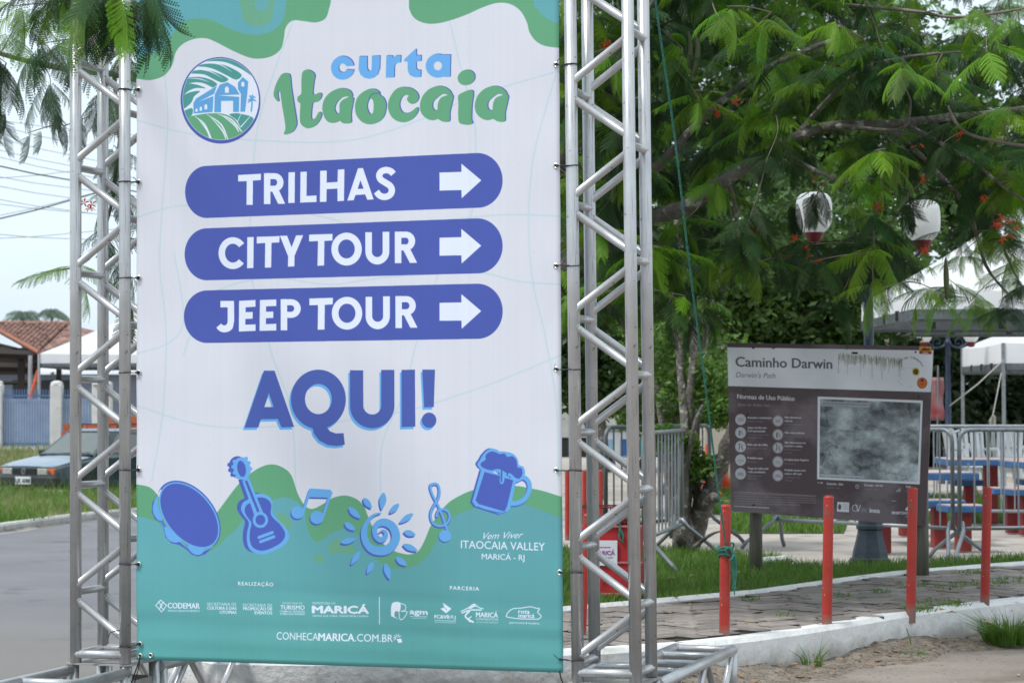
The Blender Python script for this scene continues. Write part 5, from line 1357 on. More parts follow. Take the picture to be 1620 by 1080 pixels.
# ================================================================== green rope
M_rope = mat('green_rope', (0.02, 0.13, 0.10), rough=.7, scale=60, col2=(0.05, 0.26, 0.2), bump=.4, bscale=300)
kp = gnd(1146, 1004, HK)
def rp(px, py, Y): return at(px, py, Y)
rope_pts = [rp(1022, -220, 9.9), rp(1030, -100, 10.05), rp(1037, 0, 10.2), rp(1050, 95, 10.35), rp(1063, 185, 10.5), rp(1076, 290, 10.65), rp(1086, 380, 10.8), rp(1101, 500, 11.0), rp(1116, 610, 11.15), rp(1127, 700, 11.3), rp(1138, 790, 11.42), rp(1149, 866, 11.5)]
q = [Vector(p) for p in catmull([tuple(p) for p in rope_pts], 14, False)]
rope = empty('rope', q[-1], 0, 'green rope running down from above to a knot on the leftmost red post', 'rope')
inv = Matrix.Translation(-q[-1])
for ph in (0, math.pi):
    fine_ = []
    for i in range(len(q) - 1):
        for s_ in range(4): fine_.append(q[i].lerp(q[i + 1], s_ / 4))
    pts = [p + Vector((math.cos(i * .9 + ph), math.sin(i * .9 + ph), 0)) * .0028 for i, p in enumerate(fine_)]
    mb = MB(); mb.tube([inv @ p for p in pts], .0034, 5); mb.build('strand', M_rope, rope, True)
kx_, kz_ = kp.x + .002, .0
kc = at(1147, 872, kp.y)
knot = MB(); pts = []
for i in range(110):
    a = i * .42; r_ = .034 + .008 * math.sin(i * .31) + .004 * random.random()
    pts.append((kc.x + r_ * math.cos(a), kc.y + r_ * math.sin(a) - .002, kc.z + .022 * math.sin(i * .097) + .006 * math.sin(a * 2.3)))
knot.tube([inv @ Vector(p) for p in pts], .0052, 6)
pts = [(kc.x + .02 + .022 * math.sin(i * .5), kc.y - .040 - .012 * math.cos(i * .7), kc.z + .045 - i * .0042 + .01 * math.sin(i * .9)) for i in range(20)]
knot.tube([inv @ Vector(p) for p in pts], .0055, 6); knot.build('knot', M_rope, rope, True)
tl = MB()
for k in range(3):
    e = [kc + Vector((.022, -.042, .02)), kc + Vector((.036 + .006 * k, -.045, -.02)), kc + Vector((.034 + .010 * k, -.04, -.075 - .01 * k)), kc + Vector((.040 + .004 * k, -.038, -.15 - .02 * k)), kc + Vector((.034 + .01 * k, -.036, -.19 - .03 * (k == 1)))]
    tl.tube([inv @ Vector(p) for p in catmull([tuple(p) for p in e], 5, False)], .0036, 5)
tl.build('loose_end', M_rope, rope, True)

# ================================================================== trail information panel
scv = draw_sign(); simg = scv.image('trail_panel_print')
M_sign = print_mat('trail_panel_print', simg, k=1.0, rough=.35, weave=False, bump=.02)
M_frame = mat('panel_edge', (0.10, 0.07, 0.08), rough=.5, scale=8)
M_wood = mat('weathered_wood', (0.12, 0.11, 0.09), rough=.9, scale=5, col2=(0.21, 0.19, 0.155), stretch=(3, 3, .35), bump=.7, bscale=18, stain=[((0.05, 0.06, 0.035), 3, .5, .7)])
YS = [15.75, 15.35, 15.35, 15.75]
cor = [at(x, y, Y) for (x, y), Y in zip(SGN, YS)]
sg = empty('information_panel', gnd(1196, 912, HK), 0, 'brown trail information panel headed Caminho Darwin on two timber posts', 'information panel'); iv = Matrix.Translation(-Vector(sg.location))
nrm = (cor[1] - cor[0]).cross(cor[3] - cor[0]).normalized(); nrm = nrm if nrm.y < 0 else -nrm
NG = 24; V = []; UV = []
for j in range(NG + 1):
    for i in range(NG + 1):
        s_, t_ = i / NG, j / NG
        p_ = (cor[0] * (1 - s_) + cor[1] * s_) * (1 - t_) + (cor[3] * (1 - s_) + cor[2] * s_) * t_; V.append(iv @ p_); UV.append((s_, 1 - t_))
F = [(j * (NG + 1) + i, (j + 1) * (NG + 1) + i, (j + 1) * (NG + 1) + i + 1, j * (NG + 1) + i + 1) for j in range(NG) for i in range(NG)]
me = meshdata('print', V, F); uvl = me.uv_layers.new(name='UVMap')
for lp in me.loops: uvl.data[lp.index].uv = UV[lp.vertex_index]
link('print_sheet', me, M_sign, sg)
nv = len(V); Vb = [v - nrm * .0015 for v in V] + [v - nrm * .026 for v in V]; n1 = NG + 1
Fb = [tuple(i for i in f) for f in F] + [tuple(i + nv for i in reversed(f)) for f in F]
rim = [i for i in range(n1)] + [j_ * n1 + NG for j_ in range(1, n1)] + [NG * n1 + i for i in range(NG - 1, -1, -1)] + [j_ * n1 for j_ in range(NG - 1, 0, -1)]
for a_, b_ in zip(rim, rim[1:] + rim[:1]): Fb.append((a_, b_, b_ + nv, a_ + nv))
link('board', meshdata('board', Vb, Fb), M_frame, sg)
for px, pyb, Yp, top in ((1196, 912, 15.80, 700), (1459, 918, 15.42, 700)):
    b = at(px, pyb, Yp + .035); b.z = HK - .05; t_ = at(px, top, Yp + .035); mb = MB()
    L_ = t_.z - b.z; mb.lathe([(.048, 0), (.047, .3), (.045, L_ * .5), (.043, L_)], (0, 0, 0), 14)
    o = mb.build('post', M_wood, sg, True); o.location = iv @ b
M_bolt = mat('bolt', (0.05, 0.045, 0.045), rough=.5, metal=.6)
for x, y in ((1191, 550.5), (1222.6, 550.5), (1191.5, 798.5), (1452, 630), (1182, 658), (1448, 557), (1460, 824)):
    s_ = (x - 1150) / 320; Yp = 15.75 - .4 * s_
    mb = MB(); mb.lathe([(.006, 0), (.006, .004), (.003, .006)], (0, 0, 0), 8); o = mb.build('bolt', M_bolt, sg); o.location = iv @ (at(x, y, Yp) + nrm * .001); o.rotation_euler = (R(90), 0, 0)
# ================================================================== things in the square
M_galv = mat('galvanised_steel', (0.22, 0.24, 0.26), rough=.45, metal=.55, scale=8, col2=(0.33, 0.35, 0.37), stain=[((0.12, 0.12, 0.12), 20, .62, .72)])
M_galvd = mat('grey_painted_steel', (0.10, 0.115, 0.125), rough=.5, metal=.4, scale=8, col2=(0.17, 0.19, 0.20), stain=[((0.06, 0.06, 0.06), 16, .6, .7)])
M_navy = mat('navy_paint', (0.012, 0.022, 0.055), rough=.4, scale=6, col2=(0.028, 0.042, 0.09), bump=.1, bscale=30)
M_slate = mat('slate_paint', (0.03, 0.045, 0.065), rough=.55, scale=6, col2=(0.06, 0.08, 0.10), bump=.15, bscale=30, stain=[((0.14, 0.14, 0.13), 7, .6, .75)])
M_opal = mat('opal_glass', (0.90, 0.90, 0.89), rough=.25, scale=4, var=.03, trans=.5, coat=.3)
M_maroon = mat('maroon_paint', (0.16, 0.012, 0.018), rough=.45, scale=6)
M_blue = mat('blue_concrete_paint', (0.022, 0.095, 0.24), rough=.6, scale=5, col2=(0.04, 0.135, 0.30), bump=.1, bscale=30, stain=[((0.3, 0.28, 0.26), 11, .63, .75)])
M_pink = mat('worn_table_top', (0.36, 0.25, 0.23), rough=.8, scale=5, col2=(0.5, 0.38, 0.35))
M_redleg = mat('red_pedestal_paint', (0.20, 0.022, 0.022), rough=.7, scale=4, col2=(0.30, 0.035, 0.03), bump=.15, bscale=30, stain=[((0.12, 0.05, 0.04), 8, .6, .75)])
M_canvas = mat('white_canvas', (0.88, 0.89, 0.90), rough=.7, scale=2, var=.03, trans=.4, bump=.1, bscale=4)
M_plast = mat('white_plastic', (0.70, 0.72, 0.74), rough=.4, scale=6, var=.05)

def barrier(a, b, lab, m=M_galv, h=1.0, nb=None, lean=0.0, foot_spread=.14, mesh_r=.0175):
    """crowd barrier: bent hoop frame, upright bars, splayed feet"""
    a, b = Vector(a), Vector(b); L_ = (b - a).length; ang_ = math.atan2(b.y - a.y, b.x - a.x)
    t = empty('barrier', a, ang_, lab, 'barrier', 'steel crowd barriers in the square'); t.rotation_euler = (lean, 0, ang_)
    z0, z1, r = .235, h, .09
    fr = [(0, 0, z0)]
    for k in range(7): q = k / 6 * math.pi / 2; fr.append((r - r * math.cos(q), 0, z1 - r + r * math.sin(q)))
    for k in range(7): q = k / 6 * math.pi / 2; fr.append((L_ - r + r * math.sin(q), 0, z1 - r + r * math.cos(q)))
    fr.append((L_, 0, z0))
    mb = MB(); mb.tube(fr, mesh_r, 10); mb.build('frame', m, t, True)
    mb = MB(); mb.tube([(0, 0, z0), (L_, 0, z0)], mesh_r * .9, 10); mb.build('bottom_rail', m, t, True)
    nb = nb or max(3, int(L_ / .115)); bar = MB(); bar.tube([(0, 0, z0), (0, 0, z1 - .004)], .0075, 7); bme = bar.mesh('bar'); bme.materials.append(m)
    for k in range(1, nb):
        put('bar', bme, t, (L_ * k / nb, 0, 0))
    for x, s_ in ((.02, 1), (L_ - .02, -1)):
        for sy in (-1, 1):
            f = MB(); f.tube([(x, 0, z0 + .05), (x + s_ * -.01, sy * .05, z0 - .02), (x - s_ * foot_spread, sy * .22, .06), (x - s_ * foot_spread * 1.15, sy * .27, .0)], mesh_r * .95, 9); f.build('foot', m, t, True)
    return t
zp = HK
def G(px, Y, z=HK): q = at(px, 643, Y); return Vector((q.x, Y, z))
barrier(G(1226, 18.6), G(1506, 17.25), 'galvanised barrier running behind the trail panel, its feet showing below the panel')
barrier(G(1517, 17.2), G(1905, 17.6), 'galvanised barrier at the right edge in front of the blue tables')
barrier(G(1330, 20.3), G(1712, 19.9), 'farther galvanised barrier, only its top rail above the other barriers', nb=18)
barrier(G(958, 17.6), G(1122, 19.2), 'dark barrier with widely spaced bars, leftmost of the barriers stacked by the tree', M_galvd, h=1.02, nb=14)
barrier(G(1018, 15.9), G(1078, 17.9), 'grey barrier seen nearly end on, right end beside the tree stems', M_galv, h=.99, nb=11)
def lamp(px, Y, lab, ztop, arm, gz, scale=1.0, m=M_navy, mb_=M_slate, globe=True, gr=.138):
    a = G(px, Y); t = empty('street_lamp', a, 0, lab, 'street lamp', 'ornate street lamps with white globes')
    s_ = scale
    b = MB(); b.lathe([(.152 * s_, -.05), (.152 * s_, .035), (.138 * s_, .045), (.132 * s_, .09), (.115 * s_, .15), (.098 * s_, .22), (.094 * s_, .25), (.106 * s_, .262), (.106 * s_, .285), (.092 * s_, .295), (.082 * s_, .40), (.075 * s_, .50), (.085 * s_, .51), (.085 * s_, .54), (.05 * s_, .58)], (0, 0, 0), 8)
    b.build('base', mb_, t)
    h = ztop - HK
    c = MB(); c.lathe([(.048 * s_, .56), (.046 * s_, .8), (.058 * s_, .83), (.058 * s_, .87), (.044 * s_, .9), (.036 * s_, h * .8), (.034 * s_, h - .14), (.05 * s_, h - .12), (.05 * s_, h - .08), (.03 * s_, h - .06), (.028 * s_, h + .04), (.045 * s_, h + .06), (.0, h + .12)], (0, 0, 0), 14)
    c.build('column', m, t, True)
    for sx, gzz in ((-1, gz[0]), (1, gz[1])):
        g0 = gzz - HK
        ar = MB(); P_ = [(0, 0, h - .1), (sx * arm * .25, 0, h - .16), (sx * arm * .6, 0, h - .17), (sx * arm * .92, 0, h - .08), (sx * arm, 0, g0 - .05)]
        ar.tube(catmull(P_, 6, False), .016, 8)
        sc = [(sx * (arm * .45 + .07 * math.cos(q) * (1 - q / 9)), 0, h - .09 + .07 * math.sin(q) * (1 - q / 9)) for q in np.linspace(-1.5, 5.5, 22)]
        ar.tube(sc, .009, 6); ar.build('arm', m, t, True)
        cu = MB(); cu.lathe([(.02, -.075), (.045, -.07), (.055, -.045), (.072, -.012), (.075, .0)], (sx * arm, 0, g0), 18); cu.build('globe_cup', M_maroon, t, True)
        gl = MB(); R_ = gr; gl.lathe([(R_ * .55, 0), (R_ * .78, .03), (R_ * .97, .075), (R_, .13), (R_ * .99, .21), (R_ * .93, .26), (R_ * .72, .292), (R_ * .4, .305), (R_ * .12, .308)], (sx * arm, 0, g0), 26); gl.build('globe', M_opal, t, True)
    return t
l1 = lamp(1375, 16.75, 'slate lamp post behind the trail panel, its two white globes among the leaves', 2.62, .41, (2.70, 2.64))
l2 = lamp(1500, 34, 'navy lamp post right of the trail panel, behind the barriers', 2.45, .36, (2.36, 2.36), 1.05, gr=.12)

def table(px, Y, w, zt, seats, lab, rz=0.1):
    a = G(px, Y); t = empty('picnic_table', a, 0, lab, 'picnic table', 'blue and red concrete picnic tables')
    def slab(name, c, w_, th, rz_):
        mb = MB(); mb.box((0, 0, 0), (w_, w_, th), bev=.008); o = mb.build(name, M_blue, t); o.location = c; o.rotation_euler = (0, 0, rz_)
        m2 = MB(); m2.box((0, 0, th / 2 + .002), (w_ - .02, w_ - .02, .003)); p2 = m2.build('worn_surface', M_pink, o)
    slab('tabletop', (0, 0, zt - .03), w, .06, rz)
    mb = MB(); mb.box((0, 0, (zt - .06) / 2), (.13, .13, zt - .06), rz=rz, bev=.006); mb.build('pedestal', M_redleg, t)
    for dpx, Ys, ws, zs in seats:
        q = G(dpx, Ys) - a; slab('seat', (q.x, q.y, zs - .028), ws, .056, rz)
        mb = MB(); mb.box((q.x, q.y, (zs - .056) / 2), (.115, .115, zs - .056), rz=rz, bev=.006); mb.build('seat_post', M_redleg, t)
table(1450, 19.1, .84, .62, [(1522, 18.15, .35, .375), (1395, 17.9, .35, .38), (1484, 18.6, .36, .40), (1432, 20.3, .35, .4)], 'blue picnic table partly behind the right edge of the trail panel')
table(1566, 22.3, 1.0, .655, [(1600, 20.7, .40, .42), (1533, 22.9, .36, .42), (1640, 23.1, .38, .42)], 'blue picnic table at the right edge behind the rightmost red post', -.05)
table(1672, 21.4, .9, .65, [(1622, 20.4, .36, .42), (1700, 20.0, .38, .42)], 'blue picnic table mostly cut off by the right edge of the picture')

def canopy(near_left, w, d, ez, pz, lab, posts=True, val=.2, m=M_canvas, sag=.05):
    a = Vector(near_left); t = empty('canopy_tent', a, 0, lab, 'tent', 'white canopy tents')
    V = []; F = []; n = 10
    ap = Vector((w / 2, d / 2, pz - a.z)); C_ = [Vector((0, 0, ez - a.z)), Vector((w, 0, ez - a.z)), Vector((w, d, ez - a.z)), Vector((0, d, ez - a.z))]
    for s_ in range(4):
        p0, p1 = C_[s_], C_[(s_ + 1) % 4]; base_ = len(V)
        for j in range(n + 1):
            for i in range(n + 1):
                q = p0.lerp(p1, i / n).lerp(ap, j / n); q.z -= sag * math.sin(math.pi * j / n) + .03 * math.sin(math.pi * i / n) * (1 - j / n); V.append(q)
        F += [(base_ + j * (n + 1) + i, base_ + j * (n + 1) + i + 1, base_ + (j + 1) * (n + 1) + i + 1, base_ + (j + 1) * (n + 1) + i) for j in range(n) for i in range(n)]
    link('roof_cloth', meshdata('roof_cloth', V, F), m, t, True)
    for s_ in range(4):
        p0, p1 = C_[s_], C_[(s_ + 1) % 4]; V = []; nn = 24
        for i in range(nn + 1):
            q = p0.lerp(p1, i / nn); q.z -= .03 * math.sin(math.pi * i / nn); nrm_ = (p1 - p0).normalized().cross(Vector((0, 0, 1))) * (.006 + .010 * math.sin(i * 1.9)); V += [q + nrm_ * .2, q + nrm_ - Vector((0, 0, val))]
        link('valance', meshdata('valance', V, [(2 * i, 2 * i + 2, 2 * i + 3, 2 * i + 1) for i in range(nn)]), m, t, True)
        fr = MB(); dz = Vector((0, 0, val + .02)); i0 = (ap - p0) * .015; i0.z = 0; p0_, p1_ = p0 - dz + i0, p1 - dz - i0 * 0
        fr.box((p0_ + p1_) / 2 - Vector((0, 0, .035)), (abs((p1_ - p0_).x) + .03, abs((p1_ - p0_).y) + .03, .10))
        for k in range(4): fr.tube([p0_.lerp(p1_, k / 4) - Vector((0, 0, .09)), p0_.lerp(p1_, (k + 1) / 4) - Vector((0, 0, .09))], .02, 8)
        ck = MB()
        for k in range(1, 4): ck.box(p0_.lerp(p1_, k / 4) - Vector((0, 0, .02)), (.08, .08, .10))
        tag(ck.build('clips', M_blackp, t), kind='stuff')
        fr.build('frame_truss', M_galvd, t)
    if posts:
        for q in C_:
            mb = MB(); mb.box((q.x, q.y, (q.z) / 2), (.05, .05, q.z), bev=.004); mb.build('post', M_galv, t)
    return t
NL = G(1445, 22.0, HK); canopy(NL, 3.2, 3.2, 2.55, 3.62, 'large white canopy tent over the blue tables, above the barriers', posts=False)
for q in ((3.15, 0.05), (3.15, 3.15)):
    pass
NL2 = G(1588, 33.0, HK); t3 = canopy(NL2, 3.0, 3.0, 2.32, 3.1, 'smaller white canopy tent at the right edge, its corner post standing on the lawn', val=.3)
NL3 = G(1480, 27.5, HK); canopy(NL3, 3.2, 3.0, 2.62, 3.6, 'white canopy tent behind the large one, only its far valance showing', posts=False, val=.16)
M_cord = mat('guy_cord', (0.35, 0.34, 0.3), rough=.9, scale=30)
e1, e2 = at(1587, 570, 32.9), at(1502, 642, 30.0)
mb = MB(); mb.tube([e1, e1.lerp(e2, .5) - Vector((0, 0, .03)), e2], .010, 6); tag(mb.build('guy_rope', M_cord), 'pale guy rope slanting from the small tent corner down to the navy lamp post', 'rope')
e1, e2 = at(1584, 590, 32.9), at(1570, 660, 31.5)
mb = MB(); mb.tube([e1, e2], .009, 6); mb.tube([e2 + Vector((.0, 0, .03)), e2 + Vector((.03, 0, .0)), e2 + Vector((.03, 0, -.1)), e2 + Vector((-.02, 0, -.14)), e2 + Vector((-.03, 0, -.05)), e2], .022, 8); mb.tube([e2, e2 + Vector((-.03, 0, -.6))], .009, 6)
tag(mb.build('guy_rope', M_cord), 'short knotted rope hanging beside the small tent\'s corner post', 'rope')

def chair(px, Y, rz, lab):
    t = empty('plastic_chair', G(px, Y), rz, lab, 'chair', 'white plastic chairs under the tents')
    mb = MB(); mb.box((0, 0, .43), (.44, .42, .03), bev=.008); mb.build('seat', M_plast, t)
    mb = MB()
    for k in range(5): mb.box((-.16 + .08 * k, .21 + .03, .66), (.045, .02, .38), M=Matrix.Rotation(-.15, 3, 'X'))
    mb.tube([(-.21, .19, .44), (-.215, .26, .84), (0, .29, .9), (.215, .26, .84), (.21, .19, .44)], .02, 8); mb.build('backrest', M_plast, t)
    for sx in (-1, 1):
        for sy in (-1, 1):
            m_ = MB(); m_.tube([(sx * .19, sy * .18, .43), (sx * .23, sy * .22, 0)], [.022, .017], 7); m_.build('leg', M_plast, t)
        m_ = MB(); m_.tube([(sx * .23, .2, .64), (sx * .24, -.12, .64), (sx * .22, -.2, .44)], .018, 7); m_.build('armrest', M_plast, t)
for px, Y, rz, lab in ((1544, 27.5, .3, 'white plastic chair just right of the navy lamp post, behind the blue table'), (1572, 29.5, 2.6, 'white plastic chair by the hanging knotted rope'), (1596, 27.8, -.5, 'white plastic chair next to the small tent\'s corner post'),
                       (1618, 29.2, .9, 'white plastic chair cut by the right edge of the picture'), (1528, 31, 1.7, 'farthest white plastic chair, half hidden by the barrier')): chair(px, Y, rz, lab)

M_redp = mat('red_plastic', (0.38, 0.012, 0.018), rough=.45, scale=6, col2=(0.48, 0.02, 0.025), stain=[((0.2, 0.02, 0.02), 6, .55, .75)])
M_redd = mat('dark_red_plastic', (0.12, 0.008, 0.012), rough=.6, scale=6)
c = at(969, 940, 13.9); bx = empty('crate_bin', (c.x, 13.9, HK + .015), -.12, 'red plastic crate bin with a white sticker, behind the right tower', 'bin')
W_ = .38; H_ = .545
mb = MB()
for z, h_ in ((.105, .19), (.335, .13)): pass
mb.box((0, 0, .10), (W_, .30, .20), bev=.01); mb.build('lower_crate', M_redp, bx)
mb = MB(); mb.box((0, .0, .315), (W_ * .98, .29, .215), bev=.01); mb.build('upper_crate', M_redp, bx)
M_rim = mat('faded_red_rim', (0.42, 0.12, 0.12), rough=.6, scale=8)
for cz_, sz_ in ((.204, .016), (.008, .018), (.428, .014)): MB().box((0, -.151, cz_), (W_ + .015, .014, sz_), bev=.003).build('rim', M_rim, bx)
mb = MB()
for k in range(9): mb.tube([(-W_ / 2 + .012 + k * (W_ - .024) / 8, -.14, .43), (-W_ / 2 + .012 + k * (W_ - .024) / 8, -.14, H_)], .0035, 5)
mb.tube([(-W_ / 2, -.14, H_), (W_ / 2, -.14, H_), (W_ / 2, .14, H_), (-W_ / 2, .14, H_)], .006, 6, closed=True); mb.tube([(-W_ / 2, -.14, .49), (W_ / 2, -.14, .49)], .004, 5); mb.build('basket_rail', M_redd, bx)
mb = MB(); mb.box((0, .02, .46), (W_ * .9, .2, .07), bev=.02); mb.build('contents', M_redd, bx)
mb = MB()
for k in range(5): mb.tube([(-W_ / 2 + .05 + k * .05, -.155, .075 + .02 * (k % 2)), (-W_ / 2 + .05 + k * .05, -.145, .075 + .02 * (k % 2))], .006, 8)
mb.build('drain_holes', M_blackp, bx)
# ribbon of green cord tied to the basket
mb = MB(); mb.tube([(.03, -.15, .54), (.05, -.16, .50), (.02, -.16, .47), (.06, -.158, .44), (.055, -.158, .36), (.075, -.157, .33), (.08, -.158, .37), (.06, -.158, .42)], .007, 6); mb.tube([(-.16, -.15, .50), (-.08, -.155, .485), (.03, -.155, .50), (.15, -.15, .49)], .006, 6)
mb.build('green_cord', M_rope, bx)
def text_mesh(body, size, m, parent, loc, rot, name='lettering', ext=.0008, bold=0.0):
    cu = bpy.data.curves.new('t', 'FONT'); cu.body = body; cu.size = size; cu.extrude = ext; cu.offset = bold; cu.align_x = 'CENTER'; cu.align_y = 'CENTER'
    o = bpy.data.objects.new('t', cu); COL.objects.link(o); me = bpy.data.meshes.new_from_object(o.evaluated_get(bpy.context.evaluated_depsgraph_get()))
    bpy.data.objects.remove(o); bpy.data.curves.remove(cu); me.name = name; q = link(name, me, m, parent); q.location = loc; q.rotation_euler = rot; return q
M_purple = mat('sticker_purple', (0.30, 0.10, 0.30), rough=.6, scale=8)
mb = MB(); mb.box((0, 0, 0), (.155, .003, .155)); st_ = mb.build('sticker', M_plast, bx); st_.location = (-.035, -.160, .265)
text_mesh('MARICÁ', .036, M_purple, st_, (-.004, -.003, .0), (R(90), 0, 0), bold=.001)
for dz, w_ in ((.035, .07), (-.028, .10)):
    mb = MB(); mb.box((0, -.0022, dz), (w_, .001, .006)); mb.build('print_line', M_purple, st_)

# farther back
M_beige = mat('beige_wall', (0.42, 0.37, 0.31), rough=.9, scale=1.2, var=.08)
M_mag = mat('magenta_sign', (0.36, 0.02, 0.20), rough=.5, scale=3)
M_dark = mat('dark_opening', (0.02, 0.02, 0.022), rough=.8, scale=3)
q = G(1115, 36); w_ = 3.0
kb = empty('kiosk', q, 0, 'beige kiosk behind the trail panel with a magenta FLO sign', 'kiosk')
mb = MB(); mb.box((w_ / 2, 1.2, 1.25), (w_, 2.4, 2.5)); mb.build('wall', M_beige, kb)
mb = MB(); mb.box((w_ / 2, 1.15, 2.56), (w_ + .4, 2.9, .12), bev=.02); mb.build('roof', M_kgrey, kb)
mb = MB(); mb.box((w_ * .62, -.01, .9), (1.1, .03, 1.5)); mb.build('shutter', M_galv, kb)
mb = MB(); mb.box((.40, -.025, 1.66), (.55, .04, .31)); sgn = mb.build('shop_sign', M_mag, kb)
text_mesh('FLO', .25, M_pink, sgn, (.33, -.05, 1.66), (R(90), 0, 0), bold=.004)
q = G(860, 52); mb = MB()
fb = empty('low_building', q, 0, 'low pale building with a dark front far behind the right tower', 'building')
mb.box((1.6, 1.5, .95), (4.2, 3, 1.0)); mb.build('parapet', mat('pale_render', (0.45, 0.45, 0.43), rough=.9, scale=2), fb)
mb = MB(); mb.box((1.6, 1.52, .22), (4.1, 3, .46)); mb.build('dark_front', M_dark, fb)
for k in range(9):
    mb = MB(); mb.box((-.3 + k * .45, -.0, .22), (.05, .04, .46)); mb.build('mullion', M_galvd, fb)
M_teal = mat('teal_panel', (0.03, 0.26, 0.24), rough=.5, scale=3); M_sky = mat('pale_blue_panel', (0.30, 0.50, 0.70), rough=.5, scale=3); M_cob = mat('cobalt_panel', (0.05, 0.16, 0.45), rough=.5, scale=3)
q = G(944, 40); ct = empty('vendor_cart', q, .1, 'white, blue and teal vendor cart seen through the grey barrier bars', 'cart')
mb = MB(); mb.box((.55, .3, .50), (1.1, .6, .50), bev=.05); mb.build('body', M_plast, ct)
for x, m_, w2 in ((.16, M_sky, .26), (.52, M_cob, .18), (.80, M_teal, .36)):
    mb = MB(); mb.box((x, -.006, .44), (w2, .012, .3)); mb.build('panel', m_, ct)
mb = MB(); mb.box((.55, .3, .80), (1.2, .7, .07), bev=.03); mb.build('lid', M_teal, ct)
for x in (.2, .9):
    mb = MB(); mb.tube([(x, -.02, .14), (x, .04, .14)], .14, 18); mb.build('wheel', M_blackp, ct)
q = G(1046, 40); rw = empty('sign_board', q, 0, 'small red and white board on a post beyond the barriers', 'sign')
mb = MB(); mb.box((0, 0, 1.2), (.17, .04, .34)); mb.build('white_field', M_plast, rw); mb = MB(); mb.box((0, -.005, 1.47), (.20, .05, .17)); mb.build('red_field', M_redp, rw); mb = MB(); mb.tube([(0, .03, 0), (0, .03, 1.5)], .025, 8); mb.build('post', M_galvd, rw)
M_or = mat('orange_plastic', (0.75, 0.10, 0.03), rough=.5, scale=4)
for px, Y, lab in ((1119, 29.5, 'orange traffic cone left of the trail panel, behind the tree stems'), (1141, 31.5, 'orange traffic cone half hidden behind the trail panel\'s left edge')):
    t = empty('traffic_cone', G(px, Y), 0, lab, 'traffic cone', 'orange cones behind the tree')
    mb = MB(); mb.box((0, 0, .02), (.36, .36, .04), bev=.01); mb.build('base', M_or, t)
    mb = MB(); mb.lathe([(.13, .04), (.10, .2), (.075, .33), (.05, .5), (.03, .66), (.024, .68)], (0, 0, 0), 16); mb.build('cone', M_or, t, True)
    mb = MB(); mb.lathe([(.092, .26), (.070, .38)], (0, 0, 0), 16); mb.build('band', M_plast, t, True)
q = G(1481, 31); fl = empty('banner_flag', q, 0, 'small red and white flag on a thin pole between panel and navy lamp post', 'flag')
mb = MB(); mb.tube([(0, 0, 0), (.03, 0, 1.75)], .012, 6); mb.build('pole', M_galv, fl)
V = []; F = []
for j in range(11):
    for i in range(5): V.append((-.17 + .07 * i + .01 * math.sin(j), .02 * math.sin(i * 1.3 + j * .5), .98 + j * .06))
F = [(j * 5 + i, j * 5 + i + 1, (j + 1) * 5 + i + 1, (j + 1) * 5 + i) for j in range(10) for i in range(4)]
M_flag = mat('flag_cloth', (0.45, 0.44, 0.46), rough=.7, scale=3.2, col2=(0.5, 0.06, 0.07), trans=.3, detail=1)
o = link('cloth', meshdata('cloth', V, F), M_flag, fl, True); o.modifiers.new('thickness', 'SOLIDIFY').thickness = .003
# ================================================================== across the street
M_car = mat('dark_teal_car_paint', (0.012, 0.035, 0.042), rough=.28, scale=3, col2=(0.02, 0.05, 0.058), coat=.5, spec=.6, stain=[((0.07, 0.08, 0.08), 3, .55, .8)])
M_hood = mat('pale_car_top', (0.17, 0.23, 0.30), rough=.32, scale=3, col2=(0.24, 0.31, 0.38), coat=.4)  # hood and roof are a paler blue-grey than the body
M_glass = mat('car_glass', (0.10, 0.12, 0.11), rough=.08, scale=3, spec=.9, coat=.6)
M_trim = mat('black_trim', (0.02, 0.024, 0.024), rough=.5, scale=6)
M_head = mat('headlight_glass', (0.42, 0.42, 0.38), rough=.15, metal=.3, scale=20, var=.3)
M_amb = mat('amber_lens', (0.65, 0.13, 0.015), rough=.25, scale=10)
YAW = R(33); fw_ = Vector((-math.sin(YAW), -math.cos(YAW), 0))
fc = at(38, 700, 41.0); ctr = Vector((fc.x, 41.0, 0)) - fw_ * 2.02; ctr.z = -.46
car = empty('parked_car', ctr, math.atan2(fw_.y, fw_.x), 'dark teal estate car with roof rack parked on the verge behind the left tower', 'car')
car.scale = (1, 1, 1.03)
def loft(stations):
    V = []; F = []
    for x, hw, zb, zs, zt in stations:
        V += [(x, y * s_, z) for s_, seq in ((-1, [(hw * .90, zb), (hw, zb + .10), (hw * 1.01, zs), (hw * .975, zt - .05), (hw * .90, zt)]),) for y, z in seq] + [(x, 0, zt + .018)] + [(x, y, z) for y, z in [(hw * .90, zt), (hw * .975, zt - .05), (hw * 1.01, zs), (hw, zb + .10), (hw * .90, zb)]]
    n = 11; m = len(stations)
    for i in range(m - 1):
        for k in range(n): F.append((i * n + k, i * n + (k + 1) % n, (i + 1) * n + (k + 1) % n, (i + 1) * n + k))
    F.append(tuple(range(n - 1, -1, -1))); F.append(tuple((m - 1) * n + k for k in range(n)))
    return V, F
st = [(2.00, .70, .36, .52, .66), (1.97, .76, .34, .54, .715), (1.85, .79, .32, .56, .745), (1.5, .805, .30, .58, .80), (.98, .81, .28, .60, .865), (.9, .81, .28, .60, .90), (.2, .82, .26, .60, .915), (-1.2, .82, .26, .60, .925), (-1.8, .80, .30, .60, .925), (-2.02, .76, .36, .60, .90), (-2.06, .72, .40, .58, .85)]
V, F = loft(st); mb = MB(); mb.add(V, F); o = mb.build('body', M_car, car); auto_smooth(o, 30)
mb = MB()
hs = [(1.96, .68, .722), (1.8, .72, .768), (1.5, .735, .822), (1.0, .74, .893)]
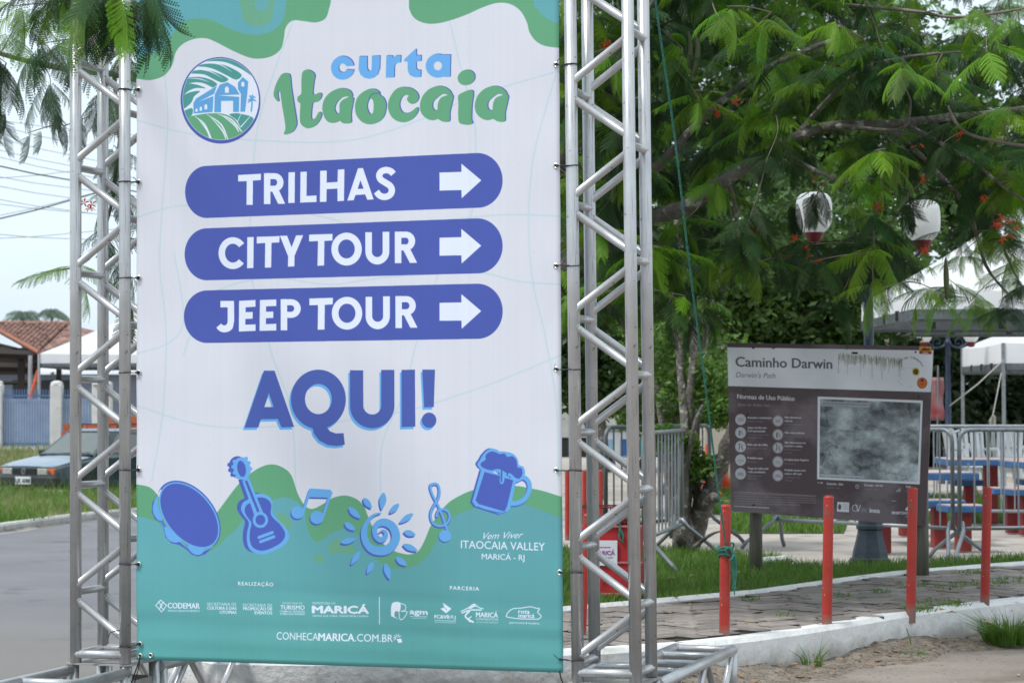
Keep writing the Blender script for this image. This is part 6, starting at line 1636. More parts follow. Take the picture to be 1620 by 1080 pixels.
V = []; [V.extend([(x, -hw, z - .012), (x, -hw * .5, z + .008), (x, 0, z + .014), (x, hw * .5, z + .008), (x, hw, z - .012)]) for x, hw, z in hs]
V += [(x, y, z - .03) for x, y, z in V]
F = [(i * 5 + k, i * 5 + k + 1, (i + 1) * 5 + k + 1, (i + 1) * 5 + k) for i in range(3) for k in range(4)]
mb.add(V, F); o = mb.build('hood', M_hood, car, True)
# cabin
def frust(b, t_): return b + t_
cab = [(.92, -.72, .90), (.92, .72, .90), (-1.98, .74, .915), (-1.98, -.74, .915), (.30, -.57, 1.34), (.30, .57, 1.34), (-1.72, .60, 1.33), (-1.72, -.60, 1.33)]
mid = [(.22, -.60, 1.365), (.22, .60, 1.365)]
mb = MB(); mb.add(cab, [(0, 1, 5, 4), (1, 2, 6, 5), (2, 3, 7, 6), (3, 0, 4, 7), (4, 5, 6, 7)]); mb.build('cabin', M_car, car)
V = [(.32, -.56, 1.345), (.32, .56, 1.345), (-1.70, .58, 1.335), (-1.70, -.58, 1.335), (.10, -.44, 1.385), (.10, .44, 1.385), (-1.5, .46, 1.375), (-1.5, -.46, 1.375)]
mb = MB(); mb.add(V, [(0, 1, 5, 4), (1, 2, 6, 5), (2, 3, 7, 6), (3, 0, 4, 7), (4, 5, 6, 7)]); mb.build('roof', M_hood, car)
def pane(name, quad, off, m=M_glass, thick=.006):
    q = [Vector(v) for v in quad]; n = (q[1] - q[0]).cross(q[3] - q[0]).normalized(); c_ = sum(q, Vector()) / 4
    if n.dot(c_ - Vector((-.5, 0, .9))) < 0: n = -n
    V = [v + n * off for v in q] + [v + n * (off - thick) for v in q]
    return link(name, meshdata(name, V, [(0, 1, 2, 3), (7, 6, 5, 4), (0, 4, 5, 1), (1, 5, 6, 2), (2, 6, 7, 3), (3, 7, 4, 0)]), m, car)
def lerpq(a, b, t): return Vector(a).lerp(Vector(b), t)
def subq(p00, p10, p11, p01, u0, u1, v0, v1):
    f = lambda u, v: lerpq(lerpq(p00, p10, u), lerpq(p01, p11, u), v); return [f(u0, v0), f(u1, v0), f(u1, v1), f(u0, v1)]
pane('windscreen', subq(cab[0], cab[1], cab[5], cab[4], .05, .95, .08, .93), .004)
for a_, b_, c_, d_ in ((cab[1], cab[2], cab[6], cab[5]), (cab[0], cab[3], cab[7], cab[4])):
    for u0_, u1_ in ((.10, .37), (.395, .64), (.665, .93)): pane('side_window', subq(a_, b_, c_, d_, u0_, u1_, .12, .88), .004)
pane('rear_window', subq(cab[2], cab[3], cab[7], cab[6], .08, .92, .1, .9), .004)
mb = MB(); mb.box((1.955, 0, .47), (.16, 1.60, .17), bev=.03); mb.build('front_bumper', M_trim, car)
mb = MB(); mb.box((-2.03, 0, .50), (.14, 1.56, .18), bev=.03); mb.build('rear_bumper', M_trim, car)
mb = MB(); mb.box((2.006, 0, .635), (.02, .62, .11))
for k in range(4): mb.box((2.02, 0, .595 + k * .026), (.012, .60, .006))
mb.build('grille', M_trim, car)
mb = MB(); mb.tube([(2.03, .052 * math.cos(a), .638 + .052 * math.sin(a)) for a in np.linspace(0, 2 * math.pi, 18)[:-1]], .006, 6, closed=True)
mb.tube([(2.03, -.03, .675), (2.03, 0, .64), (2.03, .03, .675)], .005, 5); mb.tube([(2.03, -.042, .65), (2.03, -.018, .598), (2.03, 0, .632), (2.03, .018, .598), (2.03, .042, .65)], .005, 5); mb.build('badge', M_galv, car)
for s_ in (-1, 1):
    mb = MB(); mb.box((1.985, s_ * .45, .635), (.05, .26, .115), bev=.012); mb.build('headlight', M_head, car)
    mb = MB(); mb.box((1.955, s_ * .665, .635), (.09, .15, .11), bev=.012); mb.build('indicator', M_amb, car)
    mb = MB(); mb.box((.72, s_ * .83, .95), (.10, .13, .10), bev=.02); mb.build('mirror', M_trim, car)
    for x in (1.28, -1.22):
        w = empty('wheel', (x, s_ * .75, .29)); w.parent = car
        mb = MB(); mb.tube([(0, -.085, 0), (0, -.07, 0), (0, .07, 0), (0, .085, 0)], [.25, .285, .285, .25], 24); mb.build('tyre', M_blackp, w)
        mb = MB(); mb.tube([(0, s_ * .084, 0), (0, s_ * .092, 0)], [.17, .13], 18); mb.build('rim', M_galv, w)
        mb = MB(); mb.tube([(x, s_ * .70, .33), (x, s_ * .832, .33)], .33, 24); mb.build('wheel_arch', M_trim, car)
mb = MB(); mb.box((2.042, 0, .475), (.012, .40, .135), bev=.003); pl_ = mb.build('number_plate', M_plast, car)
text_mesh('LJK 6080', .105, M_trim, pl_, (2.0515, 0, .468), (R(90), 0, R(90)), bold=.002)
mb = MB()
for x in (-.05, -1.05):
    mb.tube([(x, -.60, 1.47), (x, .60, 1.47)], .012, 8)
    for s_ in (-1, 1): mb.tube([(x, s_ * .52, 1.47), (x, s_ * .56, 1.36)], .013, 6)
mb.build('roof_rack', M_trim, car)
mb = MB(); mb.box((.935, 0, .915), (.05, 1.35, .015)); mb.tube([(.95, .1, .925), (.86, .55, .965)], .006, 5); mb.tube([(.95, -.35, .925), (.87, .1, .955)], .006, 5); mb.build('wipers', M_trim, car)

# blue railing with white pillars
M_bbar = mat('blue_railing_paint', (0.10, 0.20, 0.42), rough=.5, scale=2, col2=(0.16, 0.27, 0.48))
M_bsheet = mat('blue_grey_sheet', (0.38, 0.46, 0.58), rough=.6, scale=1.5, col2=(0.64, 0.70, 0.76))  # paler patches stand in for white reflections on the sheet
M_pil = mat('whitewashed_pillar', (0.58, 0.57, 0.55), rough=.9, scale=3, col2=(0.72, 0.71, 0.69), stain=[((0.3, 0.28, 0.25), 3, .58, .8)])
YF = 58.0
def FX(px): return (px - 810) / F_PX * YF
zb_, zt_ = .34, 1.84
fe = empty('fence', (FX(-170), YF, .25), 0, 'blue bar railing between whitewashed pillars behind the dark car', 'fence')
def fl_(x, y, z): return Vector((x - FX(-170), y - YF, z - .25))
for p0, p1 in ((-166, -84), (-66, -4), (5, 81), (99, 151)):
    mb = MB(); n = int((FX(p1) - FX(p0)) / .068)
    for k in range(n + 1):
        x = FX(p0) + (FX(p1) - FX(p0)) * k / n; mb.box(fl_(x, YF, (zb_ + zt_) / 2 - .02 * 0), (.017, .017, zt_ - zb_ + random.uniform(0, .02)))
    for z in (zb_ + .08, zt_ - .16): mb.box(fl_((FX(p0) + FX(p1)) / 2, YF + .03, z), (FX(p1) - FX(p0), .02, .05))
    tag(mb.build('bar_panel', M_bbar, fe), kind='stuff')
    mb = MB(); mb.box(fl_((FX(p0) + FX(p1)) / 2, YF + .09, (zb_ + zt_) / 2 - .12), (FX(p1) - FX(p0), .02, zt_ - zb_ - .24)); mb.build('backing_sheet', M_bsheet, fe)
for pxc, w_ in ((-178, .3), (-75, .3), (0, .16), (90, .30), (162, .5)):
    mb = MB(); h_ = 1.72; mb.box(fl_(FX(pxc), YF, .25 + h_ / 2), (w_, .3, h_), bev=.02); mb.lathe([(w_ * .55, h_), (w_ * .5, h_ + .06), (w_ * .2, h_ + .10)], (fl_(FX(pxc), YF, .25).x, 0, 0), 12); mb.build('pillar', M_pil, fe)
mb = MB(); mb.box(fl_((FX(-190) + FX(240)) / 2, YF, .27), (FX(240) - FX(-190), .22, .16)); mb.build('plinth', M_pil, fe)

# pallet of hollow bricks
M_clay = mat('clay_brick', (0.40, 0.10, 0.045), rough=.85, scale=6, col2=(0.52, 0.15, 0.07)); vary_by_object(M_clay, .18)
bs = empty('brick_stack', (FX(96), 50.0, .0), 0, 'stack of orange hollow bricks behind the dark car', 'brick stack')
bx0 = (97 - 810) / F_PX * 50; bs.location = (bx0, 50, -.02)
mb = MB(); mb.box((.13, .1, .085), (.255, .19, .165), bev=.005); bme = mb.mesh('brick'); bme.materials.append(M_clay)
for r_ in range(7):
    for k in range(9):
        if r_ >= 6 and (k > 5 or k % 2 and r_ > 6): pass
        if r_ == 6 and k < 4: continue
        put('brick', bme, bs, (k * .262 + (.05 if r_ % 2 else 0), random.uniform(-.02, .02), r_ * .172))

# low building with corrugated roof
M_corr = mat('white_corrugated', (0.72, 0.73, 0.74), rough=.6, scale=2, var=.06)
M_gw = mat('blue_grey_wall', (0.17, 0.20, 0.25), rough=.9, scale=1, col2=(0.24, 0.27, 0.33))
YB = 76.0
def BX(px): return (px - 810) / F_PX * YB
hb = empty('shed', (BX(-200), YB, .3), 0, 'long grey shed with a white corrugated roof behind the blue railing', 'building')
W_ = BX(330) - BX(-200)
mb = MB(); mb.box((W_ / 2, 2.2, 1.1), (W_, 4, 2.2)); mb.build('wall', M_gw, hb)
V = []; nn = int(W_ / .0275)
for k in range(nn + 1):
    x = W_ * k / nn; dz = .022 * math.sin(2 * math.pi * x / .115)
    V += [(x, -.35, 2.28 + dz), (x, 4.6, 2.86 + dz)]
link('roof', meshdata('roof', V, [(2 * i, 2 * i + 2, 2 * i + 3, 2 * i + 1) for i in range(nn)]), M_corr, hb, True)
for pxa, pxb, z0_, z1_ in ((-60, 27, 1.0, 1.28), (150, 168, .6, 1.5)):
    mb = MB(); mb.box(((BX(pxa) + BX(pxb)) / 2 - BX(-200), .18, (z0_ + z1_) / 2), (BX(pxb) - BX(pxa), .04, z1_ - z0_)); mb.build('pale_panel', M_pil, hb)
for px in (75, 98, 30): 
    mb = MB(); mb.box((BX(px) - BX(-200), .19, 1.2), (.5, .04, 1.6)); mb.build('doorway', M_trim, hb)

# tiled kiosk roof on timber posts
M_tile = mat('clay_tile', (0.18, 0.088, 0.064), rough=.9, scale=3.4, col2=(0.37, 0.21, 0.165), stain=[((0.09, 0.05, 0.045), 5.5, .5, .62), ((0.55, 0.36, 0.29), 8, .62, .72)])
M_cap = mat('terracotta_edge', (0.36, 0.15, 0.10), rough=.9, scale=3)
M_dwood = mat('dark_timber', (0.022, 0.015, 0.012), rough=.8, scale=6)
Cc, Ll, P2 = at(62, 556, 62.0), at(-16, 512.5, 64.5), at(108, 513, 66.0)
nrm_ = (Ll - Cc).cross(P2 - Cc).normalized()
def onroof(px, py):
    d = Vector(ray(px, py)); o_ = Vector(C0); return o_ + d * ((Cc - o_).dot(nrm_) / d.dot(nrm_))
P3 = onroof(139, 531)
eav = (Ll - Cc); far_l_ = Ll
up_dir = (P2 - Cc)
ki = empty('tiled_shelter', (Cc.x, Cc.y, .3), 0, 'open shelter with an old clay tile roof on dark timber, far left', 'shelter'); kiv = Matrix.Translation(-Vector(ki.location))
# tiles: columns run up the slope from the eave; each tile a half barrel overlapping the one below
e_u = eav.normalized(); s_u = up_dir.normalized(); n_u = nrm_ if nrm_.z > 0 else -nrm_
ulen = (far_l_ - Cc).length; slen = up_dir.dot(s_u); skew = 0.0
V = []; F = []; cw, tl_ = .22, .40; ncol = int(ulen / cw); nrow = int(slen / tl_) + 1
nrow = 60
for ci in range(-14, ncol + 30):
    for ri in range(nrow):
        s0, s1 = ri * tl_ - .03, (ri + 1) * tl_ + .03; n0 = len(V); u_c = ci * cw
        if u_c < skew * (s0 + .1) - (.9 if False else 0): 
            if u_c < skew * s0 - .0: continue
        tc0 = Cc + e_u * (u_c + cw / 2) + s_u * (s0 + s1) / 2; qx, qy = 810 + F_PX * tc0.x / tc0.y, 643 - F_PX * (tc0.z - CAM_H) / tc0.y
        if qy < 512 or qx < -30: continue
        jz = random.uniform(0, .012)
        for s__, lift, wr in ((s0, .035 + jz, 1.0), (s1, .01 + jz, .85)):
            for k in range(5):
                a = math.pi * k / 4; V.append(kiv @ (Cc + e_u * (u_c + cw / 2 - cw * .47 * wr * math.cos(a)) + s_u * s__ + n_u * (lift + .07 * math.sin(a))))
        for k in range(4): F.append((n0 + k, n0 + k + 1, n0 + 5 + k + 1, n0 + 5 + k))
        F.append((n0, n0 + 1, n0 + 2, n0 + 3, n0 + 4))
tag(link('roof_tiles', meshdata('roof_tiles', V, F), M_tile, ki), kind='stuff')
V = [kiv @ (v - n_u * .02) for v in (Cc, far_l_, P2)] + [kiv @ (v - n_u * .12) for v in (Cc, far_l_, P2)]
link('soffit', meshdata('soffit', V, [(0, 1, 2), (5, 4, 3), (0, 3, 4, 1), (1, 4, 5, 2), (2, 5, 3, 0)]), M_dwood, ki)
V = [kiv @ v for v in (P2, P2 + Vector((.3, 2.5, -.1)), P3 + Vector((.3, 2.5, 0)), P3, Cc)]; V2 = [v - Vector((0, 0, .12)) for v in V]
link('end_slope', meshdata('end_slope', V + V2, [(0, 1, 2, 3), (0, 3, 4), (9, 8, 5), (8, 7, 6, 5), (3, 2, 7, 8), (4, 3, 8, 9)]), M_tile, ki)
mb = MB(); mb.tube([kiv @ (Cc - n_u * .02), kiv @ (far_l_ - n_u * .02)], .07, 8); mb.build('eave_capping', M_cap, ki)
mb = MB(); mb.tube([kiv @ P2, kiv @ far_l_], .09, 8); mb.build('ridge', M_cap, ki)
for px, Y, r_ in ((33.5, 62.5, .085), (-60, 60, .08), (93, 66, .07)):
    q = at(px, 643, Y); ztop_ = 3.0; mb = MB(); mb.box((q.x - Cc.x, Y - Cc.y, (ztop_ - .3) / 2), (r_ * 2, r_ * 2, ztop_ - .3)); mb.build('post', M_dwood, ki)
for k, (pa, pb, Ya, Yb, za, zb2) in enumerate(((-80, 60, 62.4, 62.3, 2.95, 2.84), (-80, 60, 63, 63, 2.55, 2.50), (-60, 61, 64, 63.6, 3.1, 2.9), (-50, 62, 62.8, 63, 2.08, 2.06))):
    a, b = at(pa, 643, Ya), at(pb, 643, Yb); d = b - a; mb = MB(); mb.tube([(a.x - Cc.x, Ya - Cc.y, za - .3), (b.x - Cc.x, Yb - Cc.y, zb2 - .3)], (.13 if k < 3 else .05), 4); mb.build('beam', M_dwood, ki)
V = [(at(-90, 643, 66).x - Cc.x, 4, 2.05), (at(60, 643, 66).x - Cc.x, 4, 2.05), (at(60, 643, 66).x - Cc.x, 4, 2.7), (at(-90, 643, 66).x - Cc.x, 4, 3.4)]
mb = MB(); mb.add(V + [(x, y + .05, z) for x, y, z in V], [(0, 1, 2, 3), (7, 6, 5, 4), (0, 4, 5, 1), (1, 5, 6, 2), (2, 6, 7, 3), (3, 7, 4, 0)]); mb.build('shade_backing', M_dwood, ki)  # dark sheet in place of the shade inside the shelter
M_pale = mat('pale_pole', (0.42, 0.42, 0.42), rough=.6, metal=.2, scale=5)
for px, Y, r_, yt, lab in ((47.5, 61.5, .055, 562, 'thick pale pole under the tiled shelter'), (61, 60.5, .03, 560, 'thin pale pole at the corner of the white tent on the left')):
    b = at(px, 643, Y); zt2 = at(px, yt, Y).z; mb = MB(); mb.tube([(b.x, Y, .2), (b.x, Y, zt2)], r_, 10); tag(mb.build('pole', M_pale), lab, 'pole')
a, b = at(59, 585, 57.5), at(48, 628, 57.5); mb = MB(); mb.tube([a, a.lerp(b, .4) + Vector((.02, 0, 0)), b], [.02, .05, .035], 6); tag(mb.build('strap', mat('orange_strap', (.7, .12, .05), rough=.6, scale=4)), 'orange strap hanging slantwise between two pale poles', 'strap')
canopy(Vector((at(62, 643, 61).x, 61, .25)), 5.4, 4.6, 2.85, 4.3, 'white canopy tent across the street beside the tiled shelter', val=.26)

# palms far off
M_palm = mat('palm_frond', (0.10, 0.16, 0.12), rough=.7, scale=2, col2=(0.16, 0.22, 0.17), trans=.2)  # distance haze mixed into the frond colour
M_trunk = mat('palm_trunk', (0.16, 0.14, 0.12), rough=.9, scale=3)
for px, py, lab in ((36, 506, 'left one of two distant palms above the tiled roof'), (82, 503, 'right one of two distant palms above the tiled roof')):
    Yp = 200.0; c = at(px, py - 7, Yp); t = empty('palm_tree', (c.x, Yp, .3), 0, lab, 'palm tree', 'distant palms'); r = random.Random(px)
    mb = MB(); mb.tube([(0, 0, 0), (.1, 0, c.z * .5), (0, 0, c.z - .3)], [.22, .17, .13], 8); mb.build('trunk', M_trunk, t)
    V = []; F = []
    for k in range(20):
        a = k * 2.4; el = r.uniform(.1, 1.2); L_ = r.uniform(1.7, 2.4)
        for s_ in range(14):
            u = s_ / 13; x = L_ * u * math.cos(el * (1 - u * .3)); z = L_ * (math.sin(el) * u - .75 * u * u * L_ / 2)
            p_ = Vector((x * math.cos(a), x * math.sin(a), c.z - .3 + z))
            for sd in (-1, 1):
                n0 = len(V); d = Vector((-math.sin(a) * sd * .35, math.cos(a) * sd * .35, -.45 - .2 * r.random())) * (1 - .4 * abs(u - .5))
                V += [p_, p_ + d * .5 + Vector((.04, 0, 0)), p_ + d, p_ + d * .5 - Vector((.04, 0, 0))]; F.append((n0, n0 + 1, n0 + 2, n0 + 3))
    tag(link('crown', meshdata('crown', V, F), M_palm, t), kind='stuff')

# overhead wires
M_wire = mat('cable_sheath', (0.05, 0.055, 0.06), rough=.7, scale=5)
M_wirel = mat('bare_conductor', (0.22, 0.24, 0.26), rough=.5, metal=.4, scale=5)
wires = [(18, 194, 107, 205, 1), (18, 205, 107, 226, 1), (22, 226, 107, 246, 1), (17, 243, 109, 263, 1), (17, 254, 107, 274, 1), (0, 264, 109, 286, 2), (0, 283, 107, 273, 1), (0, 281, 107, 298, 1), (0, 296, 107, 314, 1), (0, 317, 107, 334, 1), (0, 324, 107, 336, 1), (0, 347, 109, 319, 2), (0, 342, 109, 317, 1), (0, 372, 107, 379, 1), (0, 378, 107, 371, 1)]
ordn = ['topmost', 'second', 'third', 'fourth', 'fifth', 'thick dark', 'seventh, rising to the right,', 'eighth', 'ninth', 'tenth', 'eleventh', 'thick dark rising', 'thin rising', 'second lowest', 'lowest']
for i, (x0, y0, x1, y1, th) in enumerate(wires):
    sl = (y1 - y0) / (x1 - x0); a = at(-420, y0 + sl * (-420 - x0) - 10, 34); b = at(430, y0 + sl * (430 - x0) - 10, 52); m_ = at((x0 + x1) / 2, (y0 + y1) / 2, 43)
    pts = [a.lerp(m_, k / 5) for k in range(5)] + [m_.lerp(b, k / 5) for k in range(6)]
    mb = MB(); mb.tube(pts, .014 if th == 2 else .006, 6); tag(mb.build('power_line', M_wire if th == 2 else M_wirel), ordn[i] + ' wire crossing the sky left of the left tower', 'wire', 'overhead wires')
# ================================================================== trees
M_bark = mat('flamboyant_bark', (0.10, 0.088, 0.075), rough=.95, scale=14, col2=(0.20, 0.18, 0.155), bump=.9, bscale=40, stain=[((0.42, 0.41, 0.38), 17, .56, .66), ((0.045, 0.04, 0.034), 6, .55, .75)])
M_twig = mat('twig_bark', (0.13, 0.105, 0.085), rough=.9, scale=10, col2=(0.24, 0.2, 0.17))
M_leaf = mat('pinnate_leaf', (0.10, 0.24, 0.012), rough=.42, scale=1.7, col2=(0.19, 0.36, 0.025), trans=.42, spec=.4); vary_by_object(M_leaf, .45, .018)  # brighter copy: fresh leaves, with light from above put into the colour
M_leafd = mat('shaded_pinnate_leaf', (0.014, 0.046, 0.013), rough=.5, scale=1.5, col2=(0.040, 0.105, 0.018), trans=.3, spec=.4); vary_by_object(M_leafd, .45, .02)  # darker copy of the leaf, shade within the crown put into its colour
M_flow = mat('red_flower', (0.62, 0.03, 0.012), rough=.5, scale=8, col2=(0.75, 0.09, 0.03), trans=.3)
M_pod = mat('seed_pod', (0.05, 0.06, 0.02), rough=.6, scale=6, col2=(0.09, 0.10, 0.03))

def np_mesh(name, V, Q):
    V = np.asarray(V, np.float32); Q = np.asarray(Q, np.int32)
    me = bpy.data.meshes.new(name); me.vertices.add(len(V)); me.vertices.foreach_set('co', V.ravel())
    me.loops.add(Q.size); me.loops.foreach_set('vertex_index', Q.ravel()); me.polygons.add(len(Q))
    me.polygons.foreach_set('loop_start', np.arange(len(Q)) * 4); me.polygons.foreach_set('loop_total', np.full(len(Q), 4)); me.update(calc_edges=True); return me
def pinnate_leaf(seed, npin=13, nlf=15, L_=.42, droop=.5, fold=.25, pl=.105):
    """twice-pinnate leaf along +X: rachis, pairs of pinnae, pairs of small leaflets"""
    r = random.Random(seed); V = []; Q = []
    def rach(u): return Vector((L_ * (u - .10 * droop * u * u), 0, -L_ * droop * .42 * u * u))
    def ribbon(pts, w):
        for a, b in zip(pts, pts[1:]):
            n0 = len(V); d = (b - a); s_ = d.cross(Vector((0, 0, 1))); s_ = s_.normalized() * w if s_.length > 1e-6 else Vector((0, w, 0))
            V.extend([a - s_, b - s_, b + s_, a + s_]); Q.append((n0, n0 + 1, n0 + 2, n0 + 3))
    ribbon([rach(k / 8) for k in range(9)], .0012)
    for k in range(npin):
        u = .14 + .86 * k / (npin - 1); p = rach(u); ln = pl * (math.sin(math.pi * min(1, .22 + .60 * (u ** 1.1))) ** .6) * r.uniform(.93, 1.05)
        if u > .93: ln *= .9
        for sd in (-1, 1):
            az = R(68 - 34 * u + r.uniform(-5, 5)) * sd; dr = -fold + r.uniform(-.12, .12)
            d = Vector((math.cos(az), math.sin(az), dr)).normalized(); pts = []
            for j in range(6): t = j / 5; pts.append(p + d * ln * t + Vector((0, 0, -.018 * t * t * (1 + droop))))
            ribbon(pts, .0008)
            side = Vector((-d.y, d.x, 0)).normalized(); nl = max(6, int(nlf * 1.35 * ln / pl))
            for j in range(nl):
                t = .06 + .94 * j / (nl - 1); q = p + d * ln * t + Vector((0, 0, -.018 * t * t * (1 + droop)))
                ll = .0098 * (1 - .35 * t ** 3) * (.75 + .25 * min(1, t * 5)); wd = .0042
                for s2 in (-1, 1):
                    dd = (side * s2 + d * .38).normalized() * ll + Vector((0, 0, -.0022 - .001 * r.random())); w_ = d * wd
                    n0 = len(V); V.extend([q, q + dd * .45 - w_, q + dd, q + dd * .5 + w_]); Q.append((n0, n0 + 1, n0 + 2, n0 + 3))
    return np_mesh('leaf', [tuple(v) for v in V], Q)
LEAF = [pinnate_leaf(1, 17, 9, .33, .6, .30, .088), pinnate_leaf(2, 16, 9, .29, 1.0, .55, .084), pinnate_leaf(3, 18, 9, .36, .35, .15, .092), pinnate_leaf(4, 15, 9, .27, 1.4, .95, .08)]
LEAFM = []
for m_ in (M_leaf, M_leafd):
    for l_ in LEAF:
        c_ = l_.copy(); c_.materials.append(m_); LEAFM.append(c_)
print('leaf faces', len(LEAF[0].polygons))

def gn_instances(name, pts, rots, scls, meshes, parent, loc0):
    """a cloud of points carrying copies of one leaf (geometry nodes), one object per leaf kind"""
    me = bpy.data.meshes.new(name); me.from_pydata([tuple(p) for p in pts], [], [])
    a = me.attributes.new('rot', 'FLOAT_VECTOR', 'POINT'); a.data.foreach_set('vector', np.asarray(rots, np.float32).ravel())
    b = me.attributes.new('scl', 'FLOAT', 'POINT'); b.data.foreach_set('value', np.asarray(scls, np.float32))
    o = bpy.data.objects.new(name, me); COL.objects.link(o); o.parent = parent
    ng = bpy.data.node_groups.new('leaf_instances', 'GeometryNodeTree')
    ng.interface.new_socket('Geometry', in_out='INPUT', socket_type='NodeSocketGeometry'); ng.interface.new_socket('Geometry', in_out='OUTPUT', socket_type='NodeSocketGeometry')
    N, L = ng.nodes, ng.links; gi, go = N.new('NodeGroupInput'), N.new('NodeGroupOutput'); ip = N.new('GeometryNodeInstanceOnPoints')
    oi = N.new('GeometryNodeObjectInfo'); oi.inputs['Object'].default_value = meshes; oi.transform_space = 'ORIGINAL'
    na = N.new('GeometryNodeInputNamedAttribute'); na.data_type = 'FLOAT_VECTOR'; na.inputs['Name'].default_value = 'rot'
    nb = N.new('GeometryNodeInputNamedAttribute'); nb.data_type = 'FLOAT'; nb.inputs['Name'].default_value = 'scl'
    er = N.new('FunctionNodeEulerToRotation')
    L.new(gi.outputs[0], ip.inputs['Points']); L.new(oi.outputs['Geometry'], ip.inputs['Instance']); L.new(na.outputs['Attribute'], er.inputs[0]); L.new(er.outputs[0], ip.inputs['Rotation']); L.new(nb.outputs['Attribute'], ip.inputs['Scale']); L.new(ip.outputs['Instances'], go.inputs[0])
    md = o.modifiers.new('leaves', 'NODES'); md.node_group = ng
    return o

main = empty('flamboyant_tree', (-1.0, 14.4, HK), 0, 'spreading flamboyant tree with feathery leaves and red flowers reaching over both towers', 'tree')
MI = Matrix.Translation(-Vector(main.location))
def limb(name, pts, rs, m=M_bark, n=10, sub=5, parent=main, inv=MI, wob=.5):
    Q_ = np.array([[*p, r_] for p, r_ in zip(pts, rs)], float); C_ = catmull(Q_, sub, False)
    pts2 = [inv @ Vector(c_[:3]) + Vector((random.uniform(-1, 1), random.uniform(-1, 1), random.uniform(-1, 1))) * c_[3] * wob * .25 for c_ in C_]
    mb = MB(); mb.tube(pts2, [max(c_[3] * random.uniform(.93, 1.08), .002) for c_ in C_], n); o = mb.build(name, m, parent, True)
    return [Vector(c_[:3]) for c_ in C_], o
skel = []
b0 = Vector((-1.0, 14.4, HK))
tr, _ = limb('trunk', [b0 - Vector((0, 0, .1)), b0 + Vector((.02, 0, .5)), b0 + Vector((-.05, .03, 1.0)), b0 + Vector((.03, 0, 1.45))], [.27, .20, .18, .19], n=16)
fork = b0 + Vector((.03, 0, 1.40))
LIMBS = [
    ([(760, 520, 14.0), (900, 420, 13.6), (1031, 350, 13.3), (1090, 325, 13.1), (1150, 283, 12.9), (1225, 235, 12.8), (1300, 202, 12.7), (1400, 196, 12.7), (1500, 186, 12.8), (1600, 175, 13.0), (1760, 150, 13.2)], [.13, .10, .055, .047, .042, .034, .030, .026, .024, .018, .01]),
    ([(820, 430, 13.8), (960, 330, 13.5), (1042, 262, 13.3), (1090, 212, 13.2), (1135, 165, 13.1), (1210, 110, 13.0), (1330, 60, 13.0), (1470, 20, 13.2)], [.09, .06, .032, .027, .022, .018, .014, .008]),
    ([(800, 380, 13.9), (930, 180, 13.6), (1010, 60, 13.4), (1080, -60, 13.2), (1200, -200, 13.0)], [.09, .06, .045, .035, .02]),
    ([(700, 300, 14.2), (560, 60, 14.0), (420, -160, 13.6), (250, -260, 12.8)], [.10, .07, .05, .03]),
    ([(600, 380, 14.0), (380, 180, 13.4), (220, 125, 12.8), (110, 110, 12.2), (0, 85, 11.8), (-160, 20, 11.2)], [.08, .05, .022, .017, .013, .006]),
    ([(450, 150, 13.4), (260, -20, 11.6), (170, -40, 9.8), (110, -40, 8.9), (40, -60, 8.4)], [.04, .024, .015, .011, .006]),
    ([(1225, 235, 12.8), (1290, 270, 12.6), (1340, 285, 12.4), (1385, 255, 12.0), (1400, 235, 11.9)], [.02, .014, .011, .008, .005]),
    ([(1320, 198, 12.6), (1420, 205, 12.2), (1440, 170, 12.0), (1437, 150, 11.9)], [.014, .010, .008, .004]),
    ([(1500, 168, 12.3), (1507, 185, 12.25), (1520, 204, 12.2), (1550, 218, 12.15), (1620, 231, 12.1), (1700, 240, 12)], [.007, .009, .010, .009, .009, .006]),
    ([(1300, 5, 12.6), (1438, 17, 12.4), (1500, 27, 12.3), (1557, 24, 12.2), (1640, 10, 12)], [.010, .010, .009, .008, .005]),
    ([(1400, 196, 12.7), (1470, 260, 12.9), (1530, 330, 13.1), (1560, 420, 13.3), (1600, 470, 13.4)], [.02, .016, .013, .010, .005]),
    ([(1430, 196, 12.7), (1530, 250, 12.5), (1580, 290, 12.4), (1640, 330, 12.2)], [.014, .011, .009, .005]),
    ([(1150, 283, 12.9), (1165, 340, 13.2), (1160, 420, 13.6), (1130, 470, 13.9)], [.016, .012, .009, .005]),
    ([(1250, 225, 12.8), (1350, 120, 12.4), (1440, 90, 12.2), (1560, 80, 12.1)], [.018, .013, .010, .005]),
    ([(900, 420, 13.6), (960, 480, 13.8), (1000, 540, 14.0)], [.03, .018, .008]),
    ([(220, 125, 12.8), (190, 220, 12.6), (175, 330, 12.5), (140, 410, 12.4), (80, 430, 12.3)], [.014, .011, .009, .007, .003]),
    ([(930, 180, 13.6), (960, 130, 13.2), (985, 60, 13.0), (1040, 40, 12.8)], [.012, .009, .007, .004]),
    ([(1560, 300, 13.6), (1575, 360, 13.5), (1600, 420, 13.3), (1625, 470, 13.2)], [.010, .008, .007, .004])]
for pts, rs in LIMBS:
    P_ = [at(x, y, Y) for x, y, Y in pts]
    if pts[0][0] < 860 and pts[0][1] > 120: P_ = [fork] + P_; rs = [rs[0] * 1.2] + rs
    c_, _ = limb('limb', P_, rs, M_bark if max(rs) > .012 else M_twig, n=12 if max(rs) > .03 else 8); skel += c_
skel = [s_ for s_ in skel if s_.z > 1.6]
SK = np.array([tuple(s_) for s_ in skel])

rosettes = []          # centre, number of leaves, leaf scale, lit tone?
rr = random.Random(5)
def ros(px, py, Y, n=6, s_=1.0, lit_tone=None, el=None, *_): rosettes.append((at(px, py, Y), n, s_, lit_tone if lit_tone is not None else rr.random() < .5, el))
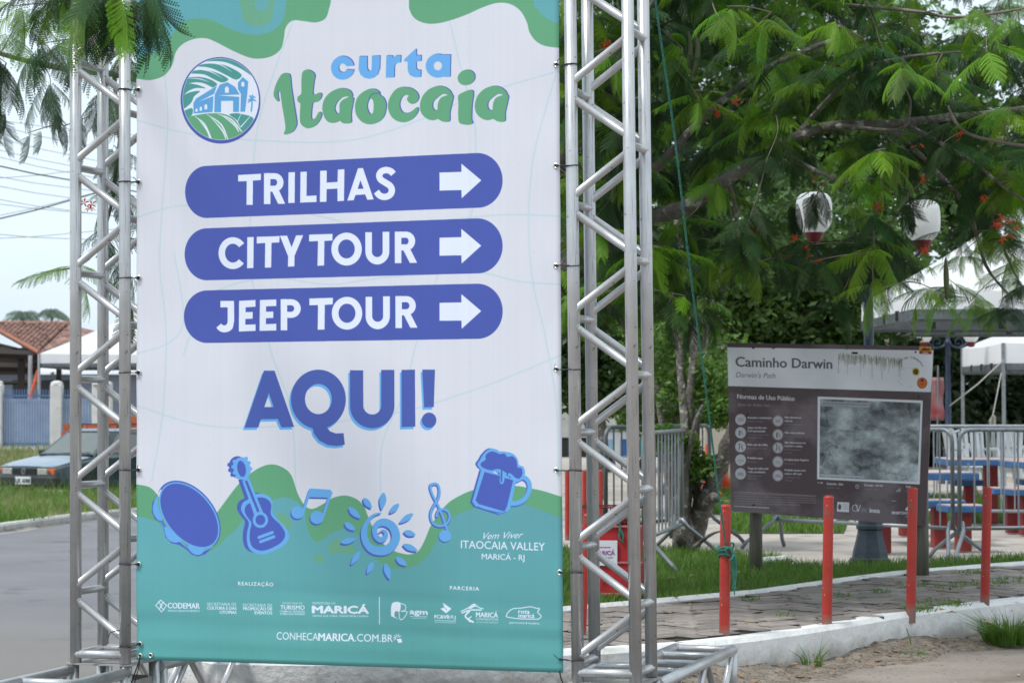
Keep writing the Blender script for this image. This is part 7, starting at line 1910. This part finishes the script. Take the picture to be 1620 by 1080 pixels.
# clusters that can be picked out in the photograph
for a_ in ((1385, 238, 11.7, 9, 1.0, True), (1150, 10, 11.2, 6, 1.05, True), (1220, 20, 11.5, 6, 1.1, True), (1430, 95, 11.6, 6, 1.0, True), (1560, 85, 11.8, 7, 1.1, True), (1320, 30, 11.8, 5, 1.0, True), (1110, 165, 12.2, 5, 1.0, True),
           (1130, 275, 12.3, 6, .9, True), (1180, 75, 11.7, 6, 1.1, False), (1365, 60, 11.9, 5, 1.1, False), (1250, 170, 12.3, 5, 1, False), (1600, 160, 12.0, 6, 1, True), (1500, 130, 12.1, 6, 1, False), (960, 175, 12.8, 6, 1, True), (1395, 300, 11.8, 4, .5, True),
           (1262, 268, 13.0, 3, .6, False, -1.2), (1425, 330, 13.0, 3, .6, False, -.8), (1300, 292, 13.4, 5, .8, False, -1.3), (1268, 312, 13.4, 4, .8, False, -1.3), (1436, 318, 13.2, 5, .8, False, -1.2), (1440, 300, 13.4, 3, .7, False, -1.3), (1258, 330, 13.6, 3, .7, False, -1.0), (1590, 380, 13.0, 5, .8, False), (1600, 440, 13.2, 4, .6, False), (1070, 110, 12.2, 5, 1, False), (1590, 40, 12.0, 6, 1.0, True), (1530, 10, 12.0, 4, .8, True)): ros(*a_[:4], a_[4] * .84, *a_[5:])
# upper left, hanging in front of the left tower
for a_ in ((190, -10, 8.35, 5, .8, True, -1.2), (165, -25, 8.5, 7, .85, False, -.7), (245, -30, 8.6, 7, .85, False, -.8), (215, -5, 8.5, 6, .8, False, -1.1), (150, 10, 8.7, 5, .8, True, -.7), (95, -5, 9.6, 6, .95, True, -.4), (20, 10, 10.2, 6, 1, True, -.3), (60, 70, 10.8, 6, 1, False, -.5), (10, 100, 11.2, 6, 1, False, -.8),
           (130, 60, 11.0, 6, 1, False, -.6), (160, 150, 11.6, 6, 1, False, -.6), (80, 140, 12, 5, .9, False, -.7), (30, 30, 11.2, 5, 1, True, None), (-10, 150, 11, 6, .8, False, -1.3), (5, 195, 11.2, 4, .6, False, -1.5), (180, 230, 12.4, 5, .9, False, -.6), (195, 300, 12.6, 5, .9, False, -.7), (170, 380, 12.5, 5, .9, False, -.6),
           (200, 430, 12.6, 5, .85, False, -.7), (120, 418, 12.3, 4, .9, True, -.35), (205, 480, 12.8, 4, .7, False, -1.2), (140, 185, 12, 5, .7, False, -.9), (185, 100, 11.6, 5, .9, False, None), (60, -40, 9.4, 6, 1, False, None), (-60, 60, 11, 6, 1, False, None), (150, -60, 10.5, 6, 1, False, None), (110, 15, 9.9, 5, .8, True, -.5), (45, 210, 11.8, 3, .5, False, -1.2), (100, 200, 12.0, 3, .6, False, -1)): ros(*a_)
def allowed(px, py, Y=13):
    if math.hypot(px - 1291, py - 310) < 80 or math.hypot(px - 1463, py - 320) < 80: return rr.random() < .07
    for (xa, ya), (xb, yb) in (((1031, 350), (1150, 283)), ((1290, 200), (1500, 186)), ((1042, 262), (1131, 167)), ((1500, 168), (1620, 231)), ((1438, 17), (1557, 24))):
        tt = max(0, min(1, ((px - xa) * (xb - xa) + (py + 35 - ya) * (yb - ya)) / ((xb - xa) ** 2 + (yb - ya) ** 2)))
        if math.hypot(px - xa - tt * (xb - xa), py + 35 - ya - tt * (yb - ya)) < 48 and Y < 13.6: return rr.random() < .12
    if px > 1400 and py < 45: return rr.random() < .2
    if px > 1500 and py > 330: return rr.random() < .30
    if px > 1520 and py > 470: return False
    if px > 1440 and py > 440: return rr.random() < .15
    if 1040 < px < 1120 and 100 < py < 200: return rr.random() < .45
    if py > 420 and px > 1140: return rr.random() < .15
    if px > 1470 and py > 300: return rr.random() < .15
    return True
n_ = 0
while n_ < 620:
    px, py, Y = rr.uniform(870, 1700), rr.uniform(-160, 500), rr.uniform(12.0, 15.8)
    if px > 1480 and py > 300 and Y < 13: continue
    if allowed(px, py, Y): ros(px, py, Y, rr.randint(5, 8), rr.uniform(.6, .95), rr.random() < (.42 if Y < 13.4 else .2)); n_ += 1  # deeper leaves take the shaded colour more often
for _ in range(26):    # the crown goes on above and beyond the frame
    ros(rr.uniform(700, 1900), rr.uniform(-700, -160), rr.uniform(13, 16), 6, 1.1)
leaves = []; twigs = MB()
rosettes.sort(key=lambda t: float((((SK - np.array(tuple(t[0]))) ** 2).sum(1)).min()))
for c_, n, s_, lit_tone, el in rosettes:
    dist = ((SK - np.array(tuple(c_))) ** 2).sum(1); k_ = int(np.argmin(dist)); s0 = Vector(SK[k_]); d = c_ - s0
    mid = s0.lerp(c_, .5) + Vector((rr.uniform(-.1, .1), rr.uniform(-.1, .1), .08 * d.length + rr.uniform(-.03, .03))) * min(1, d.length)
    q_ = [Vector(p) for p in catmull([tuple(s0), tuple(mid), tuple(c_)], 4, False)]
    r0 = min(.007, .0035 + d.length * .003); twigs.tube([MI @ p for p in q_], list(np.linspace(r0, .0022, len(q_))), 5)
    SK = np.vstack([SK, [tuple(p) for p in q_[2:]]])
    a0 = rr.uniform(0, 6.28)
    for k in range(n):
        az = a0 + k * 2 * math.pi / n + rr.uniform(-.35, .35); e_ = (el if el is not None else -.38) + rr.gauss(0, .28); e_ = max(-1.5, min(.5, e_))
        p_ = c_ - (c_ - s0).normalized() * .10 * rr.random(); roll = rr.gauss(0, .3)
        M_ = Matrix.Rotation(az, 3, 'Z') @ Matrix.Rotation(-e_, 3, 'Y') @ Matrix.Rotation(roll, 3, 'X')
        kind = (0 if lit_tone else 4) + (rr.choice([0, 2, 0]) if e_ > -.5 else rr.choice([1, 3, 0]))
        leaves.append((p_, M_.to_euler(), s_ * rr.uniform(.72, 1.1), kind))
tag(twigs.build('twigs', M_twig, main, True), kind='stuff')
def seen(l):
    p_ = l[0]; px, py = 810 + F_PX * p_.x / p_.y, 643 - F_PX * (p_.z - CAM_H) / p_.y
    if not (-40 < px < 1660 and -60 < py < 640) or 225 < px < 885: return 1e9
    return p_.y / l[2]
leaves.sort(key=seen)
protos = {}
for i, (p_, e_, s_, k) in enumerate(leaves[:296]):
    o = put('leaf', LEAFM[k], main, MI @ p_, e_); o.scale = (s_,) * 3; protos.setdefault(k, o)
for k in range(8):
    ls = [l for l in leaves[296:] if l[3] == k]
    if not ls: continue
    pr = protos.get(k)
    if pr is None:
        l = ls.pop(0); pr = put('leaf', LEAFM[k], main, MI @ l[0], l[1]); pr.scale = (l[2],) * 3; protos[k] = pr
    tag(gn_instances('foliage', [MI @ l[0] for l in ls], [tuple(l[1]) for l in ls], [l[2] for l in ls], pr, main, None), kind='stuff')
print('leaves', len(leaves))
# flowers and pods
fm = MB()
for k in range(5):
    a = k * 1.257; fm.add([(0, 0, 0), (.018 * math.cos(a - .35), .018 * math.sin(a - .35), .008), (.040 * math.cos(a), .040 * math.sin(a), .002), (.018 * math.cos(a + .35), .018 * math.sin(a + .35), .008)], [(0, 1, 2, 3)])
fme = fm.mesh('flower'); fme.materials.append(M_flow)
for px, py, Y in ((1168, 157, 12.6), (1131, 181, 12.5), (1453, 231, 11.9), (1516, 217, 12.1), (1292, 283, 12.3), (1387, 326, 12.4), (1559, 315, 12.2), (1585, 341, 12.3), (1605, 359, 12.2), (1600, 350, 12.3), (1194, 363, 13), (1253, 381, 12.8), (1462, 281, 12.2), (140, 325, 12.2), (958, 75, 12.4), (1275, 400, 12.6), (1240, 405, 12.6), (1290, 412, 12.6), (1465, 395, 12.5), (1580, 352, 12.2), (1592, 372, 12.2)):
    for _ in range(rr.randint(2, 4)):
        o = put('flower', fme, main, MI @ (at(px, py, Y) + Vector((rr.uniform(-.025, .025), rr.uniform(-.03, .03), rr.uniform(-.025, .025)))), (rr.uniform(-1.2, 1.2), rr.uniform(-1.2, 1.2), rr.uniform(0, 6))); o.scale = (rr.uniform(.5, .95),) * 3
for pts in ([(1098, 48, 12.2), (1104, 75, 12.2), (1100, 105, 12.2), (1090, 128, 12.2)], [(1090, 50, 12.3), (1092, 85, 12.3), (1083, 110, 12.3), (1075, 130, 12.3)], [(1496, 408, 12.4), (1497, 440, 12.4), (1498, 475, 12.4)]):
    q_ = [MI @ Vector(p) for p in catmull([tuple(at(*p)) for p in pts], 5, False)]; mb = MB(); n = len(q_); mb.tube(q_, [.004 + .012 * math.sin(math.pi * i / (n - 1)) for i in range(n)], 8); mb.build('seed_pod', M_pod, main, True)

# ---- trees behind, leafy masses built of many small leaves
def leafcloud(name, centres, radii, n, size, m, parent, inv, seed, flat=.8, asp=.5):
    r = np.random.default_rng(seed); c_ = np.asarray(centres, float); k = r.integers(0, len(c_), n); R_ = np.asarray(radii, float)[k]
    d = r.normal(size=(n, 3)); d /= np.linalg.norm(d, axis=1)[:, None]; rad = R_ * (r.random(n) ** .45); P_ = c_[k] + d * rad[:, None] * (1, 1, flat)
    # leaves gather in sprays
    g = r.integers(0, max(n // 9, 1), n); gc = P_[g]; P_ = gc + (r.normal(size=(n, 3)) * size * 1.5) * (1, 1, .6)
    a = r.normal(size=(n, 3)); a /= np.linalg.norm(a, axis=1)[:, None]; a[:, 2] = a[:, 2] * .6 - .3
    b = np.cross(a, r.normal(size=(n, 3))); b /= np.linalg.norm(b, axis=1)[:, None] + 1e-9
    s_ = size * r.uniform(.6, 1.3, n)[:, None]
    V = np.stack([P_ - a * s_, P_ + b * s_ * asp - a * s_ * .1, P_ + a * s_, P_ - b * s_ * asp - a * s_ * .1], 1).reshape(-1, 3)
    off = np.array(inv.translation if hasattr(inv, 'translation') else inv.to_translation()); V = V + off
    Q = np.arange(n * 4).reshape(n, 4); me = np_mesh(name, V, Q); return tag(link(name, me, m, parent), kind='stuff')
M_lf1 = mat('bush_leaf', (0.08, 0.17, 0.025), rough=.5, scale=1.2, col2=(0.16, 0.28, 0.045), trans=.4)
M_lf2 = mat('shaded_leaf', (0.016, 0.038, 0.012), rough=.55, scale=1.0, col2=(0.035, 0.07, 0.018), trans=.25)  # near-black green holds the shade under the tents
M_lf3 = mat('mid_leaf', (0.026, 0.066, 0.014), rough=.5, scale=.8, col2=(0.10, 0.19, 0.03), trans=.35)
def tree(px, Y, spec, lab, m, n, size, trunk_r=.14, seed=1, name='tree', stems=None, flat=.8, z0=HK):
    b = G(px, Y, z0); t = empty(name, b, 0, lab, 'tree'); inv = Matrix.Translation(-b)
    cs = [at(x, y, Yc) for x, y, Yc, r_ in spec]; rs = [r_ for *_, r_ in spec]
    if stems:
        for pts, r_ in stems: limb('stem', [at(*p) if p[1] is not None else b for p in pts], r_, M_bark, n=10, parent=t, inv=inv, wob=.7)
    else:
        top = sum(cs, Vector()) / len(cs); limb('trunk', [b - Vector((0, 0, .1)), b.lerp(top, .35) + Vector((.1, 0, 0)), b.lerp(top, .75), top], [trunk_r, trunk_r * .8, trunk_r * .6, trunk_r * .3], M_bark, n=10, parent=t, inv=inv)
        for i, c_ in enumerate(cs): 
            s_ = b.lerp(top, .45 + .05 * (i % 4)); limb('bough', [s_, s_.lerp(c_, .5) + Vector((0, 0, .15)), c_], [trunk_r * .45, trunk_r * .3, trunk_r * .12], M_bark, n=7, parent=t, inv=inv)
    leafcloud('crown', cs, rs, n, size, m, t, inv, seed, flat)
    return t
tree(1090, 18.3, [(1050, 560, 18.6, .28), (1130, 600, 18.4, .25), (1070, 610, 18.5, .22), (1010, 520, 18.7, .35), (1140, 650, 18.2, .16), (1050, 690, 18.0, .10), (1110, 740, 18.2, .12), (1080, 700, 18.2, .10), (1150, 560, 18.8, .3), (1090, 510, 18.8, .35)],
     'small tree with many twisting grey stems left of the trail panel', M_lf1, 5200, .034, seed=3, name='bushy_tree',
     stems=[([(1082, 872, 18.3), (1084, 800, 18.3), (1090, 740, 18.3), (1094, 690, 18.3), (1090, 640, 18.3), (1098, 560, 18.3), (1092, 470, 18.4), (1075, 380, 18.5), (1060, 300, 18.6)], [.10, .065, .055, .045, .04, .036, .03, .022, .01]),
            ([(1090, 868, 18.35), (1108, 815, 18.3), (1128, 765, 18.2), (1146, 720, 18.1), (1162, 668, 18.0)], [.10, .085, .075, .065, .05]),
            ([(1078, 870, 18.2), (1080, 780, 18.2), (1083, 700, 18.2), (1079, 620, 18.3), (1070, 520, 18.4), (1045, 420, 18.5), (1020, 330, 18.6)], [.08, .045, .038, .034, .028, .02, .01]),
            ([(1078, 860, 18.1), (1086, 745, 18.1), (1100, 670, 18.0), (1112, 640, 18.0)], [.05, .022, .020, .012]),
            ([(1098, 850, 18.3), (1103, 790, 18.3), (1100, 700, 18.4), (1110, 620, 18.5), (1118, 520, 18.6), (1140, 430, 18.7), (1170, 350, 18.8)], [.055, .04, .034, .03, .024, .017, .008]),
            ([(1115, 800, 18.2), (1128, 785, 18.1), (1134, 790, 18.0)], [.05, .04, .03]),
            ([(1070, 850, 18.4), (1050, 690, 18.6), (1040, 620, 18.7), (1030, 560, 18.8)], [.05, .032, .028, .015]),
            ([(1095, 868, 17.9), (1125, 845, 17.8), (1150, 838, 17.7)], [.02, .012, .004])])
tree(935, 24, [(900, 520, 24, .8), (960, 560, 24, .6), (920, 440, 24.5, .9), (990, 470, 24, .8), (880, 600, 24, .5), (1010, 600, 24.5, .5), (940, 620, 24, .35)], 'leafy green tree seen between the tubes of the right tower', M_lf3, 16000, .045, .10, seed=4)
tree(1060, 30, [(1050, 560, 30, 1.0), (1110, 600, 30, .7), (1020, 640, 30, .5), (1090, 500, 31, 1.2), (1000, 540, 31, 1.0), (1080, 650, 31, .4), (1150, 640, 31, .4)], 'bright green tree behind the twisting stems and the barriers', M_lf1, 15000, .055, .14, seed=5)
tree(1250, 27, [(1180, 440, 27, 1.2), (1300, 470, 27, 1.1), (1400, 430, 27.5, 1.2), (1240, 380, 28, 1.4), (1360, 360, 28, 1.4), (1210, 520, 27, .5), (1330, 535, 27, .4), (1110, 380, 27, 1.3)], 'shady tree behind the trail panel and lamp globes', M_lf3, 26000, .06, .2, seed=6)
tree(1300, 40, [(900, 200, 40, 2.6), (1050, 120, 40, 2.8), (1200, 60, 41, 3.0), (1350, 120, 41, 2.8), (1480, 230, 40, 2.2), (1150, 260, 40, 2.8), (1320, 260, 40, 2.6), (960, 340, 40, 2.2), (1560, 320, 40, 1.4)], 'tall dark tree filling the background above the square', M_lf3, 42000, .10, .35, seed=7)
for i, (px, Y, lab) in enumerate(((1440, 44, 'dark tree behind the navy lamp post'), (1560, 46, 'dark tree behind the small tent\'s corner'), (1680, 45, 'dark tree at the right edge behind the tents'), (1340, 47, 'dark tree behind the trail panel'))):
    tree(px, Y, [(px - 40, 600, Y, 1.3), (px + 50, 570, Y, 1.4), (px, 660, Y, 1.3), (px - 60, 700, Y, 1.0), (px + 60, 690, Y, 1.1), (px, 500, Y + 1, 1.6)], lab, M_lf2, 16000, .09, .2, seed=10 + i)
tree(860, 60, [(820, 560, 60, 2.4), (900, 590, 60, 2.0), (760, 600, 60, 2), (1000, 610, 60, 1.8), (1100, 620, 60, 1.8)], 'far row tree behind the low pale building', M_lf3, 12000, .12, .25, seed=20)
print('objects', len(bpy.data.objects), 'tris', sum(len(o.data.polygons) for o in bpy.data.objects if o.type == 'MESH'))
